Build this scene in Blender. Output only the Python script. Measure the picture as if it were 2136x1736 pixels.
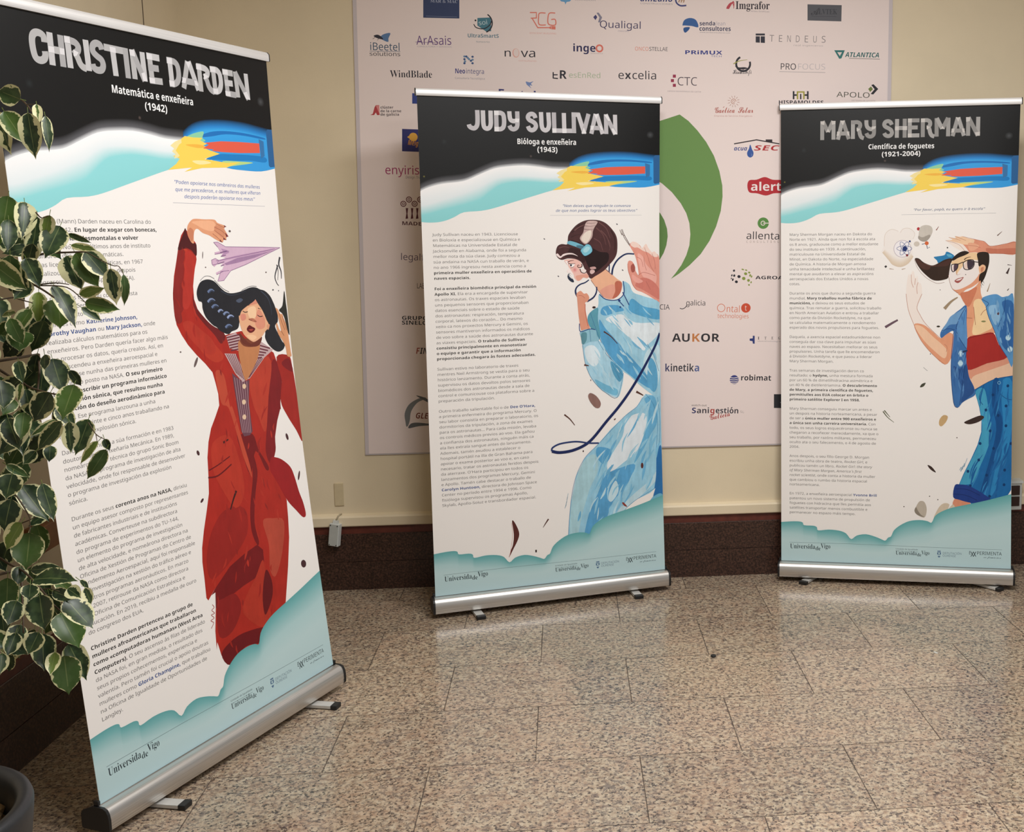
import bpy, bmesh, math, random, os, unicodedata
from mathutils import Vector, Matrix
from mathutils.geometry import tessellate_polygon

for _o in list(bpy.data.objects):
    bpy.data.objects.remove(_o)
S = bpy.context.scene
C = S.collection
R = random.Random(7)

# ------------------------------------------------------------------ camera
_r = Vector((0.99520364, -0.09745358, -0.00851611)).normalized()
_w = Vector((0.09530646, 0.98552749, -0.14018648)).normalized()
_u = _r.cross(_w).normalized()
_w = _u.cross(_r).normalized()
cd = bpy.data.cameras.new('camera')
cam = bpy.data.objects.new('camera', cd)
C.objects.link(cam)
cam.matrix_world = Matrix(((_r.x, _u.x, -_w.x, 0), (_r.y, _u.y, -_w.y, 0), (_r.z, _u.z, -_w.z, 1.55685), (0, 0, 0, 1)))
cd.sensor_width = 36
cd.lens = 2316.875 / 2136 * 36
cd.shift_x = -(1404.426 - 1068) / 2136
cd.shift_y = (813.041 - 868) / 2136
cd.clip_start = 0.05
S.camera = cam

# ------------------------------------------------------------------ light
S.view_settings.view_transform = 'Standard'
S.view_settings.look = 'None'
S.view_settings.exposure = 0.0
S.view_settings.gamma = 1.0
S.view_settings.use_curve_mapping = False
W = bpy.data.worlds.new('hall')
S.world = W
W.use_nodes = True
W.node_tree.nodes['Background'].inputs[0].default_value = (1.0, 0.985, 0.97, 1)
W.node_tree.nodes['Background'].inputs[1].default_value = 0.26

def area(name, loc, size, power, color, aim=None):
    d = bpy.data.lights.new(name, 'AREA')
    d.shape = 'RECTANGLE'; d.size, d.size_y = size
    d.energy = power; d.color = color
    o = bpy.data.objects.new(name, d); C.objects.link(o); o.location = loc
    if aim is not None:
        o.rotation_euler = (Vector(aim) - Vector(loc)).to_track_quat('-Z', 'Y').to_euler()
    return o
WARM = (1.0, 0.99, 0.985)
area('ceiling_lamp', (1.0, 2.9, 3.05), (0.6, 0.6), 47, WARM)
area('ceiling_lamp', (0.15, 2.35, 3.05), (0.6, 0.6), 38, WARM)
area('ceiling_lamp', (1.5, 0.5, 3.05), (1.2, 1.2), 46, WARM)

# ------------------------------------------------------------------ helpers
def s2l(c):
    c = c / 255.0
    return c / 12.92 if c <= 0.04045 else ((c + 0.055) / 1.055) ** 2.4
def rgb(*c):
    return (s2l(c[0]), s2l(c[1]), s2l(c[2]), 1.0)
def hexc(h):
    return rgb(int(h[0:2], 16), int(h[2:4], 16), int(h[4:6], 16))

class NT:
    def __init__(self, name):
        self.m = bpy.data.materials.new(name); self.m.use_nodes = True
        self.t = self.m.node_tree; self.b = self.t.nodes['Principled BSDF']
    def n(self, typ, **kw):
        nd = self.t.nodes.new(typ)
        for k, v in kw.items():
            if k.startswith('i_'):
                key = k[2:]; key = int(key) if key.isdigit() else key.replace('_', ' ')
                nd.inputs[key].default_value = v
            else:
                setattr(nd, k, v)
        return nd
    def l(self, a, b): self.t.links.new(a, b)
    def math(self, op, a, b=None, c=None, clamp=False):
        nd = self.t.nodes.new('ShaderNodeMath'); nd.operation = op; nd.use_clamp = clamp
        for i, x in enumerate((a, b, c)):
            if x is None: continue
            if isinstance(x, (int, float)): nd.inputs[i].default_value = x
            else: self.l(x, nd.inputs[i])
        return nd.outputs[0]
    def mix(self, f, a, b, mode='MIX'):
        nd = self.t.nodes.new('ShaderNodeMix'); nd.data_type = 'RGBA'; nd.blend_type = mode
        for i, x in ((0, f), (6, a), (7, b)):
            if isinstance(x, (int, float, tuple)): nd.inputs[i].default_value = x
            else: self.l(x, nd.inputs[i])
        return nd.outputs[2]
    def ramp(self, f, stops):
        nd = self.t.nodes.new('ShaderNodeValToRGB'); cr = nd.color_ramp
        while len(cr.elements) < len(stops): cr.elements.new(0.5)
        for e, (p, c) in zip(cr.elements, stops): e.position = p; e.color = c
        self.l(f, nd.inputs[0]); return nd.outputs[0]
    def noise(self, scale, detail=2.0, rough=0.5, vec=None):
        nd = self.n('ShaderNodeTexNoise', i_Scale=scale, i_Detail=detail, i_Roughness=rough)
        self.l(vec or self.obj(), nd.inputs['Vector']); return nd.outputs[0]
    def obj(self):
        if not hasattr(self, '_o'): self._o = self.t.nodes.new('ShaderNodeTexCoord').outputs['Object']
        return self._o
    def bump(self, h, strength, dist=0.01):
        nd = self.n('ShaderNodeBump', i_Strength=strength, i_Distance=dist)
        self.l(h, nd.inputs['Height']); self.l(nd.outputs[0], self.b.inputs['Normal'])
    def set(self, **kw):
        for k, v in kw.items(): self.b.inputs[k.replace('_', ' ')].default_value = v
        return self

def plain(name, col, rough=0.5, metal=0.0, var=0.06, scale=40, bump=0.0, spec=0.5):
    m = NT(name); n = m.noise(scale, 3)
    c0 = tuple(x * (1 - var) for x in col[:3]) + (1,); c1 = tuple(min(1, x * (1 + var)) for x in col[:3]) + (1,)
    m.l(m.ramp(n, [(0.3, c0), (0.7, c1)]), m.b.inputs['Base Color'])
    m.set(Roughness=rough, Metallic=metal); m.b.inputs['Specular IOR Level'].default_value = spec
    if bump: m.bump(n, bump, 0.004)
    return m.m

def mesh_obj(name, verts, faces, mat, parent=None, smooth=False, loc=None, sharp=None):
    me = bpy.data.meshes.new(name); me.from_pydata([tuple(v) for v in verts], [], faces); me.update()
    if smooth: me.polygons.foreach_set('use_smooth', [True] * len(me.polygons))
    o = bpy.data.objects.new(name, me); C.objects.link(o)
    if mat: me.materials.append(mat)
    if parent: o.parent = parent
    if loc is not None: o.location = loc
    return o
def bm_obj(name, bm, mat, parent=None, smooth=False, angle=None):
    me = bpy.data.meshes.new(name); bmesh.ops.recalc_face_normals(bm, faces=bm.faces[:]); bm.to_mesh(me); bm.free()
    o = bpy.data.objects.new(name, me); C.objects.link(o)
    for mm in (mat if isinstance(mat, list) else [mat]): me.materials.append(mm)
    if smooth:
        me.polygons.foreach_set('use_smooth', [True] * len(me.polygons))
        if angle: me.set_sharp_from_angle(angle=angle)
    if parent: o.parent = parent
    return o
def box(bm, lo, hi, bevel=0.0, seg=2, M=None):
    n0 = len(bm.verts)
    r = bmesh.ops.create_cube(bm, size=1)
    vs = r['verts']
    for v in vs:
        v.co = Vector([(lo[i] + hi[i]) / 2 + v.co[i] * (hi[i] - lo[i]) for i in range(3)])
    if bevel:
        es = list({e for v in vs for e in v.link_edges})
        rr = bmesh.ops.bevel(bm, geom=es, offset=bevel, segments=seg, affect='EDGES', profile=0.5)
        vs = list({v for f in rr['faces'] for v in f.verts} | {v for v in vs if v.is_valid})
    if M is not None:
        for v in vs: v.co = M @ v.co
    return vs
def prism(bm, prof, x0, x1, M=None):
    a = [bm.verts.new((x0, y, z)) for y, z in prof]; b = [bm.verts.new((x1, y, z)) for y, z in prof]
    n = len(prof)
    for i in range(n): bm.faces.new((a[i], a[(i + 1) % n], b[(i + 1) % n], b[i]))
    bm.faces.new(a[::-1]); bm.faces.new(b)
    if M is not None:
        for v in a + b: v.co = M @ v.co
def tube(bm, pts, rad, seg=8, taper=None):
    pts = [Vector(p) for p in pts]; rings = []
    up = Vector((0.3, 0.2, 1)).normalized()
    for i, p in enumerate(pts):
        t = (pts[min(i + 1, len(pts) - 1)] - pts[max(i - 1, 0)]).normalized()
        s = t.cross(up)
        if s.length < 0.05: s = t.cross(Vector((1, 0, 0)))
        s.normalize(); q = s.cross(t)
        rr = rad if taper is None else rad + (taper - rad) * i / (len(pts) - 1)
        rings.append([bm.verts.new(p + (s * math.cos(a) + q * math.sin(a)) * rr) for a in [2 * math.pi * k / seg for k in range(seg)]])
    for a, b in zip(rings, rings[1:]):
        for k in range(seg): bm.faces.new((a[k], a[(k + 1) % seg], b[(k + 1) % seg], b[k]))
    bm.faces.new(rings[0][::-1]); bm.faces.new(rings[-1])
def empty(name, loc, rz=0.0):
    o = bpy.data.objects.new(name, None); C.objects.link(o); o.location = loc; o.rotation_euler = (0, 0, rz)
    o.empty_display_size = 0.1; return o
def tag(o, label, cat, group=None):
    o['label'] = label; o['category'] = cat
    if group: o['group'] = group
    return o
def struct(o):
    o['kind'] = 'structure'; return o

# ------------------------------------------------------------------ materials
def mat_paint(name, col):
    m = NT(name); n = m.noise(3.0, 4); n2 = m.noise(160.0, 2)
    c = m.ramp(n, [(0.3, tuple(x * 0.95 for x in col[:3]) + (1,)), (0.7, tuple(x * 1.04 for x in col[:3]) + (1,))])
    m.l(c, m.b.inputs['Base Color']); m.set(Roughness=0.55); m.bump(n2, 0.12, 0.002); return m.m
def mat_floor():
    m = NT('granite_tiles'); o = m.obj()
    sep = m.n('ShaderNodeSeparateXYZ'); m.l(o, sep.inputs[0])
    gy = m.math('DIVIDE', m.math('SUBTRACT', sep.outputs[1], 3.148), 0.3880)
    par = m.math('MULTIPLY', m.math('FLOORED_MODULO', m.math('FLOOR', gy), 2.0), 0.5)   # running bond: every other row moves half a tile
    gx = m.math('ADD', m.math('DIVIDE', m.math('SUBTRACT', sep.outputs[0], -0.117), 0.6210), par)
    def dist(g, s):
        fr = m.math('FRACT', g); return m.math('MULTIPLY', m.math('MINIMUM', fr, m.math('SUBTRACT', 1.0, fr)), s)
    dj = m.math('MINIMUM', dist(gx, 0.6210), dist(gy, 0.3880))
    wob = m.math('MULTIPLY', m.noise(6, 2), 0.0022)
    joint = m.math('LESS_THAN', dj, m.math('ADD', wob, 0.0006))
    cell = m.n('ShaderNodeCombineXYZ'); m.l(m.math('FLOOR', gx), cell.inputs[0]); m.l(m.math('FLOOR', gy), cell.inputs[1])
    wn = m.n('ShaderNodeTexWhiteNoise'); m.l(cell.outputs[0], wn.inputs['Vector'])
    off = m.n('ShaderNodeVectorMath', operation='SCALE'); m.l(wn.outputs['Color'], off.inputs[0]); off.inputs['Scale'].default_value = 7.0
    vec = m.n('ShaderNodeVectorMath', operation='ADD'); m.l(o, vec.inputs[0]); m.l(off.outputs[0], vec.inputs[1]); v = vec.outputs[0]
    base = m.ramp(m.noise(70, 2, 0.5, v), [(0.33, rgb(146, 124, 104)), (0.5, rgb(180, 162, 138)), (0.72, rgb(197, 183, 160))])
    pink = m.ramp(m.noise(11, 3, 0.6, v), [(0.42, (0, 0, 0, 1)), (0.66, (1, 1, 1, 1))])
    base = m.mix(m.math('MULTIPLY', pink, 0.40), base, rgb(180, 148, 124))
    g1 = m.ramp(m.noise(74, 3, 0.62, v), [(0.515, (0, 0, 0, 1)), (0.56, (1, 1, 1, 1))])
    vb = m.n('ShaderNodeVectorMath', operation='ADD'); m.l(v, vb.inputs[0]); vb.inputs[1].default_value = (3.3, 1.7, 9.1)
    g2 = m.ramp(m.noise(105, 2, 0.6, vb.outputs[0]), [(0.575, (0, 0, 0, 1)), (0.61, (1, 1, 1, 1))])
    clump = m.ramp(m.noise(16, 2, 0.5, v), [(0.35, (0.55, 0.55, 0.55, 1)), (0.65, (1, 1, 1, 1))])
    c = m.mix(m.math('MULTIPLY', g1, m.math('MULTIPLY', clump, 0.80)), base, rgb(108, 96, 90))
    c = m.mix(m.math('MULTIPLY', g2, 0.85), c, rgb(58, 50, 48))
    tint = m.math('ADD', m.math('MULTIPLY', wn.outputs['Value'], 0.18), 0.86)
    tc = m.n('ShaderNodeCombineColor'); [m.l(tint, tc.inputs[i]) for i in range(3)]
    c = m.mix(1.0, c, tc.outputs[0], 'MULTIPLY')
    c = m.mix(m.math('MULTIPLY', joint, 0.8), c, rgb(48, 38, 32))
    m.l(c, m.b.inputs['Base Color'])
    m.l(m.math('ADD', m.math('MULTIPLY', m.noise(9, 2), 0.08), m.math('ADD', m.math('MULTIPLY', joint, 0.5), 0.14)), m.b.inputs['Roughness'])
    m.set(); m.b.inputs['Specular IOR Level'].default_value = 0.45
    return m.m
def mat_granite_dark():
    m = NT('dark_granite'); g = m.noise(130, 3, 0.6)
    c = m.ramp(g, [(0.36, rgb(34, 21, 17)), (0.52, rgb(64, 43, 35)), (0.66, rgb(90, 63, 51))])
    m.l(c, m.b.inputs['Base Color']); m.set(Roughness=0.32); return m.m
def mat_alu(name='brushed_aluminium', c0=(150, 148, 144), c1=(205, 203, 199), rough=0.30, metal=0.9):
    m = NT(name); mp = m.n('ShaderNodeMapping', i_Scale=(1, 240, 240)); m.l(m.obj(), mp.inputs['Vector'])
    n = m.noise(3, 3, 0.5, mp.outputs[0])
    m.l(m.ramp(n, [(0.3, rgb(*c0)), (0.7, rgb(*c1))]), m.b.inputs['Base Color'])
    m.set(Metallic=metal, Roughness=rough); m.bump(n, 0.04, 0.001); return m.m
def mat_print(name, rough=0.38, spec=0.25):
    m = NT(name)
    a = m.n('ShaderNodeAttribute', attribute_name='ink'); al = a.outputs['Alpha']
    n = m.noise(16, 5, 0.65); mp = m.n('ShaderNodeMapping', i_Scale=(60, 60, 9)); m.l(m.obj(), mp.inputs['Vector'])
    n2 = m.noise(1, 4, 0.6, mp.outputs[0])
    k = m.math('SUBTRACT', m.math('ADD', m.math('MULTIPLY', n, 1.1), m.math('MULTIPLY', n2, 0.9)), 1.0)
    k = m.math('ADD', 1.0, m.math('MULTIPLY', k, m.math('MULTIPLY', al, 1.6)))
    cc = m.n('ShaderNodeCombineColor'); [m.l(k, cc.inputs[i]) for i in range(3)]
    m.l(m.mix(1.0, a.outputs['Color'], cc.outputs[0], 'MULTIPLY'), m.b.inputs['Base Color'])
    m.set(Roughness=rough); m.b.inputs['Specular IOR Level'].default_value = spec; return m.m

M_paint = mat_paint('cream_paint', rgb(226, 211, 181))
M_floor = mat_floor()
M_dado = mat_granite_dark()
M_band = plain('red_brown_stone', rgb(96, 46, 36), 0.4, var=0.2, scale=30)
M_alu = mat_alu(c0=(196, 194, 190), c1=(232, 230, 227), rough=0.36)
M_alu_rail = mat_alu('rail_aluminium', (226, 225, 224), (244, 243, 242), 0.40, 0.45)
M_foot = plain('satin_aluminium', rgb(205, 204, 200), 0.4, metal=0.25, var=0.05)
M_black = plain('black_plastic', rgb(24, 24, 25), 0.45, var=0.1)
M_print = mat_print('printed_vinyl')
M_canvas = mat_print('printed_canvas', 0.6, 0.2)
M_white = plain('white_plastic', rgb(205, 208, 204), 0.4, var=0.03)

# ------------------------------------------------------------------ room
YW, XL, XR, ZC, YB = 4.8836, -1.55, 3.2, 3.1, -3.0
SLANT = 0.060          # the left wall is not quite square to the back wall
def xl(y): return XL - (YW - y) * SLANT
def slab(name, lo, hi, mat):
    bm = bmesh.new(); box(bm, lo, hi); return struct(bm_obj(name, bm, mat))
slab('floor', (XL - 0.7, YB, -0.1), (XR, YW + 0.1, 0), M_floor)
slab('wall_back', (XL - 0.1, YW, 0), (XR, YW + 0.12, ZC), M_paint)
bm = bmesh.new()
_q = [(xl(YB), YB), (xl(YW), YW), (xl(YW) - 0.12, YW), (xl(YB) - 0.12, YB)]
_a = [bm.verts.new((x, y, 0)) for x, y in _q]; _b = [bm.verts.new((x, y, ZC)) for x, y in _q]
for i in range(4): bm.faces.new((_a[i], _a[(i + 1) % 4], _b[(i + 1) % 4], _b[i]))
bm.faces.new(_a[::-1]); bm.faces.new(_b)
struct(bm_obj('wall_left', bm, M_paint))
M_ceil = mat_paint('ceiling_white', rgb(225, 215, 195))
slab('ceiling', (XL - 0.7, YB, ZC), (XR, YW + 0.12, ZC + 0.1), M_ceil)
def dado(name, back):
    # cross-section: depth from the wall, height
    def run(bm, prof):
        if back: prism(bm, [(YW - d, z) for d, z in prof], XL, XR)
        else:
            A = [bm.verts.new((xl(YB) + d, YB, z)) for d, z in prof]; B = [bm.verts.new((xl(YW - 0.03) + d, YW - 0.03, z)) for d, z in prof]
            n = len(prof)
            for i in range(n): bm.faces.new((A[i], A[(i + 1) % n], B[(i + 1) % n], B[i]))
            bm.faces.new(A[::-1]); bm.faces.new(B)
    top = 0.254 if back else 0.285
    bm = bmesh.new(); run(bm, [(0, 0), (0.016, 0), (0.016, 0.1265), (0.012, 0.1265), (0.012, 0.1285), (0.0155, 0.1285), (0.016, top - 0.002), (0.014, top), (0, top)])
    root = struct(bm_obj('baseboard_' + name, bm, M_dado))
    bm = bmesh.new(); run(bm, [(0, top + 0.0005), (0.013, top + 0.0005), (0.013, top + 0.034), (0, top + 0.036)])
    struct(bm_obj('trim_' + ('1' if back else '2'), bm, M_band))
    if not back: return
    bm = bmesh.new(); run(bm, [(0, 0.291), (0.026, 0.291), (0.028, 0.295), (0.028, 0.330), (0.022, 0.337), (0, 0.343)])
    struct(bm_obj('trim_3', bm, M_paint))
dado('back', True); dado('left', False)
SEAM = 4.548
# hairline crack / panel seam on the left wall
bm = bmesh.new(); box(bm, (xl(SEAM), SEAM - 0.002, 0.345), (xl(SEAM) + 0.0015, SEAM + 0.002, ZC))
struct(bm_obj('trim_4', bm, plain('seam_brown', rgb(70, 50, 40), 0.7)))

# ------------------------------------------------------------------ lettering and printing
FD = bpy.utils.system_resource('DATAFILES', path='fonts')
def vfont(fn):
    try: return bpy.data.fonts.load(os.path.join(FD, fn))
    except Exception: return None
FONTS = {'sans': vfont('NotoSansHebrew-Regular.woff2'), 'math': vfont('NotoSansMath-Regular.woff2')}
# style: (upper-case start, lower-case start, digit start) in the mathematical alphabets or None, stroke offset, shear for plain characters
STY = {'r': (None, 0.0, 0), 'l': (None, -0.004, 0), 'm': (None, 0.0, 0),
       'b': ((0x1D5D4, 0x1D5EE, 0x1D7EC), 0.0, 0), 'h': ((0x1D5D4, 0x1D5EE, 0x1D7EC), 0.0, 0), 'B': ((0x1D63C, 0x1D656, 0x1D7EC), 0.0, 0.2),
       'i': ((0x1D608, 0x1D622, None), 0.0, 0.2), 'j': ((0x1D608, 0x1D622, None), 0.0, 0.2),
       's': ((0x1D400, 0x1D41A, 0x1D7CE), -0.004, 0), 'S': ((0x1D400, 0x1D41A, 0x1D7CE), 0.0, 0), 'c': ((0x1D4D0, 0x1D4EA, None), 0.004, 0)}
def chmap(st, ch):
    m = STY[st][0]
    if m and FONTS['math']:
        if 'A' <= ch <= 'Z': return 'math', chr(m[0] + ord(ch) - 65)
        if 'a' <= ch <= 'z': return 'math', chr(m[1] + ord(ch) - 97)
        if '0' <= ch <= '9' and m[2]: return 'math', chr(m[2] + ord(ch) - 48)
    return 'sans', ch
GLY = {}
def prepare_glyphs(need):
    made = {}
    def mk(font, s, off, sh):
        key = (font, s, off, sh)
        if key not in made:
            c = bpy.data.curves.new('glyph', 'FONT')
            if FONTS[font]: c.font = FONTS[font]
            c.body = s; c.resolution_u = 2; c.offset = off; c.shear = sh; c.fill_mode = 'FRONT'
            o = bpy.data.objects.new('glyph', c); C.objects.link(o); made[key] = o
        return key
    need = set(need) | {(st, '.') for st, ch in need if ch == ','}
    MARK = {'\u0301': '\u00b4', '\u0303': '~', '\u0308': '\u00a8'}
    plan = {}
    for st, ch in sorted(need):
        m, off, sh = STY[st]; acc = None; base = ch
        if m:
            d = unicodedata.normalize('NFD', ch)
            if len(d) == 2 and d[1] in MARK: base, acc = d[0], MARK[d[1]]
        f, c = chmap(st, base); n = chmap(st, 'n')[1] if f == 'math' else 'n'
        o2 = off if f == 'math' or not m else (0.016 if st in 'bhB' else 0.004 if st in 'ij' else 0.0); s2 = 0 if f == 'math' else sh
        plan[st, ch] = (f, mk(f, c, o2, s2), mk(f, n + c + n, o2, s2), mk(f, n + n, o2, s2), acc and mk('sans', acc, 0.018 if st in 'bhB' else 0.004, 0), base)
    caps = {st: (mk(*chmap(st, 'H'), 0.0, 0), mk('sans', 'H', 0.0, 0)) for st in {n[0] for n in need}}
    bpy.context.view_layer.update()
    dg = bpy.context.evaluated_depsgraph_get(); got = {}
    for k, o in made.items():
        e = o.evaluated_get(dg); me = e.to_mesh()
        got[k] = ([(q.co.x, q.co.y) for q in me.vertices], [tuple(q.vertices) for q in me.polygons]); e.to_mesh_clear()
    top = lambda k: max(q[1] for q in got[k][0])
    mx = lambda k: max(q[0] for q in got[k][0])
    for (st, ch), (f, k1, k3, k2, ka, base) in plan.items():
        cap, scap = top(caps[st][0]), top(caps[st][1]); k = cap / scap if f == 'sans' and STY[st][0] else 1.0
        v, fc = got[k1]; v = [(x * k, y * k) for x, y in v]; fc = list(fc); adv = (mx(k3) - mx(k2)) * k
        if ka and v:
            if base == 'i': fc = [q for q in fc if min(v[z][1] for z in q) < 0.80 * cap]
            used = {z for q in fc for z in q}; tp = max(v[z][1] for z in used); x0 = (min(v[z][0] for z in used) + max(v[z][0] for z in used)) / 2
            av, af = got[ka]; ks = cap / scap; av = [(x * ks, y * ks) for x, y in av]
            ax = (min(q[0] for q in av) + max(q[0] for q in av)) / 2; ay = min(q[1] for q in av); n = len(v)
            v = v + [(x - ax + x0 + (0.03 * cap if STY[st][2] else 0), y - ay + tp + 0.07 * cap) for x, y in av]; fc += [tuple(z + n for z in q) for q in af]
        GLY[st, ch] = ([(x / cap, y / cap) for x, y in v], fc, adv / cap, 1.0)      # one unit = the height of a capital
    for st, ch in list(GLY):
        if ch == ',' and (st, '.') in GLY: GLY[st, ch] = GLY[st, ch][:2] + (GLY[st, '.'][2], 1.0)
    for o in made.values():
        d = o.data; bpy.data.objects.remove(o); bpy.data.curves.remove(d)

class Sheet:
    """A printed sheet in millimetres: x to the right, y up; inks stack by a hair where they overlap."""
    def __init__(self, cuts=None, step=0.00002):
        self.v = []; self.f = []; self.c = []; self.z0 = 0.0001; self.cuts = cuts; self.step = step; self.lay = {}
    def level(self, pts):
        xs = [p[0] for p in pts]; ys = [p[1] for p in pts]
        cells = [(i, j) for i in range(int(min(xs) // 12), int(max(xs) // 12) + 1) for j in range(int(min(ys) // 12), int(max(ys) // 12) + 1)]
        k = 1 + max(self.lay.get(c, 0) for c in cells)
        for c in cells: self.lay[c] = k
        return self.z0 + k * self.step
    def add(self, pts, faces, cols, z=None):
        if self.cuts: pts = [(min(max(x, 0.0), 1000.0), y) for x, y in pts]
        z = self.level(pts) if z is None else z
        xs = [p[0] for p in pts]; ys = [p[1] for p in pts]
        if self.cuts and max(max(xs) - min(xs), max(ys) - min(ys)) > 12:
            bm = bmesh.new(); ly = bm.verts.layers.float_color.new('k')
            vs = [bm.verts.new((p[0], p[1], 0)) for p in pts]
            for i, v in enumerate(vs): v[ly] = cols[i] if isinstance(cols, list) else cols
            for t in faces:
                try: bm.faces.new([vs[i] for i in t])
                except ValueError: pass
            for ax, vals in enumerate(self.cuts):
                lo, hi = (min(xs), max(xs)) if ax == 0 else (min(ys), max(ys))
                for q in vals:
                    if lo + 0.01 < q < hi - 0.01:
                        co = [0, 0, 0]; co[ax] = q; no = [0, 0, 0]; no[ax] = 1
                        bmesh.ops.bisect_plane(bm, geom=bm.verts[:] + bm.edges[:] + bm.faces[:], plane_co=co, plane_no=no)
            bm.verts.index_update()
            pts = [(v.co.x, v.co.y) for v in bm.verts]; faces = [tuple(v.index for v in f.verts) for f in bm.faces]
            if isinstance(cols, list): cols = [tuple(v[ly]) for v in bm.verts]
            bm.free()
        n = len(self.v)
        for x, y in pts: self.v.append((x, y, z))
        for fc in faces:
            ar = 0.0
            for i in range(len(fc)):
                a, b = pts[fc[i - 1]], pts[fc[i]]; ar += a[0] * b[1] - a[1] * b[0]
            if ar < 0: fc = fc[::-1]
            self.f.append(tuple(n + i for i in fc)); self.c.append([cols[i] for i in fc] if isinstance(cols, list) else cols)
    def poly(self, pts, col):
        tr = tessellate_polygon([[Vector((p[0], p[1], 0)) for p in pts]])
        self.add(pts, [tuple(t) for t in tr], col)
    def line(self, pts, w, col, w2=None):
        q = [pts[0]]
        for p in pts[1:]:
            if math.hypot(p[0] - q[-1][0], p[1] - q[-1][1]) > 0.05: q.append(p)
        pts = q; L = []; Rr = []
        if len(pts) < 2: return
        for i, p in enumerate(pts):
            a = pts[max(i - 1, 0)]; b = pts[min(i + 1, len(pts) - 1)]
            dx, dy = b[0] - a[0], b[1] - a[1]; d = math.hypot(dx, dy) or 1
            k = 1.0
            if 0 < i < len(pts) - 1:
                ax, ay = p[0] - a[0], p[1] - a[1]; da = math.hypot(ax, ay) or 1
                cs = (ax * dx + ay * dy) / (da * d); k = 1 / max(0.75, cs)
            ww = (w if w2 is None else w + (w2 - w) * i / max(1, len(pts) - 1)) / 2 * k
            L.append((p[0] - dy / d * ww, p[1] + dx / d * ww)); Rr.append((p[0] + dy / d * ww, p[1] - dx / d * ww))
        n = len(pts)
        self.add(L + Rr, [(i, i + 1, n + i + 1, n + i) for i in range(n - 1)], col)
    def rows(self, rows, cols):
        n = len(rows[0]); pts = [p for r in rows for p in r]; cl = []
        for r, c in zip(rows, cols): cl += list(c) if isinstance(c, list) else [c] * n
        fs = [(k * n + i, k * n + i + 1, (k + 1) * n + i + 1, (k + 1) * n + i) for k in range(len(rows) - 1) for i in range(n - 1)]
        self.add(pts, fs, cl)
    def text(self, runs, x, y, ang, sx, sy):
        """runs: [(style, colour, string)]; sx, sy = millimetres per font unit."""
        ca, sa = math.cos(ang), math.sin(ang); pen = 0.0; P = []; F = []; K = []
        for st, col, s in runs:
            for ch in s:
                v, f, adv, cap = GLY[st, ch]; n = len(P)
                P += [(x + (pen + p[0]) * sx * ca - p[1] * sy * sa, y + (pen + p[0]) * sx * sa + p[1] * sy * ca) for p in v]
                K += [col] * len(v); F += [tuple(n + i for i in g) for g in f]; pen += adv
        if P: self.add(P, F, K)
    @staticmethod
    def width(runs): return sum(GLY[st, ch][2] for st, col, s in runs for ch in s)
    def build(self, name, mat, parent, place):
        me = bpy.data.meshes.new(name)
        me.from_pydata([place(p) for p in self.v], [], self.f); me.update()
        a = me.color_attributes.new('ink', 'FLOAT_COLOR', 'CORNER')
        flat = []
        for fc, c in zip(self.f, self.c):
            if isinstance(c, list):
                for q in c: flat.extend(q)
            else:
                flat.extend(c * len(fc))
        a.data.foreach_set('color', flat)
        o = bpy.data.objects.new(name, me); C.objects.link(o); me.materials.append(mat)
        if parent: o.parent = parent
        return o

def ink(h, wc=0.0):
    c = hexc(h); return (c[0], c[1], c[2], wc)
def parse(s, col, st='r', blue='2b4b8c', bst='b', bcol=None):
    runs = []; cur = ''; mode = ''
    for ch in s + '\0':
        if ch in '*#/\0':
            if cur:
                if mode == '*': runs.append((bst, ink(bcol or '161616'), cur))
                elif mode == '#': runs.append((bst, ink(blue), cur))
                elif mode == '/': runs.append(('i', col, cur))
                else: runs.append((st, col, cur))
            cur = ''; mode = '' if mode == ch else ch
        else: cur += ch
    return runs
def smooth_pts(p, closed=True, n=4):
    out = []; m = len(p)
    rng = range(m) if closed else range(m - 1)
    for i in rng:
        g = (lambda k: p[k % m]) if closed else (lambda k: p[min(max(k, 0), m - 1)])
        a, b, c, d = g(i - 1), g(i), g(i + 1), g(i + 2)
        for q in range(n):
            t = q / n
            out.append(tuple(0.5 * (2 * b[j] + (c[j] - a[j]) * t + (2 * a[j] - 5 * b[j] + 4 * c[j] - d[j]) * t * t + (3 * b[j] - a[j] - 3 * c[j] + d[j]) * t ** 3) for j in (0, 1)))
    if not closed: out.append(tuple(p[-1]))
    return out
def pp(s):
    a = [float(q) for q in s.split()]
    return list(zip(a[0::2], a[1::2]))
def need_of(ops):
    nd = set()
    for op in ops:
        if op[0] == 'T': nd |= {(op[1], ch) for ch in op[8]}
        elif op[0] == 'B':
            for ln in op[7]: nd |= {(st, ch) for st, c, s in parse(ln, None) for ch in s}
    return nd
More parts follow.
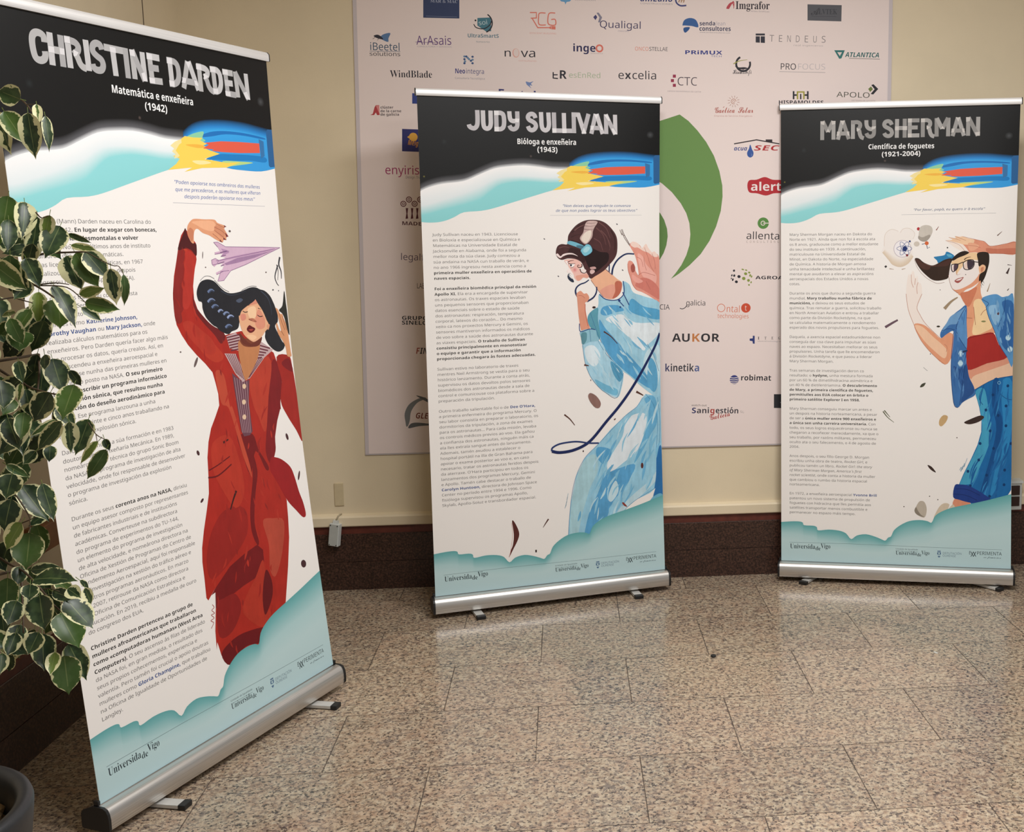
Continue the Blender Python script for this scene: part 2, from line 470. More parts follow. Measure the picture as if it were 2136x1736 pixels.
def draw(sh, ops, k=1.0):
    """k scales y (sheet height against the 2000 mm master)."""
    sc = lambda P: [(x, y * k) for x, y in P]
    for op in ops:
        t = op[0]
        if t in 'PS':
            P = sc(pp(op[3])); sh.poly(smooth_pts(P) if t == 'S' else P, ink(op[1], op[2]))
        elif t in 'LC':
            P = sc(pp(op[4])); sh.line(smooth_pts(P, False) if t == 'C' else P, op[2], ink(op[1]), op[3])
        elif t == 'E':
            _, col, wc, cx, cy, rx, ry, rot = op; n = 10 if max(rx, ry) < 8 else 24
            ca, sa = math.cos(rot), math.sin(rot)
            sh.poly([(cx + rx * math.cos(q) * ca - ry * math.sin(q) * sa, cy * k + rx * math.cos(q) * sa + ry * math.sin(q) * ca) for q in [2 * math.pi * i / n for i in range(n)]], ink(col, wc))
        elif t == 'R':   # ring or arc
            _, col, cx, cy, r, w, a0, a1 = op; n = 24
            sh.line([(cx + r * math.cos(a0 + (a1 - a0) * i / n), cy * k + r * math.sin(a0 + (a1 - a0) * i / n)) for i in range(n + 1)], w, ink(col))
        elif t == 'G':   # soft-edged print: rows of points with a colour each
            sh.rows([sc(smooth_pts(pp(r), False, 3)) for r in op[2]], [ink(h) for h in op[1].split()])
        elif t == 'H':   # halo: soft blot
            _, ci, co, cx, cy, rx, ry = op; n = 16
            rr = [[(cx + rx * f * math.cos(2 * math.pi * i / n), cy * k + ry * f * math.sin(2 * math.pi * i / n)) for i in range(n + 1)] for f in (0.02, 0.45, 1.0)]
            a, b = ink(ci), ink(co); mid = tuple((p + q) / 2 for p, q in zip(a, b)); sh.rows(rr, [a, mid, b])
        elif t == 'T':
            _, st, col, x0, y0, x1, y1, h, body = op
            y0 *= k; y1 *= k; runs = [(st, ink(col), body)]; cap = GLY[st, body[0]][3]
            ln = math.hypot(x1 - x0, y1 - y0); sh.text(runs, x0, y0, math.atan2(y1 - y0, x1 - x0), ln / max(1e-6, sh.width(runs)), h / cap)
        elif t == 'B':
            _, col, x, y, pitch, h, wref, lines = op
            sx = None
            for ln in lines:
                if not ln: y -= pitch * 0.93; continue
                runs = parse(ln, ink(col)); cap = GLY['r', 'N'][3]
                if sx is None: sx = wref / sh.width(runs)
                sh.text(runs, x, y * k, 0, sx, h / cap); y -= pitch

HEAD = [
('P','151515',0.0,'0 2000 1000 2000 1000 1770.9 992.6 1770.4 956.1 1737.4 630.5 1710 614.3 1723.2 532.2 1723.8 478.2 1730.5 414 1735.4 344.8 1730.5 291.9 1721.4 239.1 1700.2 186.5 1677.1 150.2 1668.5 83.6 1660.5 32.5 1646.8 0.8 1632.5 0 1629.4'),
('G','151515 5e5e62 d8dadd',['1.9 1663.4 33.6 1677.8 84.6 1691.6 151.2 1699.7 187.5 1708.4 240 1731.5 292.8 1752.9 345.7 1762.1 414.8 1767.2 479 1762.4 533 1755.9 615 1755.5','1.2 1643.5 32.9 1657.8 83.9 1671.5 150.6 1679.6 186.9 1688.2 239.4 1711.3 292.2 1732.6 345.1 1741.7 414.3 1746.7 478.5 1741.8 532.5 1735.2 614.5 1734.7','0.8 1632.5 32.5 1646.8 83.6 1660.5 150.2 1668.5 186.5 1677.1 239.1 1700.2 291.9 1721.4 344.8 1730.5 414 1735.4 478.2 1730.5 532.2 1723.8 614.3 1723.2']),
('H','5a4e4a','151515',444.3,1772.5,6.4,6.2),
('H','8a8440','151515',16.3,1688.5,4.5,4.5),
('H','4a4c4e','151515',956.7,1867.8,17.7,15.9),
('H','25292a','151515',99.1,1823.0,13.2,12.9),
('G','fbfafa e6eff2 93dadd 8fd6d8',['0.8 1632.5 32.5 1646.8 83.6 1660.5 150.2 1668.5 186.5 1677.1 239.1 1700.2 291.9 1721.4 344.8 1730.5 414 1735.4 478.2 1730.5 532.2 1723.8 614.3 1723.2','0 1577.1 30.3 1582.3 81.5 1597.8 133.1 1613.3 185.1 1631.6 237.6 1652.5 280.1 1675.9 322.5 1689.3 396.9 1694.6 461.1 1692.6 520.5 1689.9 613.6 1691.4','0 1538.5 28.9 1543.7 80.2 1557.5 131.7 1570.4 183.6 1583.4 236.1 1601.6 278.9 1632.6 321.7 1658.7 396.3 1671 460.5 1669.9 520 1666.6 613.2 1672.1','0 1512.9 27.8 1510.5 65.9 1512.1 99.3 1519.7 130.5 1532.4 167.1 1550.3 234.8 1555.8 287.4 1566.3 367.5 1590 448.4 1613.9 530.2 1637.6 612.8 1656.4']),
('G','151515 2a83cc 3aa7ea',['603.9 1751.1 643 1775.4 698.8 1790.8 783 1798.5 868.3 1798 932.6 1792.2 1000 1785.8','603.4 1730.3 642.5 1754.5 698.3 1769.8 782.6 1777.5 868 1776.8 932.4 1770.9 1000 1764.4','603.2 1718.9 642.3 1743.1 698.1 1758.3 782.4 1765.9 867.8 1765.1 932.3 1759.2 1000 1752.6']),
('G','3aa7ea 38a0e6 3b9fe4',['603.2 1719.9 642.3 1744.1 698.1 1759.4 782.4 1767 867.8 1766.2 932.3 1760.3 1000 1753.7','603 1712.1 641.9 1723.2 697.6 1732.1 781.9 1739 867.4 1741.8 932.1 1742.2 1000 1738.7','602.6 1691.2 668.8 1684.4 724.3 1672.1 774.7 1655.4 848.6 1651.6 931.3 1652.3 1000 1664.4']),
('S','2273bd',0.0,'658.8 1736.6 714.8 1756.1 782.3 1764.3 867.8 1764.6 956.2 1757.7 956.2 1752.3 867.7 1756.7 782.2 1754.8 720.2 1744.1'),
('S','2380c6',0.0,'741.6 1693.5 803.7 1697.1 884.3 1699.6 955.9 1697.2 955.8 1681.1 884 1682.5 809.1 1678.1 735.7 1677 685.3 1675.2'),
('S','8fd0a8',0.0,'614.5 1730.5 636.8 1744 686.9 1755.5 681 1737 692 1729.4 658.4 1720.9'),
('S','b9d98c',0.0,'758.1 1674.2 837.6 1677.5 895.7 1676.3 803.1 1662.7 774.8 1659.6'),
('P','f7d65e',0.0,'561.5 1693.2 586.8 1723.8 609.1 1736.7 642.1 1735.2 681 1737 669.7 1729 697.4 1720.6 672.1 1711.7 697 1704.8 748.4 1695.2 679.7 1676.2 724.4 1673.7 772.1 1670.2 837.5 1675.4 774.7 1656.5 668.1 1649.8 593.1 1635.2 626.5 1649.3 530.2 1637.6 563.4 1655.7 580.2 1671.6 552.9 1677.4 580.4 1683.1'),
('P','f3e3a4',0.0,'548.1 1705.9 567.5 1718.2 593.5 1727 592.9 1698.9 580.3 1677.9 558.2 1669.7 565.1 1682.8 552.1 1690.4 562.2 1698.4'),
('P','f7d65e',0.0,'567 1693.3 583.8 1711.7 600.5 1719.9 599.5 1678.1 571.9 1671.5 580.4 1680.5'),
('S','f2b94a',0.0,'608.5 1712.2 658.4 1716.7 691.6 1712.1 658.1 1706.3'),
('S','fbe9a6',0.0,'629.6 1668.1 679.6 1671.5 707.4 1666.1 657.1 1659.1'),
('P','e4604b',0.0,'679.2 1706.6 704 1718.6 689.6 1723.6 759.2 1732.8 838.6 1736.4 933.3 1738.4 933 1709.1 838 1703 758.6 1701.1 713.7 1702 725 1706.4'),
('P','3a76ad',0.0,'932.2 1751.8 954.9 1745.9 954.7 1701 936.5 1692'),
('P','2f6398',0.0,'970.8 1777.3 978 1784.9 1000 1785.8 1000 1669.8 977.9 1667 971.7 1672.3'),
]
LEFT_ART = [
('C','b5b4b4',18,None,'159.4 1928.3 158 1942.7 148.2 1948.6 136.1 1948.1 126.5 1940 122.7 1924.2 123.8 1900.6 128.8 1886.7 140.5 1882.7 152.3 1887.5 157.5 1897.3 157 1906.6'),
('L','c2c1c2',18,None,'177.4 1955 175.7 1875.6'),
('L','a9a8a9',18,None,'209.6 1953.3 208.1 1875.8'),
('L','b5b4b4',18,None,'167.7 1914.3 210.3 1914.1'),
('L','c2c1c2',18,None,'230.2 1954.3 230.1 1875.9'),
('C','a9a8a9',18,None,'220.2 1945.5 237.2 1944.5 252.5 1942.1 261.3 1933.8 259.6 1922.5 249.3 1914.4 244.2 1911'),
('C','b5b4b4',18,None,'250.2 1915.6 256.8 1904.2 262.2 1891 269.9 1883.7 280.9 1881'),
('L','c2c1c2',18,None,'287.7 1953.7 288.5 1876.3'),
('C','a9a8a9',18,None,'338 1936.4 333.8 1947.7 321 1950.3 309.3 1942.1 308.2 1928 319.1 1918.2 333.6 1909.8 337.1 1896.1 329.8 1884.3 315.5 1882 305.6 1886.9 302.6 1895.8'),
('L','b5b4b4',18,None,'346.3 1944.7 427.7 1943.4'),
('L','c2c1c2',18,None,'374.7 1947.3 377.1 1874.5'),
('L','a9a8a9',18,None,'419 1950.2 419.4 1873.8'),
('L','b5b4b4',18,None,'442.7 1951.9 443.2 1874.6'),
('L','c2c1c2',18,None,'478.2 1950.4 479.1 1872.9'),
('L','a9a8a9',18,None,'442.6 1951.3 477.9 1873.4'),
('L','b5b4b4',18,None,'503.8 1951.1 505.8 1873.6'),
('L','c2c1c2',18,None,'493.3 1943.1 540.6 1942.6'),
('L','a9a8a9',18,None,'495 1912.7 534.3 1913.2'),
('L','b5b4b4',18,None,'496.2 1878.5 544.2 1879.6'),
('L','c2c1c2',18,None,'578.9 1950.9 580.7 1872.5'),
('C','a9a8a9',18,None,'567.8 1941.8 584.9 1941.6 598.8 1939.8 608.2 1929.4 609.5 1904.2 602.3 1887 587.6 1878.8 578.9 1878.5 570.3 1878.1'),
('L','b5b4b4',18,None,'625.1 1871.3 649.2 1949'),
('L','c2c1c2',18,None,'653.7 1949.6 683.8 1872.2'),
('L','a9a8a9',18,None,'621.5 1893.3 677.4 1892'),
('L','b5b4b4',18,None,'694.3 1949.3 695 1870.2'),
('C','c2c1c2',18,None,'683.9 1940.1 702.1 1939.6 719.4 1937.3 728.6 1929.6 724.3 1918.8 712.3 1912.3'),
('C','a9a8a9',18,None,'715 1915.5 723.2 1903.7 727.9 1889.9 736.8 1879.6 750.4 1874.7'),
('L','b5b4b4',18,None,'752.3 1948.9 755.9 1869.8'),
('C','c2c1c2',18,None,'739.2 1939.2 755.8 1940 770.3 1938.6 780.4 1927.6 782 1903.1 774.7 1884.8 762.3 1877.9 753.6 1877.3 746 1877.1'),
('L','a9a8a9',18,None,'804.7 1947.5 809.2 1869.6'),
('L','b5b4b4',18,None,'792.5 1938.8 837.9 1938.6'),
('L','c2c1c2',18,None,'799.5 1907.8 834 1908.5'),
('L','a9a8a9',18,None,'802.8 1877.1 844.8 1876'),
('L','b5b4b4',18,None,'848.8 1945.8 854.1 1870.3'),
('L','c2c1c2',18,None,'896.7 1945.8 899.7 1868.3'),
('L','a9a8a9',18,None,'848.7 1944.8 899.8 1869'),
('P','dcdadc',0.0,'168.9 1921.7 186.1 1921.2 185.8 1906.6 167.8 1906.3'),
('P','dcdadc',0.0,'202.9 1921.2 217.2 1921.4 216.2 1906 202.6 1906.3'),
('P','dcdadc',0.0,'220.7 1952.9 237.8 1952.8 238.2 1937.2 220.4 1937.3'),
('P','dcdadc',0.0,'245.1 1923.7 261.1 1918.3 253.4 1909.2 244.6 1906.6'),
('P','dcdadc',0.0,'365.9 1948.9 385.4 1948.3 385.6 1934.6 366.1 1935.3'),
('P','dcdadc',0.0,'495.5 1949.9 513.5 1950 513.7 1934.5 494.9 1934.4'),
('P','dcdadc',0.0,'495.2 1885.8 515.7 1885.3 515.3 1871.1 495.6 1871.8'),
('P','dcdadc',0.0,'568.9 1949.5 588.9 1949.2 588.4 1932.9 567.9 1933.3'),
('P','dcdadc',0.0,'569.9 1887.2 590 1886.5 589.1 1871 570.3 1872'),
('P','dcdadc',0.0,'618.4 1886.7 625.8 1901.6 639 1901 633.4 1886'),
('P','dcdadc',0.0,'669.2 1898.9 679.2 1898.5 685.5 1885 672.7 1884.9'),
('P','dcdadc',0.0,'641.1 1947.9 662.5 1948.2 651.9 1929.7'),
('P','dcdadc',0.0,'682.6 1947.1 703.1 1946.6 704.7 1931.7 682.8 1932'),
('P','dcdadc',0.0,'711.5 1923.6 731.6 1917.5 720.2 1908.8 710.6 1907'),
('P','dcdadc',0.0,'740.3 1947.3 762.9 1946.7 762.9 1932.5 741.1 1932.4'),
('P','dcdadc',0.0,'746 1884.8 767.5 1884.6 767.1 1871 747 1870.8'),
('P','dcdadc',0.0,'793.4 1946.1 815.8 1946.3 816.9 1932 794.5 1931.9'),
('P','dcdadc',0.0,'797.9 1884.1 820.3 1883.2 820.5 1869.4 798.9 1869.8'),
('P','dcdadc',0.0,'467.9 1892.9 479.8 1897.4 487.8 1873.9 472.2 1873.3'),
('P','dcdadc',0.0,'879 1887 895 1892 908.7 1869.2 889 1869.3'),
('P','dcdadc',0.0,'432.8 1951 450.5 1951.8 452.1 1935 434.4 1935.5'),
('T','b','f4f4f4',355.2,1830.0,657.9,1826.5,20.55,'Matemática e enxeñeira'),
('T','b','f4f4f4',467.8,1797.2,551.0,1796.4,19.85,'(1942)'),
('T','j','4d68ad',546.7,1600.5,919.0,1598.2,10.25,'"Poden apoiarse nos ombreiros das mulleres'),
('T','j','4d68ad',549.2,1579.8,918.6,1579.6,10.26,'que me precederon, e as mulleres que viñeron'),
('T','j','4d68ad',582.1,1560.5,888.5,1560.3,10.29,'despois poderán apoiarse nos meus"'),
('L','b3b3bd',1.16,None,'534.7 1546.6 934.6 1544.2'),
('B','6e6c6c',44.5,1487.2,21.442,10.72,398.5,['Christine (Mann) Darden naceu en Carolina do','Norte en 1942. *En lugar de xogar con bonecas,*','*gustáballe máis desmontalas e volver*','montalas. Nos seus últimos anos de instituto','namorou das aulas matemáticas.','Tras licenciarse en Matemáticas, en 1967','finalizou o mestrado e pouco despois','ingresou na axencia espacial (NASA).','','De primeiras traballou como analista','de datos no Centro','Langley, xunto con outras','mulleres como #Katherine Johnson,#','#Dorothy Vaughan# ou #Mary Jackson,# onde','realizaba cálculos matemáticos para os','enxeñeiros. Pero Darden quería facer algo máis','que procesar os datos, quería crealos. Así, en','1973 ascendeu a enxeñeira aeroespacial e','converteuse nunha das primeiras mulleres en','ter o citado posto na NASA. *O seu primeiro*','*labor foi escribir un programa informático*','*da explosión sónica, que resultou nunha*','*revolución do deseño aerodinámico para*','avións. Ese programa lanzouna a unha','carreira de vinte e cinco anos traballando na','redución da explosión sónica.','','Darden continuou a súa formación e en 1983','doutorouse en Enxeñaría Mecánica. En 1989,','nomeárona líder técnica do grupo Sonic Boom','da NASA, no programa de investigación de alta','velocidade, onde foi responsable de desenvolver','o programa de investigación da explosión','sónica.','','Durante os seus *corenta anos na NASA,* dirixiu','un equipo asesor composto por representantes','de fabricantes industriais e de institucións','académicas. Converteuse na subdirectora','do programa de experimentos do TU-144,','un elemento do programa de investigación','de alta velocidade, e nomeárona directora na','Oficina de Xestión de Programas do Centro de','Rendemento Aeroespacial, aquí foi responsable','da investigación na xestión do tráfico aéreo e','doutros programas aeronáuticos. En marzo','de 2007, retirouse da NASA como directora','da Oficina de Comunicación Estratéxica e','Educación. En 2019, recibiu a medalla de ouro','do congreso dos EUA.','','*Christine Darden pertenceu ao grupo de*','*mulleres afroamericanas que traballaron*','*como «computadoras humanas» (West Area*','*Computers).* O seu ascenso ás filas de liderado','da NASA foi, en gran medida, o resultado dos','seus propios coñecementos, experiencia e','valentía. Pero tamén foi crucial o apoio doutras','mulleres como #Gloria Champine,# que traballou','na Oficina de Igualdade de Oportunidades de','Langley.']),
('P','ab2a20',0.22,'571.9 1474.3 552.9 1455.3 539.2 1429.1 522 1380.8 506.6 1340.9 494.9 1292.8 491 1244.3 494.4 1203.3 509.3 1173.3 530.2 1142.3 560.1 1109.9 591.3 1081 617 1052.3 624.1 1021.2 630.3 985.8 628.6 951.3 606.1 920.2 582 889.7 564 852 551.4 807.1 545.4 752.3 537.7 702.1 519.5 654.6 496.8 599.9 480.4 552.6 473.5 511.4 472.4 459.9 469.2 404.4 475.7 394.8 490.2 406.3 510.3 421 500.5 363.4 485.5 298 480.4 242.5 487.1 263.4 496.2 217.8 528.7 176.7 713.1 130.3 831.6 281.5 802.6 262.3 845.5 392.8 869.8 482 878.2 546.9 882.4 603.2 849.6 677.1 822.1 720.4 843.8 758 859.9 773.6 865.6 814.6 885.5 862.6 906.5 896.7 912.6 921.7 929.4 961.5 932.5 1008 906.4 1081 870.8 1103.1 840.1 1129 764.2 1162.9 691.4 1156.4 645.3 1182.1 612.4 1206.1 587.4 1237.4 576.3 1271.6 578.8 1313 591.2 1353.9 606 1399 609.3 1432.1'),
('S','8e2320',0.25,'522.1 1356.5 555.4 1367.5 554.2 1305.9 526.5 1241.8 496.9 1235.8 494.9 1292.8'),
('S','b93c2a',0.2,'557.3 1416.5 596.4 1386.8 580.1 1321.2 561.6 1297.3 552.1 1347.1'),
('S','b83a28',0.2,'534 1200 589.6 1178.5 642.9 1130.9 674.3 1093 634.3 1080.3 579.9 1120.4'),
('S','7f1a1e',0.25,'899.4 1060.9 934 1007.8 913.4 926.2 910.1 896.2 906.5 896.7 885.5 862.6 865.6 814.6 859 769 828.2 733.1 812 778.2 835.8 866.3 862.1 970.9'),
('S','b93e2c',0.2,'779.1 1014 858.5 1072.4 889.6 1045.9 858 948.4 823.5 838.5 797.8 888.8 779.1 937.2'),
('S','74181b',0.2,'709.1 849.7 761.3 840.3 779.1 789.1 816.2 726.3 800.8 720.2 765 787.3 727.6 717.5 703.7 785.7 688.7 846.7'),
('S','bd4a34',0.15,'629.2 1050.7 664.8 1037.6 673.9 944.4 685.4 935.9 707.8 843.2 730.2 748.7 730.9 709.9 703.7 785.7 686.3 869.3 666.5 938.9 638.1 958.6'),
('S','74181b',0.2,'745.1 791.1 736.5 711 705.9 617.7 698.4 546.6 714.5 498.6 724.6 507.4 716.6 569.3 738 655.8 761 724'),
('P','74181b',0.25,'490 405.5 510.3 421 582.1 466.3 651.4 486.6 714.5 498.6 737.5 476 734.9 430.2 694.3 400.7 632.1 392.4 564.2 378 522 356.2 500.5 363.4 508 409.4'),
('S','8a201f',0.2,'506.3 370.3 539.6 381.5 590 378.6 605.7 328.2 555.5 273.2 499.4 275.4'),
('S','b64a38',0.25,'755.5 563.9 804.4 560.8 854.3 538.6 827.4 445.9 780.7 378.9 757.7 404.7 767.6 486.2'),
('S','b03526',0.25,'687.9 402.6 731.1 445.3 731.4 380 706.4 327.2 739.9 255 694.3 237.9 646.3 268.6 610.1 317.7 639.2 362.8'),
('S','66151a',0.25,'737.8 410.7 757.8 371.8 753 326.2 725.9 288 704 276.7 707.8 340.7'),
('S','97241f',0.2,'590.6 637.1 679 624.3 676.2 543.4 584.7 478.9 503.8 450.2 490.6 506.4 524.1 584'),
('S','b53626',0.2,'579.9 844.7 657.1 852.4 689.9 748 687.5 667.5 641.3 633.5 591.5 707.3 566.7 773.7'),
('S','6a141a',0.2,'497.2 222.7 546.9 246.9 609.4 251.3 702.1 233.9 679.3 195.9 600.5 208.4 526.6 177.5'),
('C','66151a',4.7,None,'543.5 748.4 586.3 745.7 649 767.7'),
('C','66151a',3.66,None,'550.3 768.5 592.2 777.1 646 792.6'),
('C','3a1a1a',7.48,4.27,'625.7 838.3 649.2 844.1'),
('C','3a1a1a',8.59,4.3,'654.5 684.1 637 661.4 618.7 633.7'),
('S','9a1d20',0.2,'831.7 751.1 856.4 748.5 886.6 734.4 921.6 704.4 936.9 667.5 949.4 616.4 963.8 574.1 969.1 532.7 952.5 528.1 922.2 559 884.4 601.8 847.8 668 821.3 715.9'),
('S','a0261e',0.25,'918.3 1065.7 980.9 1063.4 993 1024.1 999.3 951.8 1000 854.6 1000 775.6 975.5 816.4 938.8 870.4 914.7 921.4 931.4 984.7'),
('S','7f1a1e',0.2,'940.4 1044.5 979.3 1054.2 994.3 1009.7 959 1023.5'),
('S','8a2724',0.25,'536.4 1413.8 561.4 1408.5 547 1359.4 527.8 1301.3 516.9 1254.8 518.8 1212 492.8 1214.1 494.8 1291.4 513.1 1349'),
('S','b5342a',0.22,'564.1 1410.8 604.4 1394.5 591.1 1353 578.9 1310.5 568.5 1275.2 546.1 1245.7 527.4 1254.1 538.6 1312.6 551.7 1359.3'),
('S','6e1d1f',0.25,'573.7 1286.9 580.8 1250.4 609.7 1215.7 640.8 1189.4 681.4 1168.5 689 1148.3 667.4 1132.9 643.4 1162.5 600.7 1203 572.5 1241.4'),
('S','b23628',0.25,'519.3 1204.9 550.3 1209.5 593.3 1179.3 633.6 1146.2 642.3 1113.2 612.4 1105 568.2 1133.2 533.6 1170.3'),
('S','4f1c1e',0.25,'572.4 1475.5 559.4 1455.6 540.6 1430.1 535.1 1413.3 563.4 1417.5 586.2 1412.8 605.3 1395.6 610.7 1421.8 608.1 1431.4 593 1435 579 1453.1'),
('C','8a2a2a',1.44,None,'563.9 1420.3 582.8 1412.8 603.7 1394.5'),
('S','e2a07a',0.1,'578.8 1467.3 583.7 1483.7 599.2 1497.5 615.1 1502.3 654.4 1501.1 696.6 1500.5 709.5 1491.1 739.1 1483.3 742.1 1478.8 736 1474.6 750.3 1452.1 743.1 1448.7 739 1440.3 729.1 1440.4 721.1 1433.1 695 1441.8 668.4 1454.3 641.6 1461.7 622.7 1473.3 610.1 1469 603.2 1452.9 601.2 1432.9 591.2 1434.5 581.9 1450.2'),
('S','f0b48e',0.08,'601.9 1493.2 647 1497.7 688.8 1495.9 700.9 1481.3 684.4 1466.8 650 1471.7 620.8 1483.7'),
('S','c98061',0.12,'581.1 1467.2 592.6 1476.7 604.7 1467.1 600.8 1445.8 591.7 1437.6 582.8 1451.9'),
('S','d4906e',0.1,'701.2 1483.8 729 1476.4 737.4 1459.1 724.6 1446.9 704.8 1459.3 692.3 1471.6'),
('C','a45f4a',1.53,None,'702 1488.6 722.5 1481.3 738.1 1476.4'),
('C','a45f4a',1.52,None,'691.9 1469.2 715.2 1456.8 731.9 1446.8'),
('C','a45f4a',1.53,None,'693.4 1478.9 720.6 1469 740.7 1456.6'),
('C','a45f4a',1.51,None,'683.3 1459.5 699.7 1449.6 712.6 1439.7'),
('P','6f2a34',0.0,'735.7 1485 747 1479.8 737.3 1478.3'),
('P','6f2a34',0.0,'738.5 1462.1 751.6 1451.1 740.9 1448.7'),
('P','6f2a34',0.0,'729 1447.3 742.6 1440.3 726.7 1441.5'),
('P','6f2a34',0.0,'713 1442.1 723.2 1432.6 710 1436.7'),
('P','d6b4cc',0.1,'683.7 1433.7 701 1434.4 733.4 1420.1 903.8 1416.5 990.6 1413.3 942 1399.6 817.1 1364.3 746.4 1348.1 710.6 1319.8 683.9 1318.5 701.3 1346.9 681.8 1337.8 680 1344.3 709.6 1353 717.5 1364.3 703.8 1363.1 713.8 1371.1 687.3 1368.5 676.2 1361.6 665.5 1370.2 666.6 1382.4 683.6 1386.3 697.1 1380.5 730.9 1387 708.4 1392.5 718.2 1399.7 684.7 1398 682.8 1404.4 707.7 1407.3 698.8 1419.8'),
('P','a480a4',0.15,'719.5 1370 782.1 1385.6 901.1 1397.9 959.5 1406 859.1 1383.5 779.9 1370.6 728.6 1364.7'),
('P','c29cbc',0.1,'697.1 1380.5 783.3 1393.6 943.4 1409.2 976.9 1411.2 901.1 1398.4 782.2 1386.1 691.9 1375'),
('P','b78fb4',0.1,'712.5 1415.1 740.9 1409.6 747.2 1402 709 1391.8 723.4 1402.5'),
('L','8c6590',1.54,None,'683.7 1433.7 701 1434.4 733.4 1420.1 903.8 1416.5 990.6 1413.3'),
('L','8c6590',1.56,None,'990.6 1413.3 942 1399.6 817.1 1364.3 746.4 1348.1 710.6 1319.8 683.9 1318.5 701.3 1346.9'),
('L','8c6590',1.5,None,'698.8 1419.8 683.7 1433.7'),
('L','8c6590',1.55,None,'683 1398.5 747.9 1406.9'),
('L','8c6590',1.58,None,'685.4 1378.9 782.8 1389.8 964.2 1410.1'),
('L','8c6590',1.53,None,'682.7 1338.5 716.9 1348.3'),
('L','8c6590',1.51,None,'666.6 1381.9 683.6 1386.3 697.1 1380.5 687.4 1369 669.2 1367.2 666.6 1381.9'),
('L','8c6590',1.55,None,'702 1346.9 739 1348.7'),
('L','7d5a82',2.46,None,'709 1391.8 731.4 1394.9'),
('L','7d5a82',2.47,None,'707.1 1402.9 737 1407.7'),
('L','7d5a82',2.46,None,'691.2 1370.1 721 1375.4'),
('L','7d5a82',2.46,None,'704.6 1363.5 719.7 1366.7'),
('S','b03226',0.2,'670.1 510.1 656.7 489.8 649.4 467.2 666 486'),
('S','a62a22',0.2,'767.1 420.3 758.8 411.7 762.9 399.5 765.6 409.7'),
('S','a62a22',0.2,'673.5 189.6 672.9 176.7 681.3 162.7 678.3 176.1'),
('S','9a2620',0.2,'801.3 691.4 796 670.2 808.9 647.9 802.8 669.8'),
('S','a62a22',0.2,'849.6 981.5 839.4 973.6 840.9 962.8 844.9 972.2'),
('S','9a2620',0.2,'530.2 1184 524.6 1168.6 529.6 1153 533.2 1168.4'),
('S','a62a22',0.2,'644.1 854.5 632.3 840.5 631.9 823.3 638.6 838.7'),
('S','9a2620',0.2,'594.1 1126.4 589.6 1107.5 594.7 1088.4 595.1 1107.4'),
('S','9a2620',0.2,'703.7 378 694.8 357.3 687.7 336 703.1 354.1'),
('S','8f2420',0.2,'660.8 463.5 643.5 448.9 641.8 427.4 648.4 446.7'),
('S','9a2620',0.2,'561.7 227.5 556.8 214.2 563.4 198.2 563.7 212.6'),
('S','a62a22',0.2,'827.2 353 815.1 333.3 808.1 311.6 821.9 330.5'),
('S','9a2620',0.2,'515.6 397 511.3 379.7 509.7 361.6 516.9 378'),
('S','b03226',0.2,'666.2 1075.9 652.2 1062.1 649.8 1045.1 658.7 1060.3'),
('S','8f2420',0.2,'616.6 207.8 613.5 197.5 621.9 185.7 619.8 196.7'),
('S','9a2620',0.2,'606.8 655.5 600.7 635 613.1 613 609.1 634.4'),
('S','a62a22',0.2,'503.9 597.8 493.3 580 499.1 558.4 499 578.7'),
('S','a62a22',0.2,'726.9 646.3 727.8 621.6 740 596.7 734.5 621.5'),
('S','8f2420',0.2,'782.8 697.6 779.9 680.3 787.3 662.1 785.4 679.9'),
('S','8f2420',0.2,'832.9 1120.9 836.3 1110.3 842.7 1100.1 842.7 1111.4'),
('S','8f2420',0.2,'551.8 1422.3 546.6 1403.2 539.8 1384.2 551.1 1402.7'),
('S','b03226',0.2,'869.7 857.6 858.8 847.6 862.8 834.4 865.6 846.1'),
('S','9a2620',0.2,'541.4 1332 539.9 1319.7 541.7 1307.6 546.3 1320'),
('S','9a2620',0.2,'543.5 561 538.3 548.1 543 533.3 547.7 546.4'),
('S','b03226',0.2,'640.5 718.1 640.6 697 648.7 675.5 645.3 696.8'),
('S','8f2420',0.2,'565.4 1250.7 570.3 1228.6 578.7 1206.8 576 1229.4'),
('S','a62a22',0.2,'550.4 335.8 541.8 322.7 539.3 307.1 546.2 320.8'),
('S','b03226',0.2,'855.9 1043 854.7 1029.4 852.1 1016 859.5 1028.9'),
('S','a62a22',0.2,'654.8 630.8 654.8 607 660.1 582.5 663.1 606.2'),
('S','a62a22',0.2,'560.7 1401.3 554.2 1385.9 545.9 1370.9 558.1 1385.2'),
('S','b03226',0.2,'738.1 818.1 731.8 809 730.5 798.5 738.7 807.1'),
('S','a62a22',0.2,'566.1 1201.3 554.9 1181.3 563.8 1160.6 564.2 1181'),
('S','8f2420',0.2,'618.4 352.2 612.3 344 614.5 333.2 619.3 341.8'),
('S','8f2420',0.2,'599.8 590.7 593.7 567.8 590.5 544.1 599.3 566.3'),
('S','b03226',0.2,'829.9 586.3 823.5 567.8 830.7 547.2 833.4 566.3'),
('S','b03226',0.2,'721.7 550.3 720.9 527.5 729.2 503.7 726 527'),
('S','8f2420',0.2,'618.2 515.6 616.8 504.2 621.1 492.1 625.7 503.1'),
('S','9a2620',0.2,'726.5 187.7 721.2 175.3 725.1 160.3 727.8 173.4'),
('S','a62a22',0.2,'647.1 931.9 635.5 918 637.6 901.1 642.9 916.3'),
('S','b03226',0.2,'573.2 495.4 562 481.8 551.8 467.8 568.6 478.2'),
('S','b03226',0.2,'857.3 991.9 839.6 973.1 830.2 951.6 849.3 969.8'),
('S','9a2620',0.2,'498.3 1283.3 508.7 1266.2 517.7 1248.5 513.2 1267.6'),
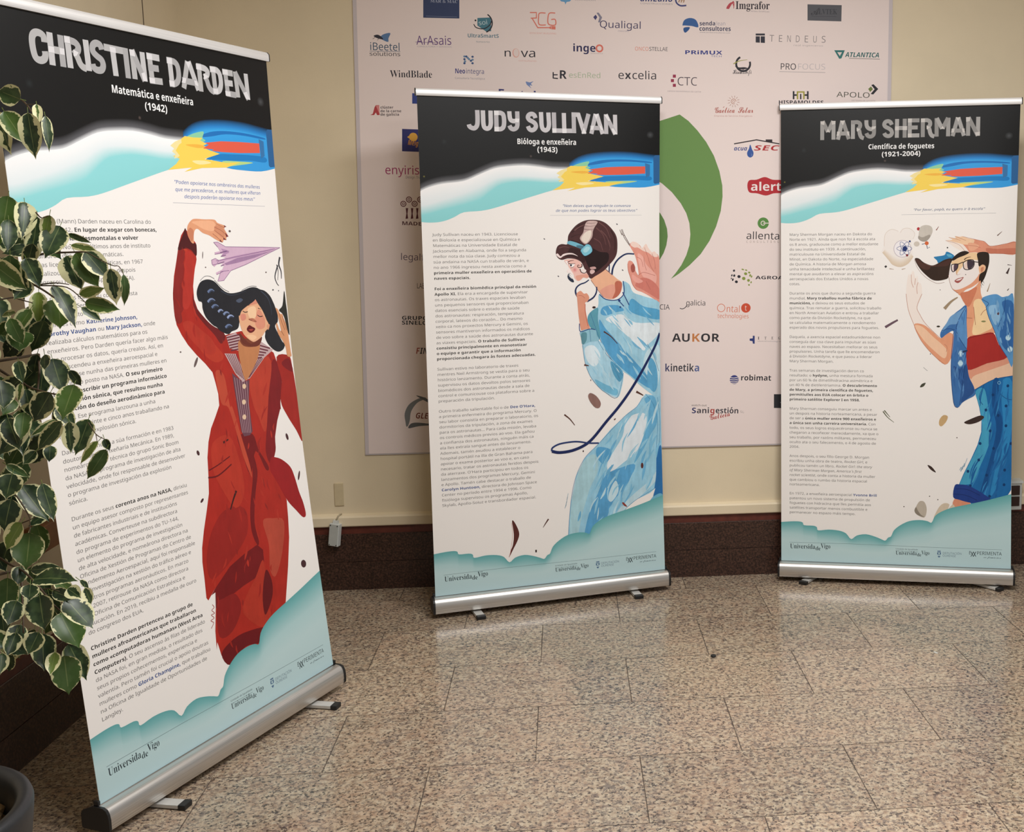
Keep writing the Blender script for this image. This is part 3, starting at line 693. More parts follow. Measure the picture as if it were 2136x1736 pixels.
('S','b03226',0.2,'657.6 870.4 647.6 861.7 650.9 849.8 655.6 859.7'),
('S','9a2620',0.2,'636.2 720.8 639.2 704.8 650.3 689.5 643.4 705.2'),
('S','b03226',0.2,'668.7 835.9 659.3 817.4 661.9 796.6 668.1 815.7'),
('S','9a2620',0.2,'607.3 444.6 598.5 428.6 595.1 410.5 605.4 425.9'),
('S','b03226',0.2,'523.5 465.4 507.8 453.8 498.4 438.4 513.5 450.2'),
('S','9a2620',0.2,'845.2 632.6 845.7 620.3 854 608.2 853.8 620.5'),
('S','a62a22',0.2,'719.9 730.7 718.2 711.1 724.1 690.7 725.1 710.5'),
('S','9a2620',0.2,'618 802.6 607.9 790.8 610.3 775.9 615.4 788.9'),
('S','b03226',0.2,'567.9 1253.6 568.8 1235.2 576 1217.5 576.7 1236.1'),
('S','b03226',0.2,'685.4 992 666.1 974.2 654.4 953.4 674 970.8'),
('S','b03226',0.2,'772.9 707.1 775.5 691.8 780.7 676.4 781 691.7'),
('S','b03226',0.2,'517.4 446.9 506.5 436 511 420 515.2 433.1'),
('S','9a2620',0.2,'799.7 826.1 778.2 811.1 778.2 788.6 787.2 807.9'),
('S','b03226',0.2,'663.7 465.3 656.5 455.3 662.7 442.4 666.4 453.1'),
('S','b03226',0.2,'714.9 973.4 701.4 966.8 699.5 955.2 709.5 963.3'),
('S','b03226',0.2,'847.2 837.7 844.9 825.3 848.8 812.4 852.8 824.8'),
('S','9a2620',0.2,'522.4 339.4 517.4 318.3 526.7 294.5 523.2 317.2'),
('S','9a2620',0.2,'847.2 917.1 820.2 899.9 808.1 876 826.6 897'),
('S','8f2420',0.2,'645 879.4 643.3 864.5 645.2 849.4 647.6 864.2'),
('S','b03226',0.2,'537.6 1325.4 532.3 1311.6 537.7 1298.3 537.7 1311.8'),
('S','b03226',0.2,'712.4 909.5 690.2 891.5 681.4 868.2 694.2 889.9'),
('S','a62a22',0.2,'831.6 919.8 823 901.8 814.3 883.8 827.7 900.5'),
('S','8f2420',0.2,'596.8 639.3 590.4 625.5 593.7 609.6 598.5 623.8'),
('S','9a2620',0.2,'577.2 535.2 573.7 520.6 570.8 505.8 579.4 518.9'),
('S','b03226',0.2,'676.5 685.1 680.4 659.7 699.1 635.5 684.8 660.1'),
('S','8f2420',0.2,'713.7 182.7 708.1 169.8 711.8 154.1 714.4 167.9'),
('S','8f2420',0.2,'677.9 620.5 678.1 608 688.4 596.2 686.1 608.6'),
('S','9a2620',0.2,'541.5 252 538 238.9 547.4 224.1 545 238'),
('S','9a2620',0.2,'885.7 1082.1 882.4 1067.5 894.3 1054.2 892.8 1068.4'),
('S','b03226',0.2,'594.3 572.5 598.7 549.9 604.9 527.2 603.4 549.7'),
('S','8f2420',0.2,'651.2 1058.1 649.2 1047.8 653 1037.4 655.7 1047.8'),
('S','a62a22',0.2,'677.8 1144 675.3 1120 681.2 1096.1 680.7 1120.1'),
('S','a62a22',0.2,'567.7 673.7 564.9 659.9 566.4 645.3 571.9 658.7'),
('S','8f2420',0.2,'775.6 618.3 777.4 605.2 786.5 592.4 784.5 605.6'),
('S','b03226',0.2,'760.9 665 763.8 651.3 774.8 638.5 772.3 652.3'),
('S','9a2620',0.2,'745 294.3 736 277.4 730.8 259.1 740.6 275.5'),
('S','8f2420',0.2,'676.6 472.4 670.6 464.5 667.8 455.4 676.5 462'),
('S','8f2420',0.2,'784.8 807.6 779.1 789 774.2 770.3 784.6 787.7'),
('P','c4a9aa',0.0,'694 1152.7 737.3 1160 756 1146 748.6 1101.6 703.7 1115.1'),
('P','c4a9aa',0.0,'846.3 1124.7 905.8 1090.3 852.1 1067.7 823.9 1066.3 836.2 1105.8'),
('C','6b3440',4.39,None,'695.1 1148.2 754.5 1152.7'),
('C','6b3440',4.39,None,'697.6 1140.1 753.1 1144'),
('C','6b3440',4.39,None,'700.1 1132.1 751.6 1135.3'),
('C','6b3440',4.39,None,'702.6 1124 750.2 1126.6'),
('C','6b3440',4.39,None,'705.1 1115.8 748.7 1117.9'),
('C','6b3440',4.39,None,'707.7 1107.7 747.2 1109.2'),
('C','6b3440',4.68,None,'842.6 1110.6 891.1 1096.4'),
('C','6b3440',4.66,None,'838.2 1101.1 880 1090.2'),
('C','6b3440',4.64,None,'833.8 1091.5 869 1084.1'),
('C','6b3440',4.62,None,'829.4 1082 858.1 1078'),
('C','6b3440',4.6,None,'825 1072.6 847.2 1071.9'),
('P','c4a9aa',0.0,'677.8 1102.2 727.8 1095.8 766.4 1011.2 744.2 1006.9 716.1 1035.5'),
('P','c4a9aa',0.0,'858.2 1070.2 777.6 1013.3 759.8 1012 822.6 1066.5'),
('C','6b3440',2.73,None,'686.9 1099.4 721.4 1035.7'),
('C','6b3440',2.73,None,'695.1 1098.5 728.4 1030.4'),
('C','6b3440',2.74,None,'703.4 1097.6 735.4 1025'),
('C','6b3440',2.75,None,'711.6 1096.7 742.4 1019.7'),
('C','6b3440',2.76,None,'719.9 1095.8 749.5 1014.3'),
('C','6b3440',2.77,None,'728.3 1094.9 756.6 1008.9'),
('C','6b3440',2.8,None,'849.5 1068.9 776.2 1016.6'),
('C','6b3440',2.79,None,'841.2 1069.8 772.9 1017'),
('C','6b3440',2.79,None,'833 1070.7 769.6 1017.5'),
('C','6b3440',2.78,None,'824.8 1071.7 766.3 1017.9'),
('P','6b4450',0.0,'700.5 1039.6 744.2 1006.9 775.7 1009.9 760.5 940.1 761.6 849.4 747.6 840.1 720.7 840.5 710.7 858.4 705.7 939.5'),
('C','ad8d94',2.18,None,'709.1 1025.3 712.1 938.5 716.3 852.9'),
('C','ad8d94',2.19,None,'719.6 1021.7 721.1 937.1 723.4 851.7'),
('C','ad8d94',2.2,None,'730.2 1018.1 730.1 935.7 730.6 850.4'),
('C','ad8d94',2.21,None,'740.9 1014.5 739.3 934.3 737.7 849.1'),
('C','ad8d94',2.22,None,'751.6 1010.9 748.4 932.9 744.9 847.8'),
('C','ad8d94',2.23,None,'762.4 1007.2 757.6 931.5 752.2 846.6'),
('E','e3c3a4',0.0,748.4,993.0,8.59,7.98,0),
('E','e3c3a4',0.0,738.5,945.2,8.58,7.97,0),
('E','e3c3a4',0.0,732.3,899.6,8.58,7.97,0),
('S','c08055',0.15,'754.6 1137.3 839.5 1125.4 828.3 1075.8 782.8 1027 757 1011.5 745.7 1054 740.9 1103.3'),
('S','7a3f2c',0.15,'757.6 1139.2 839.9 1128.1 834.4 1111.4 795.7 1110 763.4 1118.6'),
('S','6b3226',0.15,'755.4 1157.3 801.4 1119.5 856.2 1137.6 842 1112.8 805.7 1110 763.6 1125.9'),
('S','24252b',0.3,'589.3 1286 596.5 1304.8 612.8 1320.9 641.5 1325.9 669.4 1318.2 694.3 1297.3 715 1284.7 739.4 1279.8 777.6 1282.7 825.6 1292.9 853 1292 871.1 1285.3 895.2 1278.8 917.9 1261.7 931 1239.7 937.2 1226 945.4 1198.8 942.8 1177.6 927.2 1164.3 939.7 1137.8 955.7 1112 966.9 1102.3 956.7 1087.1 933.6 1081.5 909.7 1089.4 884.3 1110.6 872.5 1132.9 876.4 1151.5 869.1 1191.5 816.1 1208.6 768.1 1199.5 753.4 1175.3 740.1 1168.3 720.8 1165 704.7 1158.1 673.6 1169.7 657.6 1183 641.2 1191.8 616.8 1215.8 606.9 1240.9 606.6 1260.3 593.6 1266'),
('S','e6b08a',0.08,'762.6 1217.2 773 1229.7 801.8 1241 823 1251.4 847.4 1256.1 857.5 1239.3 874.1 1217.3 886.4 1192.8 897.6 1170.8 893.8 1162.6 875.5 1151.1 856.9 1137 822.8 1124.6 803 1129.2 775.3 1149.8 763.9 1173.9 759.7 1199.7'),
('S','d88f76',0.1,'809.4 1240 830.8 1251.4 850.8 1252.7 853.2 1242.2 824.9 1238.9'),
('S','dc9379',0.1,'854.2 1223.9 879.6 1193.3 874.9 1164.8 844.2 1162.2 831.9 1184.1'),
('S','da8d78',0.1,'768.3 1212.2 789.6 1213.2 790.9 1197.7 771.1 1194.2'),
('S','f3cba4',0.06,'803.5 1227.5 839.7 1232.7 838.7 1201.7 810.6 1198.7'),
('S','f2c49c',0.06,'786.4 1146.7 813.8 1146.8 832.1 1137.3 811.1 1130.2'),
('S','24252b',0.2,'755.5 1215.7 773.8 1234.7 814.9 1249.9 847.7 1258.1 834.3 1248.6 805.2 1237.7 776 1224.4 764.1 1210'),
('S','24252b',0.2,'845.7 1258.2 867.1 1254.3 899.5 1228.6 905.8 1191.2 892 1181.8 876.9 1214.5 856.7 1239.4'),
('C','2b1c20',2.56,None,'780.4 1223.1 790.4 1218.5 803 1219.4'),
('C','2b1c20',2.64,None,'846.6 1206.3 857.6 1200.2 871.4 1200.8'),
('C','3a2622',2.58,0.97,'797.4 1237.7 817.2 1240'),
('C','3a2622',2.65,0.99,'852.8 1227.2 868.4 1222.4'),
('S','bd775e',0.1,'802.4 1196.3 824.2 1197.7 840.2 1186.5 831.9 1184.1 813.1 1190.3'),
('C','7a3f32',1.62,None,'804 1196.7 813.4 1191.8 820.6 1192.8'),
('C','7a3f32',1.64,None,'826.8 1189.7 838.1 1185.7'),
('S','68181d',0.0,'789.7 1166.5 803.2 1177.4 814.9 1172.6 829.5 1164.8 821.8 1156.4 807 1153.1 795.9 1157.2'),
('S','a8453e',0.0,'799.6 1164.9 821.5 1164.2 808.7 1158.6'),
('C','3a0c12',1.62,None,'793.6 1166.7 809.4 1167.4 826.4 1165.3'),
('S','d99a78',0.0,'887 1171.1 901.8 1171.5 890.9 1155'),
('C','66789c',7.79,1.8,'635.9 1288.1 645.5 1294.5 655.7 1295.1 664.4 1290.3'),
('C','3a4660',2.99,0.9,'641.8 1286.1 651.9 1291 662.3 1287.1'),
('C','7c8cb0',7.8,1.8,'631 1259.8 641.9 1267.1 653.5 1267.6 663.3 1262.1'),
('C','3a4660',3.0,0.9,'637.7 1257.6 649.2 1263 661 1258.5'),
('C','66789c',7.85,1.81,'645.5 1242.1 655.6 1248.7 666.4 1249.1 675.5 1244'),
('C','3a4660',3.02,0.9,'651.7 1240 662.4 1244.9 673.3 1240.7'),
('C','8d9cc0',7.93,1.83,'670.8 1227.8 678.3 1232.7 686.4 1233 693.3 1229.1'),
('C','3a4660',3.05,0.91,'675.4 1226.2 683.4 1229.8 691.6 1226.7'),
('C','7c8cb0',8.03,1.85,'692.5 1218.2 701.5 1224 711.2 1224.3 719.3 1219.7'),
('C','3a4660',3.08,0.92,'698.1 1216.3 707.6 1220.6 717.4 1216.8'),
('C','93a4cc',8.09,1.87,'707.6 1206.7 717.6 1213.1 728.3 1213.4 737.4 1208.3'),
('C','3a4660',3.11,0.93,'713.7 1204.6 724.3 1209.3 735.2 1205.1'),
('C','66789c',8.07,1.86,'694.9 1178.8 705.3 1185.4 716.4 1185.6 725.8 1180.2'),
('C','3a4660',3.1,0.93,'701.3 1176.5 712.3 1181.3 723.6 1176.9'),
('S','4a5468',0.3,'754.5 1256.3 774.5 1262.6 786.9 1256.8 768.5 1249.1'),
('C','3c4554',4.05,1.35,'875.1 1279.9 904 1257.3 915.8 1227.5 915.7 1201.1'),
('C','39414f',3.15,0.95,'693.1 1289.9 727.6 1275.5 765.1 1275.8 804.7 1283.8'),
('C','4a4f58',1.19,None,'609.8 1323.5 628.9 1334.7 650 1335 670.1 1326.8'),
('C','4a4f58',1.22,None,'669.5 1323.1 701.5 1296.9 728.9 1284.2'),
('C','4a4f58',1.29,None,'785.8 1286.1 826.2 1296.7 857.5 1295.1'),
('S','d8996f',0.12,'939 1221.9 949.6 1217.2 958.7 1202.6 970.1 1199.6 973.4 1188.1 983.1 1168.9 988.1 1146.9 990.9 1111.3 993.6 1075.6 993.7 1060.5 973.2 1062.8 969.4 1091.2 956.5 1116.8 939.6 1137.2 932.7 1167.3 938.6 1172.6 946.4 1153.2 954.8 1147.1 950.2 1176.5 944.1 1206.4'),
('C','8f5840',2.07,None,'953.7 1203.5 962 1176.1 974.6 1148.1'),
('C','8f5840',2.08,None,'969.2 1194.3 975.9 1169.5 983 1147.3'),
('C','8f5840',2.08,None,'954.8 1147.1 967.3 1129.8'),
('S','2b2c27',0.2,'991.3 1274.8 993.8 1235.6 995.9 1195 996.6 1132.5 987.7 1144.2 980.2 1182.7 970.4 1201.7 955.4 1214.1 975.6 1228.8'),
('C','35353c',7.59,2.76,'985.4 1383.2 976.9 1359.5 985.1 1338 983.6 1314'),
('C','35353c',5.47,2.05,'971.1 1357.1 952.2 1323.4 957.3 1301.9 966.8 1292.1'),
('C','35353c',3.43,1.37,'966 1359.9 970.4 1338.5 964 1309.6'),
('E','35353c',0.0,935.6,1280.2,4.13,2.12,0),
('E','55555c',0.0,963.1,1276.3,2.09,2.14,0),
('E','6a5a58',0.0,632.0,1397.5,1.8,10.95,-0.2),
('E','6a5a58',0.0,638.5,1361.3,3.02,2.11,0),
('E','6a5a58',0.0,909.7,1337.2,3.52,2.28,0),
('E','6a5a58',0.0,497.2,1125.1,3.4,2.46,0),
('E','6a5a58',0.0,553.7,1089.6,4.7,16.72,-0.6),
('E','6a5a58',0.0,759.3,1466.5,5.14,3.48,0),
('E','4a2c30',0.0,924.6,803.9,5.88,12.16,0.3),
('E','4a2c30',0.0,516.0,827.8,5.29,8.35,0.4),
('E','4a2c30',0.0,506.5,687.9,8.29,4.18,0.6),
('E','4a2c30',0.0,959.9,667.4,4.53,16.09,-0.4),
('E','4a2c30',0.0,923.0,377.2,12.1,14.14,0.7),
('C','a85050',2.05,None,'471 311.1 483.8 324.3 473.5 333.7 488.5 337.3 478.7 349.5 493.1 350.4 483.3 362.5 494.5 367.6 488.5 378.3'),
('G','62a9ab 7ab7b9 b2d4d6 bfdadc bad6da b3d0d6',['0 177.5 45.8 182 80.1 182.5 96 177.7 101.8 166.1 142.8 165 158.7 158.5 164.5 144.5 210.9 149.6 256.2 146.4 287.3 135.1 310 109.4 335.1 126.8 374.4 134 413.6 124.8 441.6 114 459.5 107.6 472.2 122.1 485 128.4 497 155.7 524.5 179.9 563.1 199.8 607.3 205.9 640.4 202.3 659.2 195.9 673.2 225.3 700.4 246.4 744 265 809.3 281.4 891.1 301.7 952.1 318.3 1000 330.7','0 162 45.9 165.7 80.1 165.9 96.1 160.7 101.9 153 142.9 148.5 158.8 141.4 164.5 133.6 211 132.2 256.3 129.2 287.4 116.3 310 104.8 335.3 108.8 374.5 114.6 413.7 109.1 441.8 99.6 459.6 97 472.4 103.9 485.1 117.2 497.1 138 524.7 161.5 563.3 178.3 607.5 184.7 640.6 182.2 659.3 185 673.4 202.9 700.6 224.8 744.3 242.5 809.6 259.3 891.4 276.6 952.3 291.7 1000 304.1','0 127 46.1 126.4 80.4 124.7 96.4 121.4 102.1 116.8 143.1 112.5 159 106.7 164.8 100.4 211.3 95.3 256.6 90.4 287.6 85.3 310.2 80.6 335.5 76.9 374.8 74.6 414 73.5 442 73.7 459.8 76.2 472.6 81.7 485.3 90.2 497.5 100.6 525.1 112.2 563.9 123.5 608 133.8 641 143.2 659.6 152.6 673.8 163 701.2 175.1 744.9 188.6 810.2 202.9 892.1 217 952.7 229.4 1000 240.9','0 97.2 46.2 95.2 80.5 92.4 96.5 88.7 102.3 84.3 143.3 80.6 159.2 75.8 164.9 70.3 211.5 66.3 256.7 62.4 287.8 58.3 310.4 54.4 335.7 51.6 375 50.2 414.2 50.2 442.2 51.2 460 53.4 472.8 56.8 485.6 61.6 497.8 67.4 525.5 74.6 564.3 82.8 608.4 91.4 641.5 99.8 660.1 107.8 674.3 115.8 701.7 124.3 745.5 133.5 811 143.4 892.7 153.6 953.1 162.5 1000 170.8','0 3.1 46.7 3.9 81 4.5 97 4.8 102.7 4.9 143.7 5.6 159.7 5.9 165.3 6 211.9 6.8 257.1 7.6 288.2 8.2 310.7 8.6 336 9 375.3 9.7 414.6 10.4 442.5 10.9 460.4 11.2 473.2 11.5 486 11.7 498.3 11.9 526.1 12.4 564.9 13.1 609.2 13.9 642.3 14.5 661.1 14.8 675.4 15 702.9 15.5 746.8 16.3 812.5 17.5 894.2 18.9 953.9 19.8 1000 20.6','0 0 47 0 81.3 0 97.3 0 103 0 144 0 160 0 165.6 0 212.2 0 257.5 0 288.5 0 311.1 0 336.4 0 375.7 0 414.9 0 442.9 0 460.8 0 473.6 0 486.4 0 498.7 0 526.5 0 565.3 0 609.6 0 642.8 0 661.5 0 675.8 0 703.3 0 747.2 0 812.9 0 894.5 0 954.2 0 1000 0']),
('L','6c8489',1.25,None,'36.6 86.1 312.9 87.7 647.1 84.5 961.7 83.8'),
('T','s','26323a',39.0,58.2,151.9,58.8,21.39,'Universida'),
('T','s','26323a',152.5,53.5,175.8,53.2,17.79,'de'),
('T','s','26323a',176.3,63.3,218.9,63.0,21.32,'Vigo'),
('T','s','26323a',505.2,46.0,597.4,46.5,17.7,'Universida'),
('T','s','26323a',598.0,42.1,617.0,41.8,14.72,'de'),
('T','s','26323a',617.4,50.2,652.1,50.0,17.65,'Vigo'),
('T','r','44545c',505.0,69.4,602.0,68.9,5.85,'Unidade de Igualdade'),
('L','44545c',0.85,None,'505 63 602.1 61.9'),
('P','5a7796',0.0,'685.8 70.2 700.1 70.8 700.2 66.1 685.9 65.6'),
('P','5a7796',0.0,'684.8 63.2 690.3 63.4 689.3 51.7 684.9 53.9'),
('P','5a7796',0.0,'696.3 63.6 701.3 63.8 701.4 54.5 697 52'),
('P','5a7796',0.0,'687.2 47 699.3 47.4 696 40.3 690.6 40.1'),
('R','5a7796',693.1,57.7,4.95,2.2,0,6.2832),
('T','l','5d7086',708.0,55.9,790.2,55.5,9.3,'DEPUTACIÓN'),
('T','l','5d7086',708.1,44.3,765.7,44.1,9.31,'OURENSE'),
('T','m','26323a',820.1,59.0,830.0,58.7,15.07,'E'),
('L','26323a',2.53,None,'829.3 70.9 840.4 49.3'),
('L','26323a',2.53,None,'840.2 71.3 829.5 48.9'),
('L','26323a',2.53,None,'839.6 71.3 850.8 49.7'),
('L','26323a',2.53,None,'850.5 71.7 839.9 49.3'),
('T','m','26323a',854.0,58.5,960.8,58.0,14.99,'PERIMENTA'),
('T','c','44545c',884.1,45.1,958.1,44.2,6.91,'en feminino'),
]
MID_ART = [
('C','c2bfc3',17.6,None,'232.8 1947.7 233.3 1923.3 232.6 1900.6 229.4 1886.6 220.4 1877.9 209.5 1878.5 201 1883.9 198.1 1892'),
('C','cdcacd',17.6,None,'255.2 1947.3 255.4 1922.5 255.9 1896.9 259.6 1882.1 270.4 1877 280.9 1883.1 285.4 1897.8 285.6 1923.6 285.9 1947.2'),
('L','b9b6ba',17.6,None,'308 1948 307.9 1867.2'),
('C','c2bfc3',17.6,None,'299.5 1938.6 314.7 1939.4 327.3 1939 336.6 1931.4 339.1 1907.8 336 1886.4 326.2 1877.2 312.9 1876.2 299.6 1876.1'),
('C','cdcacd',17.6,None,'361.1 1946.9 361.9 1929.3 364.7 1915.6 371.6 1910.1 382.1 1909.2 394.9 1911.5'),
('C','b9b6ba',17.6,None,'393 1947.4 393.2 1918.1 392.2 1893.6 387.4 1882.5 376.4 1877.2 365.7 1881.2 360.2 1891.4'),
('C','c2bfc3',17.6,None,'466.9 1923.1 462.7 1934.3 452.2 1939.2 440.8 1935.1 436 1925.1 442.2 1915.2 454.9 1909.2 465.4 1900.9 468 1889.9 462 1879.9 450.9 1875.2 440.6 1879.8 435.5 1890.7'),
('C','cdcacd',17.6,None,'490.2 1947.3 490.9 1921.5 491.6 1898.4 495.7 1882.2 507 1876 517.9 1882.8 522.2 1899.4 521.5 1922.5 520.7 1946.5'),
('L','b9b6ba',17.6,None,'543.6 1947.4 544.3 1866.9'),
('L','c2bfc3',17.6,None,'535.4 1875.9 635.2 1876.5'),
('L','cdcacd',17.6,None,'584.9 1946.4 585.7 1867.5'),
('L','b9b6ba',17.6,None,'626.1 1946.3 626.1 1867.5'),
('L','c2bfc3',17.6,None,'617.1 1941.3 651.6 1941.3'),
('L','cdcacd',17.6,None,'644.4 1946 670 1866.9'),
('L','b9b6ba',17.6,None,'689 1945.7 666 1866.8'),
('L','c2bfc3',17.6,None,'699.4 1866.5 719.2 1946.2'),
('L','cdcacd',17.6,None,'723.5 1946.3 747.9 1866.7'),
('L','b9b6ba',17.6,None,'695.6 1890.3 747 1890'),
('L','c2bfc3',17.6,None,'763 1945.9 763.5 1867.2'),
('L','cdcacd',17.6,None,'802.3 1945.4 802.9 1866.4'),
('L','b9b6ba',17.6,None,'762.3 1945.2 802.2 1866.4'),
('P','e6e4e6',0.0,'299.8 1947.7 318.1 1948.1 318.2 1930.8 299.9 1930.1'),
('P','e6e4e6',0.0,'299.2 1884.6 317.2 1885.2 317.1 1867.5 299.4 1867'),
('P','e6e4e6',0.0,'384 1919.7 401.8 1919 397.6 1904.2 383.6 1905.6'),
('P','e6e4e6',0.0,'534.9 1884.6 552.6 1884.8 552.2 1867.2 535.8 1866.7'),
('P','e6e4e6',0.0,'576.9 1884.7 594.7 1884.9 595.3 1867.2 577.8 1866.7'),
('P','e6e4e6',0.0,'657.7 1866.5 667.8 1891.6 678.7 1867.2'),
('P','e6e4e6',0.0,'694.4 1882.1 700.1 1898.9 712.2 1899.2 707.8 1882.5'),
('P','e6e4e6',0.0,'733.7 1899.6 743.2 1899.3 749.6 1882.5 740.1 1882.2'),
('P','e6e4e6',0.0,'711.1 1945.9 731.9 1946 722.1 1924.7'),
('P','e6e4e6',0.0,'754.2 1945.6 770.4 1946.1 781.4 1920.4 772.6 1920.1'),
('P','e6e4e6',0.0,'785.6 1889 794.5 1890.8 811.8 1866.7 794.7 1866.2'),
('T','b','f4f4f4',388.5,1819.6,635.7,1820.4,21.61,'Bióloga e enxeñeira'),
('T','b','f4f4f4',471.1,1790.5,555.5,1789.4,20.62,'(1943)'),
('T','j','3a5c96',570.2,1570.7,865.9,1571.1,10.59,'"Non deixes que ninguén te convenza'),
('T','j','3a5c96',542.3,1551.2,894.0,1552.0,10.6,'de que non podes lograr os teus obxectivos"'),
('L','a9adb4',0.86,None,'518.5 1537.5 914.9 1537.1'),
('B','6e6c6c',40.4,1458.1,21.418,10.71,342.9,['Judy Sullivan naceu en 1943. Licenciouse','en Bioloxía e especializouse en Química e','Matemáticas na Universidade Estatal de','Jacksonville en Alabama, onde foi a segunda','mellor nota da súa clase. Judy comezou a','súa andaina na NASA cun traballo de verán, e','no ano 1966 ingresou nesta axencia como a','*primeira muller enxeñeira en operacións de*','*naves espaciais.*','','*Foi a enxeñeira biomédica principal da misión*','*Apollo XI.* Ela era a encargada de supervisar','os astronautas. Os traxes espaciais levaban','uns pequenos sensores que proporcionaban','datos esenciais sobre o estado de saúde','dos astronautas: respiración, temperatura','corporal, latexos do corazón... Do mesmo','xeito ca nos proxectos Mercury e Gemini, os','sensores mantiveron informados os médicos','de voo sobre a saúde dos astronautas durante','as viaxes espaciais. *O traballo de Sullivan*','*consistiu principalmente en monototizar*','*o equipo e garantir que a información*','*proporcionada chegara ás fontes adecuadas.*','','Sullivan estivo no laboratorio de traxes','mentres Neil Armstrong se vestía para o seu','histórico lanzamento. Durante a conta atrás,','supervisou os datos devoltos polos sensores','biomédicos dos astronautas desde a sala de','control e comunicouse coa plataforma sobre a','preparación da tripulación.','',"Outro traballo salientable foi o de #Dee O'Hara,#",'a primeira enfermeira do programa Mercury. O','seu labor consistía en preparar o laboratorio, os','dormitorios da tripulación, a zona de exames','para os astronautas... Para cada misión, levaba','os controis médicos previos ao voo. Ela gañou','a confianza dos astronautas, ninguén máis ca','ela lles extraía sangue antes do lanzamento.','Ademais, tamén axudou a establecer o','hospital portátil na illa de Gran Bahama para','apoiar o exame posterior ao voo e, en caso','necesario, tratar os astronautas feridos despois',"da aterraxe. O'Hara participou en todos os",'lanzamentos dos programas Mercury, Gemini','e Apollo. Tamén cabe destacar o traballo de','#Carolyn Huntoon,# directora do Johnson Space','Center no período entre 1994 e 1996. Como','fisióloga supervisou os programas Apollo,','Skylab, Apollo-Soiuz e transbordador espacial.']),
('S','e39a89',0.14,'848.1 1335.8 854.4 1348.3 869.6 1343.9 882.3 1322.7 883.3 1307.2 897.4 1286.7 894.7 1318.3 885.9 1357.8 876.4 1380.3 858.5 1412.6 870.9 1425.7 889.4 1422.2 904.9 1412.4 915.8 1398.2 928.7 1402.4 940 1402.3 948 1393.8 962.7 1379.6 979.4 1379.4 1000 1356.5 1000 1276.6 1000 1167.8 977.6 1180.2 944.1 1199.8 911.7 1215.7 886.4 1225.3 868 1248.3 859.3 1276.6 849.1 1307.7'),
('S','f4d8cc',0.05,'863.1 1414 871 1427.4 895.6 1420.8 914.3 1399.7 933.7 1417.8 946.5 1399.4 962.8 1382.4 976.1 1385.1 992.9 1365.1 972.6 1362.5 946.3 1379.7 920.5 1388.4 895.4 1402.6 879.8 1402.7'),
('S','eeb2a5',0.1,'895 1377.4 920.2 1363.1 932.7 1334.7 962 1306 985.5 1282.8 978.4 1248.8 944.8 1255.2 912.7 1289.8 900.6 1329.5'),
('S','d27f72',0.15,'912.5 1275.7 961.6 1263.4 998.9 1225.4 998.5 1182.5 960.8 1200.7 911.8 1227.6 880.4 1245.2'),
('S','eda99c',0.1,'868.7 1290.6 893.5 1276 918.8 1261.4 896.3 1253.4 871.5 1268'),
('C','b0655c',1.5,None,'888.5 1363.4 910.4 1351.9 919.6 1320.8'),
('C','b0655c',1.54,None,'927.1 1402.4 942.8 1362.8 955.6 1325.9 972.1 1300.1'),
('C','b0655c',1.55,None,'962.7 1376.7 975.8 1345.5 978.9 1311.4'),
('C','b0655c',1.54,None,'896.8 1286.7 919.3 1298.2 948.6 1292 978.7 1282.9'),
('C','b0655c',1.51,None,'923.4 1363 926.2 1334.8 935.6 1306.4'),
('C','b0655c',1.47,None,'848.1 1335.8 850.7 1307.7 860.8 1276.6 869.6 1248.3 887.9 1225.3'),
('C','b0655c',1.54,None,'931.8 1261.2 944.6 1241 954.4 1223.7'),
('S','a85a50',0.2,'863.2 1327.2 874.1 1335.5 881 1321.3 880.1 1304.4 868.9 1299 862.9 1310.3'),
('C','5a3a38',1.73,2.89,'826.6 1479.5 835.1 1455.9 858.5 1415.4'),
('C','5a3a38',1.44,None,'815.3 1477.6 823.3 1461.5 836.5 1451.7'),
('C','27345c',5.45,None,'767.1 1336.7 766.1 1300.5'),
('C','27345c',8.06,5.76,'777.7 1289.7 783 1319.8 799.1 1347.5 821.7 1366.8 845.8 1377.2 878.8 1375.8'),
('S','ebb493',0.1,'684.9 1273.9 702.6 1286.1 726.2 1298.2 749.9 1315.2 773.1 1297.6 799.3 1274.8 821.2 1257.6 817.7 1224 802.5 1201.8 780 1190.5 759.4 1190.9 739 1199.8 718.9 1224.5 699 1251.4'),
('S','e3a18d',0.1,'724.8 1225.8 754.5 1244.8 787 1249.8 789.3 1213.3 780.1 1193.3 753.6 1193.9 736.1 1204.6'),
('S','bf6c57',0.15,'790.1 1255.4 802.1 1265 821.2 1256.2 817.7 1224 802.5 1201.8 778.6 1191.6 791 1221.7'),
('C','5a3a4a',1.43,None,'686.2 1271.1 718.9 1224.5 739 1199.8'),
('C','27345c',2.3,None,'751.4 1314.6 778.9 1290.5'),
('S','4f3132',0.3,'590.3 1437.3 593.5 1456.4 608.3 1478.2 631.7 1500.1 663.7 1515.2 695.6 1518.8 730.4 1515.3 759.3 1501.6 785.2 1475.4 800.1 1450.4 804.3 1419.8 801.2 1380.9 788.9 1355.9 767.9 1333.3 749.9 1314.1 726.2 1298.2 702.6 1285.5 687.8 1277.1 676.9 1284.5 668 1301.8 659.6 1318.6 649.1 1340.8 637.2 1351.9 617.2 1359.8 588.6 1361.8 565.6 1356.5 551.5 1361 540.4 1374.8 539.4 1393.9 547 1412.9 564.2 1421 587 1419.5'),
('S','2a1b1c',0.25,'667.3 1409.5 693.3 1403.8 727.9 1387 762.9 1381.2 762.3 1347.9 732.5 1320.4 702.9 1301.3 682.8 1315.5 666.1 1348.9 658 1379.3'),
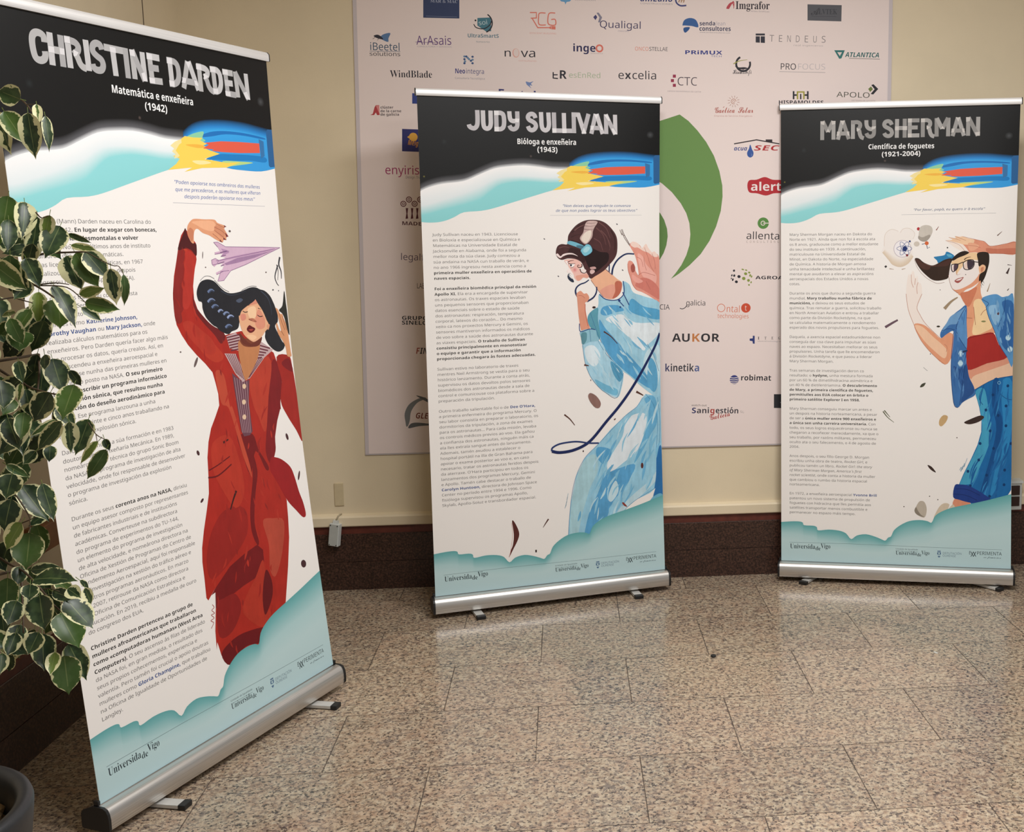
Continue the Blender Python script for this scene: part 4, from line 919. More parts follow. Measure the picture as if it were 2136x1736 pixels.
('S','3a2324',0.25,'601 1404.4 635.3 1398.7 652.3 1382.1 663.3 1354.4 654.4 1343.5 634.5 1357.5 605.9 1368.7 577.3 1369 571.8 1380 589.2 1388.1'),
('C','6f4b4a',4.55,1.71,'724.4 1508.4 756 1483.7 772.9 1442.2'),
('C','6b4645',5.11,1.7,'712.4 1486.4 741 1458.8 754.8 1414.5'),
('C','75504d',3.42,1.14,'732.5 1475.4 758.3 1447.7 772.1 1403.4'),
('C','3a2425',4.49,1.69,'631.6 1491.9 654.8 1502.8 678.1 1511.1'),
('C','3a2425',3.93,1.68,'608.1 1467.3 631.3 1480.9 657.4 1489.1'),
('C','3a2425',3.37,1.12,'604.8 1448.2 625.1 1456.3 645.2 1459'),
('C','7b5653',3.93,1.68,'619.7 1475.5 640.1 1489.1 660.5 1497.4'),
('C','6b4645',4.55,1.7,'702.8 1442.4 728.6 1425.7 739.7 1392.5'),
('C','36201f',5.15,2.29,'776.4 1475.4 793.4 1439.3 792.5 1392.1'),
('C','6b4645',2.86,1.14,'764 1436.7 772.4 1414.5 769 1392.3'),
('C','6f4b4a',3.91,1.68,'552.5 1404.7 572.5 1410.1 595.3 1407.2'),
('S','c9aea9',0.3,'678.1 1513.3 718.7 1511.7 706.6 1489.2 699 1472.7 694.7 1447.9 677.8 1426 661.7 1420 642 1442.6 656.9 1467.2 663.3 1494.6'),
('S','e9dccf',0.15,'665.6 1467.2 690.4 1475.4 689 1450.7 673.4 1426.5 660.4 1426 647.8 1442.6'),
('C','5a3a3a',1.97,0.56,'663.3 1494.6 689.2 1491.9 709.6 1496'),
('C','5a3a3a',1.97,0.56,'660.1 1480.9 683.2 1478.2 703.5 1480.9'),
('C','5a3a3a',1.98,0.56,'672.2 1505.6 695.3 1504.3 715.7 1507'),
('S','f1dedb',0.0,'539.9 1377 546.3 1382.9 558 1371.3 569 1379.5 589.1 1384.2 612 1382.4 632.4 1370.1 611.9 1377.5 588.9 1377.6 568.8 1370.7 558.9 1364.2 551 1366.5'),
('S','76b7cd',0.15,'587.1 1423.6 595.9 1433.2 618.7 1429 644.4 1419.3 659.3 1412.3 646.9 1400.8 624 1409.2 604.1 1415.9'),
('S','4d7b90',0.15,'629.9 1415.2 659.3 1411.8 646.9 1400.8 628.3 1408.4'),
('C','241819',2.81,None,'604.5 1435 635.9 1426.2 661.6 1412.3'),
('S','80c5d8',0.12,'643.9 1395.3 658.6 1409.6 671.8 1419.1 686.2 1414.4 694.6 1395.6 687 1381.8 664.2 1371 651.6 1379.3'),
('S','a9dbe6',0.1,'655.5 1395.8 671.6 1409.5 684.6 1403.9 675.6 1390.2 661 1384.8'),
('C','2d5f78',1.42,None,'643.9 1395.3 658.6 1409.6 671.8 1419.1 686.2 1414.4 694.6 1395.6 687 1381.8 664.2 1371 651.6 1379.3 643.9 1395.3'),
('S','efc0b5',0.0,'574.1 1354.8 594.3 1359 617.2 1359.3 636.6 1351.4 647.3 1338 646.7 1324.2 636.6 1322.2 642.7 1310.5 654 1299.8 668 1300.7 677.5 1285.1 668.1 1279.1 653.7 1282.1 644.2 1274 632.6 1268.6 621.1 1274.3 614.1 1283.3 612.9 1293.8 601.5 1297.3 598.8 1302.8 587.9 1304.1 584 1310.7 592 1322.2 588.5 1333.2 579.6 1343.7'),
('S','f8ebe7',0.0,'576.9 1351.2 588.3 1349.7 590.8 1330.4 599.1 1316.6 612.9 1294.3 600.1 1299.5 587.9 1304.6 584.6 1311.3 592 1322.2 588 1334.6'),
('H','d87a80','efc0b5',617.7,1315.0,12.1,12.7),
('S','e3a592',0.08,'621.5 1288.7 641.8 1293.9 667.9 1296.3 676.9 1285.1 667.5 1279.7 653.1 1282.7 638.4 1271.8 626.9 1272'),
('C','5a2f30',3.93,1.4,'588.2 1346.4 599.8 1351.8 614.8 1353.3'),
('S','f6f2f0',0.0,'595.2 1338.1 616.8 1338.4 613.7 1330.2 603.6 1326.2'),
('C','2a1c22',3.37,1.4,'590.4 1341.4 602.4 1339.4 620.3 1341.1'),
('E','2a2a38',0.0,601.7,1333.6,4.02,4.4,0),
('C','2a1c22',1.97,0.84,'599.8 1323.2 607.3 1324.2 615.4 1329.6'),
('C','55302f',4.23,2.26,'647.3 1338 648.8 1328.4 639.5 1323.8 629.8 1327.2 631.6 1334.1 638.3 1332.6'),
('C','55302f',4.25,2.27,'640 1318.3 644.9 1304.9 659.3 1300.3 669.6 1308.7'),
('C','55302f',4.26,2.27,'675.1 1293.4 676.9 1310 688.6 1315.4 705.8 1304.1'),
('S','f3e4e0',0.0,'645.1 1316 662.5 1315.7 666.7 1308.8 659.4 1304.7 649.3 1307.6'),
('S','d9b8b4',0.2,'685.6 1312.7 700.2 1312.5 702.9 1304.1 691.1 1296 682.5 1301.6'),
('S','c9a09c',0.2,'683 1323.8 703.4 1326.3 709 1317.9 688.6 1315.4'),
('S','2b3346',0.0,'585.9 1290.6 592.3 1297.4 601.3 1287.6 613 1269.5 610 1263.5 598 1268.1 587.9 1279.6'),
('S','e6e6ea',0.0,'590.5 1294.1 598.5 1290.4 606.8 1277.9 598.3 1283.5'),
('C','2b3346',1.4,None,'587 1290.6 590.1 1298.8 598.7 1301.4'),
('C','27345c',4.52,7.92,'677.6 1272.6 661.4 1261.8 641 1255.2 625.7 1244.4 619.1 1230.7 620.5 1216.8 627.7 1204.4'),
('C','27345c',5.42,7.42,'710.5 1242.8 708.9 1220.5 695 1198.5 667.9 1183'),
('S','de9a80',0.12,'625.1 1197.6 623.3 1216.5 640.3 1227.9 654.6 1215.8 667.5 1216.6 677.8 1198.1 668.5 1182.1 659.4 1177 662 1137.5 670.1 1096.8 676.4 1069.5 643.5 1057.6 632.2 1108.7 627.6 1157.3'),
('C','c4705e',3.31,None,'659.3 1172.7 659.7 1134.9 669.8 1080.5'),
('C','b4645a',1.65,None,'630.9 1208.2 644.9 1207.9 658.7 1196.9'),
('S','a0cfe3',0.3,'719.9 1211.7 749 1191.1 797.5 1186.7 826 1209.5 824.6 1261.2 853.6 1249.8 872 1215.6 919.6 1198 1000 1167.7 1000 1096.5 1000 928.6 1000 844.2 1000 759.4 964 771.2 931.9 793.1 882.6 832.6 847 865.1 818.1 885.9 778.5 928 747.7 968.8 717.6 1035.5 696 1090.6 673.9 1115.6 680 1137.1 714.4 1160.5'),
('S','5aa3d0',0.35,'719 1106.2 746.7 1067.2 791.6 1016.5 837 965.2 884 913.2 939.4 848.7 945 803.5 882.8 841 824 888.4 778.6 931.8 745.1 979.9 723.2 1029.9'),
('S','e2ecf1',0.25,'747.5 1108.1 816.5 1125.2 880.8 1087.6 1000 1079.8 988.9 1030.4 935.4 988.5 916 967.2 861.5 1013.9 792.6 1076.7'),
('S','5aa3d0',0.3,'739.9 1159.9 799.9 1163.8 828.3 1141.3 793.7 1134 747.7 1121.7 725.2 1133.1'),
('S','5aa6d0',0.3,'864.4 1189.6 919 1155.1 1000 1135.5 1000 1096.5 918.3 1111.1 851.7 1140.6'),
('S','5f9fb2',0.3,'680 1137.1 714.3 1155.1 713.3 1106.3 723.4 1040.8 711.6 1019.4 695.3 1052.6 673.3 1085.9 668.2 1113.1'),
('S','c4e0ea',0.3,'935 966.3 995 985.4 1000 895.3 985 817.6 945.8 842.7 914.8 900.5'),
('S','62a8d0',0.3,'947.4 932.1 979.8 896.6 985 817.6 964.3 785.3 932.7 832.3'),
('C','29417c',3.91,None,'827 1263.9 829.5 1212.2 797.5 1185.7 749 1190 722.2 1211.7'),
('C','29417c',3.94,None,'806 1182.7 828.6 1157.7'),
('C','29417c',3.99,None,'823.9 1217.7 852.1 1162.5'),
('E','29417c',0.0,808.3,1182.7,5.74,5.44,0),
('E','29417c',0.0,812.4,1155.3,4.02,3.82,0),
('C','3c6f9c',1.67,None,'680 1137.1 696 1090.6 723 1019 767.2 940.6 818.1 885.9'),
('C','3c6f9c',1.84,None,'935.5 994 967.3 942.2 992.9 873.3'),
('S','a9d3e6',0.3,'644.6 1005.5 677.6 1016.2 711.6 1019.4 736.8 996.6 753.1 952.1 789.8 916.5 822 876.3 812.2 811.4 793 773.5 741.6 797.3 707.9 826.6 674.7 872.2 653.3 933.3 648.4 972.7'),
('S','dcebf2',0.2,'654.4 988.8 694.2 998.2 721.7 953.4 698.1 910.6 664.6 933.9'),
('S','5aa0c4',0.3,'767 929.6 818.1 883.2 805.8 839.4 777.5 874'),
('S','74b6d4',0.3,'697 855.8 742.3 831.5 793.6 806.8 787.4 782.1 741.7 801.2 707.9 828.8'),
('C','4a7ea4',1.69,None,'772.5 915.6 789.2 884.5 805.9 850.5'),
('C','4a7ea4',1.69,None,'781.2 917.9 800.8 889.5 817.8 866.6'),
('C','4a7ea4',1.68,None,'711.6 1019.4 744.7 963.4 789.8 916.5'),
('C','4a7ea4',1.68,None,'644.6 1005.5 653.3 933.3 674.7 872.2 707.9 826.6 741.6 797.3 793 773.5 822 876.3'),
('S','8fbfd0',0.2,'635.6 1058.9 676.4 1069.5 702.3 1063.2 707.5 1041.3 716.2 1019.2 677.5 1014.1 644.6 1004.4 639.5 1030.1'),
('S','5d8f9c',0.2,'638.8 1049.1 662.5 1053.7 661.8 1021.1 644.6 1005.5'),
('C','29417c',3.32,None,'633 1092.5 636.7 1058.9 676.3 1068.4 701.2 1064.4'),
('C','3c6f9c',1.66,None,'676.3 1066.8 680.9 1015'),
('S','8cc3de',0.3,'818.1 1036.2 834.9 1006.9 865.2 988.6 839.4 1010.8'),
('S','8cc3de',0.3,'887.6 1028.2 907.3 998.4 932.2 971.3 915.1 1003.1'),
('S','a9d4e6',0.3,'793.1 961 809 937 826.6 913.9 815.8 941.3'),
('S','78b6d8',0.3,'859.2 1013.7 875.7 986.3 907.3 972.9 882.9 993.4'),
('S','98cbe2',0.3,'899.1 875.3 914.8 857.8 931.4 840.6 919.4 861.1'),
('S','98cbe2',0.3,'837.8 1145.4 854.7 1125.1 876.4 1108.8 858.4 1128.5'),
('S','a9d4e6',0.3,'804.9 974.4 831.8 950.8 856.9 924.9 835.2 954'),
('S','bcdce8',0.3,'823.4 1133.4 833.6 1111.2 853.7 1095.6 840.4 1115.9'),
('S','98cbe2',0.3,'783.9 1101.5 799.6 1077.7 820.2 1057.4 803.5 1080.5'),
('S','a9d4e6',0.3,'841 1032.5 850.3 1017.8 865.9 1008.5 855.8 1022.7'),
('S','78b6d8',0.3,'886.9 1026.4 910.8 998.2 943.6 977 918.3 1004.9'),
('S','98cbe2',0.3,'773.7 1142.3 780.1 1126.9 793.5 1116.2 787.5 1131.9'),
('S','98cbe2',0.3,'955.9 967.7 967.6 943.3 982.1 919.9 977.5 946.8'),
('S','a9d4e6',0.3,'839.5 944.4 849 926.6 867.3 915.9 856.1 932.5'),
('S','98cbe2',0.3,'864.1 905.8 879.7 873.5 901.6 843.8 888.9 877.8'),
('S','a9d4e6',0.3,'852.2 965.7 873.7 939.7 900.5 917.4 877.6 942.9'),
('S','78b6d8',0.3,'924.4 1118.9 944.9 1092 972.8 1069.7 950.4 1095.9'),
('S','98cbe2',0.3,'771 1129.1 785.1 1107.9 805.5 1091.9 789.7 1111.7'),
('S','a9d4e6',0.3,'852.9 1141.2 858.1 1124.9 872.8 1114.5 862.4 1127.6'),
('S','98cbe2',0.3,'863.9 953.9 880.6 934.5 902.4 919.3 888.3 941.5'),
('S','bcdce8',0.3,'929.6 907.1 938.7 879.9 959.6 857.4 945.1 882.6'),
('S','98cbe2',0.3,'831.5 1158.9 837.1 1142.7 845.9 1127.7 841.8 1144.6'),
('S','98cbe2',0.3,'760.4 1114.4 776.8 1087.6 804.1 1070.5 780.3 1090.8'),
('S','98cbe2',0.3,'914 1152.8 931.5 1128.5 959.1 1111.8 936.4 1132.5'),
('S','bcdce8',0.3,'833.5 1019.3 850.1 986.7 862.4 952.3 855.3 988.5'),
('S','98cbe2',0.3,'764.6 1154.9 779.8 1136.4 799.1 1121.8 785 1141.4'),
('S','a9d4e6',0.3,'803 1015.7 816.7 985.2 836.1 957.2 825.2 989.4'),
('S','98cbe2',0.3,'792.1 955.9 799.8 940.7 812.1 928.3 806.2 944.8'),
('S','bcdce8',0.3,'916.8 894.3 922.9 877.8 936.1 864.5 927.5 879.9'),
('S','8cc3de',0.3,'847.5 1100.5 854.2 1087 866.7 1077.6 862.3 1092.8'),
('S','98cbe2',0.3,'736.7 1149.1 744.4 1134.4 755 1121.3 750.6 1138'),
('S','78b6d8',0.3,'834.2 1154.4 845.6 1134.6 865.7 1121.8 850.9 1139'),
('S','bcdce8',0.3,'806.7 973 816.3 957.8 833 949.7 823.3 965'),
('S','bcdce8',0.3,'760.6 1162.5 767.1 1149.2 780.2 1141.2 772 1153.2'),
('S','78b6d8',0.3,'827.1 1109.2 841.6 1088.4 859.2 1069.5 845.8 1091.3'),
('S','78b6d8',0.3,'800.6 1000.7 807.8 979.6 821.8 961.8 814.4 982.8'),
('S','b6d9e8',0.25,'710.6 944 717.7 913.7 741.7 892.5 723.7 917'),
('S','b6d9e8',0.25,'763.2 915 762.7 898.9 770.9 884.6 767.3 899.9'),
('S','b6d9e8',0.25,'737.4 894.9 738.3 879.7 751.2 870.5 745.7 883.4'),
('S','b6d9e8',0.25,'737.4 989.9 737.6 957.3 756.5 929.7 744.6 959.2'),
('S','9acbe2',0.25,'785.8 859.8 781.9 834.4 797.4 812.8 790.9 836.2'),
('S','b6d9e8',0.25,'758.3 884.6 755.1 869.6 764.6 856.8 764 871.2'),
('S','b6d9e8',0.25,'694.7 980.8 709.2 952.9 725.7 925.9 714.7 955.7'),
('S','b6d9e8',0.25,'692.6 925.4 699.2 904.7 713.4 887.7 703.2 906.7'),
('S','9acbe2',0.25,'684 906.2 692.1 887.4 706.3 872.2 697.6 890.7'),
('S','b6d9e8',0.25,'753.4 861.5 757.8 830.4 778.5 805.5 765.4 833.3'),
('S','b6d9e8',0.25,'790.1 901 794.8 888 804.8 877.8 799.2 890.4'),
('S','9acbe2',0.25,'722.4 885.5 722.9 870.8 731.8 858.7 730 873'),
('S','b6d9e8',0.25,'729.1 914.9 730.2 883.1 749.8 856.9 737.6 885.3'),
('S','9acbe2',0.25,'732.6 913.7 738.7 888.8 756.4 869.3 742.6 890.6'),
('P','97cae1',0.3,'924 779.6 1000 765 1000 589.1 1000 360.2 1000 268.3 960.4 296.1 937 281.3 872.6 263.7 818.5 227.1 776.6 173.9 729.3 135.9 670.9 113.4 562.5 125 566.9 197.9 578.2 326 590.9 386.4 606.4 452.1 644.9 524.3 703 577.5 761.7 638.9 820.5 687.1 880.8 728.1 907.4 763.9'),
('S','dfe9ef',0.2,'832.1 679.2 911.2 699 926.1 652.8 883.6 543.1 817.2 491.7 758.4 456.8 744.7 497.3 813.3 604.7'),
('S','5aa3d0',0.3,'702.8 566.4 760.1 551.1 754.8 513.3 724.4 492.1 696.4 528.9'),
('S','6aaed4',0.3,'918.6 760.4 970.4 762.3 981.4 659.6 940.8 595 901.8 530.2 864.5 488 922.3 624.8 936.7 708.4'),
('S','a9d0da',0.3,'606.2 441 644.7 516 690.7 534.9 700.9 467 665 391.3 628.5 282.1 603.6 182.9 574.7 163.2 577.6 298'),
('S','5ba2d0',0.35,'735 441.8 805.1 470.1 870.3 476.2 827.1 388.9 767.6 325.9 731.2 238.3 706.5 161 659.9 137.4 631.6 157.4 657 279.4 698.9 365.9'),
('S','c4e0ea',0.2,'757.1 383.5 780.9 415.5 791.7 369.2 761.8 326.4 744.6 339.3'),
('S','bcd9e4',0.25,'778.3 268 850 341.3 936.6 401.7 975.8 443.6 968.1 398.6 873.6 322 813.3 264.8 776.8 188.2'),
('S','2f72ae',0.3,'974.3 512.3 998.3 544.2 1000 360.2 1000 268.3 955.2 262.1 953.7 331.2 968.7 421.4'),
('P','f0ebe6',0.0,'964.1 365.8 938.5 347.2 873.7 324.3 820.7 285.8 778.8 230.9 777.1 205.3 848.1 227.1 897.6 246.2 914.3 289.3 950.5 328.7'),
('S','6fb2cc',0.25,'899.5 247.7 916.8 289.1 956.9 330.9 1000 331.4 1000 233.8'),
('C','4a86b0',1.69,None,'907.4 763.9 880.8 728.1 820.5 687.1 703 577.5 644.9 524.3 606.4 452.1 584.8 370.2 571.1 259.4 564.7 175.6'),
('C','4a86b0',1.85,None,'924 779.6 963.1 729 981.1 648.2 971.7 535.4'),
('C','4a86b0',1.74,None,'964.1 365.8 873.7 324.3 820.7 285.8 778.8 230.9'),
('C','4a86b0',1.86,None,'983.7 761.2 994.4 647.1 984.4 522.8'),
('S','a2d0e4',0.25,'785.1 440.8 758.2 415.9 740.5 383.9 765.7 410.1'),
('S','90c7e0',0.25,'925 477.5 906.6 456.5 896.5 430.9 912.3 453.3'),
('S','a2d0e4',0.25,'850.4 390.2 841.9 370.3 839.9 348.4 847.4 368.6'),
('S','a2d0e4',0.25,'873.5 549.5 836.5 510.5 822.6 458.8 842.8 507'),
('S','6eb0d6',0.25,'832 666.5 808.8 643.6 794.9 614.4 813.2 640.6'),
('S','a2d0e4',0.25,'905.3 708.5 884.5 691 884.9 664.3 895.1 686.4'),
('S','6eb0d6',0.25,'890.1 689.6 862 643.4 833.9 597.6 869.4 639.2'),
('S','90c7e0',0.25,'932.2 586.2 905.8 570.6 893.5 544.2 915.3 563.2'),
('S','90c7e0',0.25,'689.8 426.2 678 392.5 664.7 359.4 686 389.2'),
('S','90c7e0',0.25,'872.5 536 854.4 518.8 850.7 494.3 859.9 516'),
('S','90c7e0',0.25,'839.5 621.2 813.8 582.9 810.3 536.4 820.3 580.5'),
('S','7fbcdb',0.25,'850.6 396.8 842.8 369.7 839.3 341.4 853.3 367'),
('S','a2d0e4',0.25,'695.9 517.2 683 493.2 683.6 465.4 691.8 490.7'),
('S','7fbcdb',0.25,'995.7 569.9 970.3 538.8 973 499.1 982.5 535'),
('S','7fbcdb',0.25,'953 418 930.8 391.3 918.2 359.4 939.9 386.3'),
('S','7fbcdb',0.25,'798.5 461.6 779.3 443.7 782.3 416.9 790.6 439.2'),
('S','90c7e0',0.25,'798.2 398.8 772.4 381.7 762.8 352.3 778.3 377.2'),
('S','a2d0e4',0.25,'968.5 569.7 944.7 551.4 935.1 524.4 954.8 545.1'),
('S','7fbcdb',0.25,'963.1 537.2 936.4 515.6 928.6 483.4 944.7 510.9'),
('S','90c7e0',0.25,'724.5 266 696.1 242.8 682.7 208.5 700.5 239.5'),
('S','6eb0d6',0.25,'864.1 388.6 834.4 344.8 805.7 300.5 840 341.1'),
('S','b9dbe8',0.25,'700.6 352.8 671.6 325.8 661.5 287.1 677.4 322.2'),
('S','90c7e0',0.25,'752.8 532.5 723.5 489.5 722.8 436.6 732.1 486.5'),
('S','90c7e0',0.25,'721.4 218.8 695.9 196.9 688.1 163.7 703 192.3'),
('S','7fbcdb',0.25,'772.1 616.2 752.5 596.2 734.9 574.6 758.8 590.8'),
('S','7fbcdb',0.25,'811.2 340.9 788.8 303.2 763.2 267.8 796.2 298.2'),
('S','90c7e0',0.25,'915.8 521.9 888.6 481 867.1 437 894.4 477.7'),
('S','a2d0e4',0.25,'939 429.6 924 399 915 366.1 935.8 394.5'),
('S','6eb0d6',0.25,'923.5 535.9 900.5 504.4 896.8 465.5 912.2 499.9'),
('S','90c7e0',0.25,'702 349.1 686.7 314.7 682.6 276.7 695.6 311.8'),
('S','b9dbe8',0.25,'814.1 664.8 797.6 629.6 786 592.4 803.4 627.2'),
('S','7fbcdb',0.25,'979.5 601.1 943.4 559.5 934.7 506.4 955.9 554.2'),
('S','7fbcdb',0.25,'939.7 508.2 917.4 492.6 908.1 468.1 926.3 486.4'),
('S','6eb0d6',0.25,'920.3 495.9 904.7 451.6 900.1 404.4 916.8 448.5'),
('S','b9dbe8',0.25,'990.2 745 963.3 697.9 952.6 645.4 974.7 694'),
('S','7fbcdb',0.25,'749.9 525.4 732.5 502.8 728.7 474.3 741.4 498.9'),
('S','a2d0e4',0.25,'956.7 682.3 926.8 645.8 908.5 603.4 933.1 642.5'),
('S','6eb0d6',0.25,'621.8 298.4 611.3 277.2 608.4 253.3 622 273.4'),
('S','7fbcdb',0.25,'832.4 672.1 813.8 645.8 797.5 618.2 819.9 642'),
('S','b9dbe8',0.25,'735.6 390 721.2 365.6 709.2 339.8 729.9 360.7'),
('S','6eb0d6',0.25,'732.3 463.4 718.8 427.9 702.9 393.5 724.2 425.5'),
('S','a2d0e4',0.25,'947 749.1 904.4 720.4 890.1 673.9 915 713.6'),
('S','6eb0d6',0.25,'765.5 487.1 746.7 457.9 742.9 422.9 755.1 454.7'),
('S','a2d0e4',0.25,'860.7 447.4 839.7 407.3 831.8 362.2 844.8 405.4'),
('S','6eb0d6',0.25,'832.6 401.3 805.4 365.3 800.8 319.7 812.4 362.3'),
('S','6eb0d6',0.25,'773.2 487.7 748.8 470.5 735.6 444.1 758 462.8'),
('S','a2d0e4',0.25,'888.5 569.8 850.2 537.4 831.5 491.8 856.4 533.1'),
('S','a2d0e4',0.25,'759.1 410.6 741.3 375 742.7 334.1 746.9 373.4'),
('S','a2d0e4',0.25,'815 397.6 793.9 366.3 789.5 328.3 801.1 363.4'),
('S','a2d0e4',0.25,'949.5 756.4 926.6 713.5 913.2 667.1 937.6 709.4'),
('S','90c7e0',0.25,'765.8 316.1 747.5 295.5 748.8 267.2 758 291.3'),
('S','7fbcdb',0.25,'738.9 466.7 705.9 427.2 683.6 380.9 712.5 422.9'),
('S','6eb0d6',0.25,'786.8 593.5 764.2 566.1 752.1 532.7 773.8 560.5'),
('S','b9dbe8',0.25,'702.2 306.7 695.8 279.4 693.1 251.1 701.4 278.1'),
('S','b9dbe8',0.25,'792.5 327.1 766.7 282.8 763 230.5 776.2 279.4'),
('S','b9dbe8',0.25,'742.5 557.4 702.5 525.4 677.4 481.2 708.4 520.4'),
('S','6eb0d6',0.25,'742.3 562.2 722.4 526.4 718.8 485 727.9 524.5'),
('S','7fbcdb',0.25,'958.1 613.8 942 578.5 936.9 539.9 951.8 575.6'),
('S','90c7e0',0.25,'869.1 706.6 835.3 678.5 815.5 640.2 840.8 674.4'),
('S','6eb0d6',0.25,'735.2 524.6 711.2 483.3 699.8 436.7 716.8 480.9'),
('C','1f2c5c',11.32,12.45,'1000 1038 978.1 989.1 937.5 924.3 896.7 862.5 847 792.8 795.1 728.9 740.4 670.9 683.6 607.8 643.1 578.4 589 560.1 535.5 556.2 502.7 564.1'),
('C','2b3d70',7.25,6.14,'502.7 564.1 505.3 578.2 536.3 592.5 589.8 597.6 624.7 595.2 663.2 587 707.7 583.9'),
('S','8f6e66',0.3,'664.5 788.7 676 799.1 701.3 784 719.1 755.4 712.9 734.7 693.6 737.5 672.5 763.5'),
('C','5a382f',6.11,2.44,'559.8 715.1 583.4 694.5 603.7 667.4'),
('C','5a382f',5.6,2.24,'737.9 1055.5 768.9 1033.7 797.1 1002'),
('C','5a382f',9.43,3.77,'879.5 793.1 894.1 785.5 912.6 774.8'),
('C','5a382f',6.82,2.73,'777.5 678.6 784.5 683.8'),
('C','5a382f',7.79,3.11,'650.2 919.3 669.8 914.6'),
('E','3a2a2a',0.0,697.3,1157.7,7.91,4.86,0),
('E','3a2a2a',0.0,638.6,554.3,2.84,3.89,0),
('E','4a3a3a',0.0,677.7,853.4,1.7,3.29,0),
('E','5a302c',0.0,901.9,470.6,6.18,12.5,0),
('C','5a4038',2.23,None,'822.6 1478.8 833.6 1446.5 859.2 1409.8'),
('C','5a4038',2.22,None,'815.7 1476.1 825.1 1454.6'),
('E','4a4a52',0.0,491.7,1442.3,3.81,2.1,-0.6),
('E','4a4a52',0.0,825.4,1309.5,4.04,2.17,-0.6),
('E','4a4a52',0.0,547.3,1289.9,3.86,2.12,-0.6),
('E','4a4a52',0.0,803.6,1500.2,3.99,2.14,-0.6),
('S','5c2f2b',0.25,'325.7 280.6 333.4 282 349 250.7 354.9 223.6 346.5 196.7 329.2 165.2 309.1 129.6 315.8 155.5 326.9 182.1 331.9 225.9'),
('C','d9a8a0',1.65,None,'323.4 276.4 326.5 226.4 319.5 171.8 310.9 133.9'),
('C','5c3a34',6.7,1.67,'481.5 276.8 467 257 457.2 242.3'),
('P','3a2a2a',0.0,'421 150 428.2 150.3 428 139.2 421.3 138.8'),
('S','8a4038',0.0,'807.1 315.5 814.2 317.1 830.3 297.4 816.3 302.1'),
('C','8fb2c4',1.69,None,'552.6 315.9 560.3 332 555.5 321.3 562.8 345.8 559.2 334.9 566.6 365 562.9 351.3 569.2 378.7'),
('G','62a9ab 7ab7b9 b2d4d6 bfdadc bad6da b3d0d6',['0 177.5 45.8 182 80.1 182.5 96 177.7 101.8 166.1 142.8 165 158.7 158.5 164.5 144.5 210.9 149.6 256.2 146.4 287.3 135.1 310 109.4 335.1 126.8 374.4 134 413.6 124.8 441.6 114 459.5 107.6 472.2 122.1 485 128.4 497 155.7 524.5 179.9 563.1 199.8 607.3 205.9 640.4 202.3 659.2 195.9 673.2 225.3 700.4 246.4 744 265 809.3 281.4 891.1 301.7 952.1 318.3 1000 330.7','0 162 45.9 165.7 80.1 165.9 96.1 160.7 101.9 153 142.9 148.5 158.8 141.4 164.5 133.6 211 132.2 256.3 129.2 287.4 116.3 310 104.8 335.3 108.8 374.5 114.6 413.7 109.1 441.8 99.6 459.6 97 472.4 103.9 485.1 117.2 497.1 138 524.7 161.5 563.3 178.3 607.5 184.7 640.6 182.2 659.3 185 673.4 202.9 700.6 224.8 744.3 242.5 809.6 259.3 891.4 276.6 952.3 291.7 1000 304.1','0 127 46.1 126.4 80.4 124.7 96.4 121.4 102.1 116.8 143.1 112.5 159 106.7 164.8 100.4 211.3 95.3 256.6 90.4 287.6 85.3 310.2 80.6 335.5 76.9 374.8 74.6 414 73.5 442 73.7 459.8 76.2 472.6 81.7 485.3 90.2 497.5 100.6 525.1 112.2 563.9 123.5 608 133.8 641 143.2 659.6 152.6 673.8 163 701.2 175.1 744.9 188.6 810.2 202.9 892.1 217 952.7 229.4 1000 240.9','0 97.2 46.2 95.2 80.5 92.4 96.5 88.7 102.3 84.3 143.3 80.6 159.2 75.8 164.9 70.3 211.5 66.3 256.7 62.4 287.8 58.3 310.4 54.4 335.7 51.6 375 50.2 414.2 50.2 442.2 51.2 460 53.4 472.8 56.8 485.6 61.6 497.8 67.4 525.5 74.6 564.3 82.8 608.4 91.4 641.5 99.8 660.1 107.8 674.3 115.8 701.7 124.3 745.5 133.5 811 143.4 892.7 153.6 953.1 162.5 1000 170.8','0 3.1 46.7 3.9 81 4.5 97 4.8 102.7 4.9 143.7 5.6 159.7 5.9 165.3 6 211.9 6.8 257.1 7.6 288.2 8.2 310.7 8.6 336 9 375.3 9.7 414.6 10.4 442.5 10.9 460.4 11.2 473.2 11.5 486 11.7 498.3 11.9 526.1 12.4 564.9 13.1 609.2 13.9 642.3 14.5 661.1 14.8 675.4 15 702.9 15.5 746.8 16.3 812.5 17.5 894.2 18.9 953.9 19.8 1000 20.6','0 0 47 0 81.3 0 97.3 0 103 0 144 0 160 0 165.6 0 212.2 0 257.5 0 288.5 0 311.1 0 336.4 0 375.7 0 414.9 0 442.9 0 460.8 0 473.6 0 486.4 0 498.7 0 526.5 0 565.3 0 609.6 0 642.8 0 661.5 0 675.8 0 703.3 0 747.2 0 812.9 0 894.5 0 954.2 0 1000 0']),
('L','6c8489',1.25,None,'36.6 86.1 312.9 87.7 647.1 84.5 961.7 83.8'),
('T','s','26323a',39.0,58.2,151.9,58.8,21.39,'Universida'),
('T','s','26323a',152.5,53.5,175.8,53.2,17.79,'de'),
('T','s','26323a',176.3,63.3,218.9,63.0,21.32,'Vigo'),
('T','s','26323a',505.2,46.0,597.4,46.5,17.7,'Universida'),
('T','s','26323a',598.0,42.1,617.0,41.8,14.72,'de'),
('T','s','26323a',617.4,50.2,652.1,50.0,17.65,'Vigo'),
('T','r','44545c',505.0,69.4,602.0,68.9,5.85,'Unidade de Igualdade'),
('L','44545c',0.85,None,'505 63 602.1 61.9'),
('P','5a7796',0.0,'685.8 70.2 700.1 70.8 700.2 66.1 685.9 65.6'),
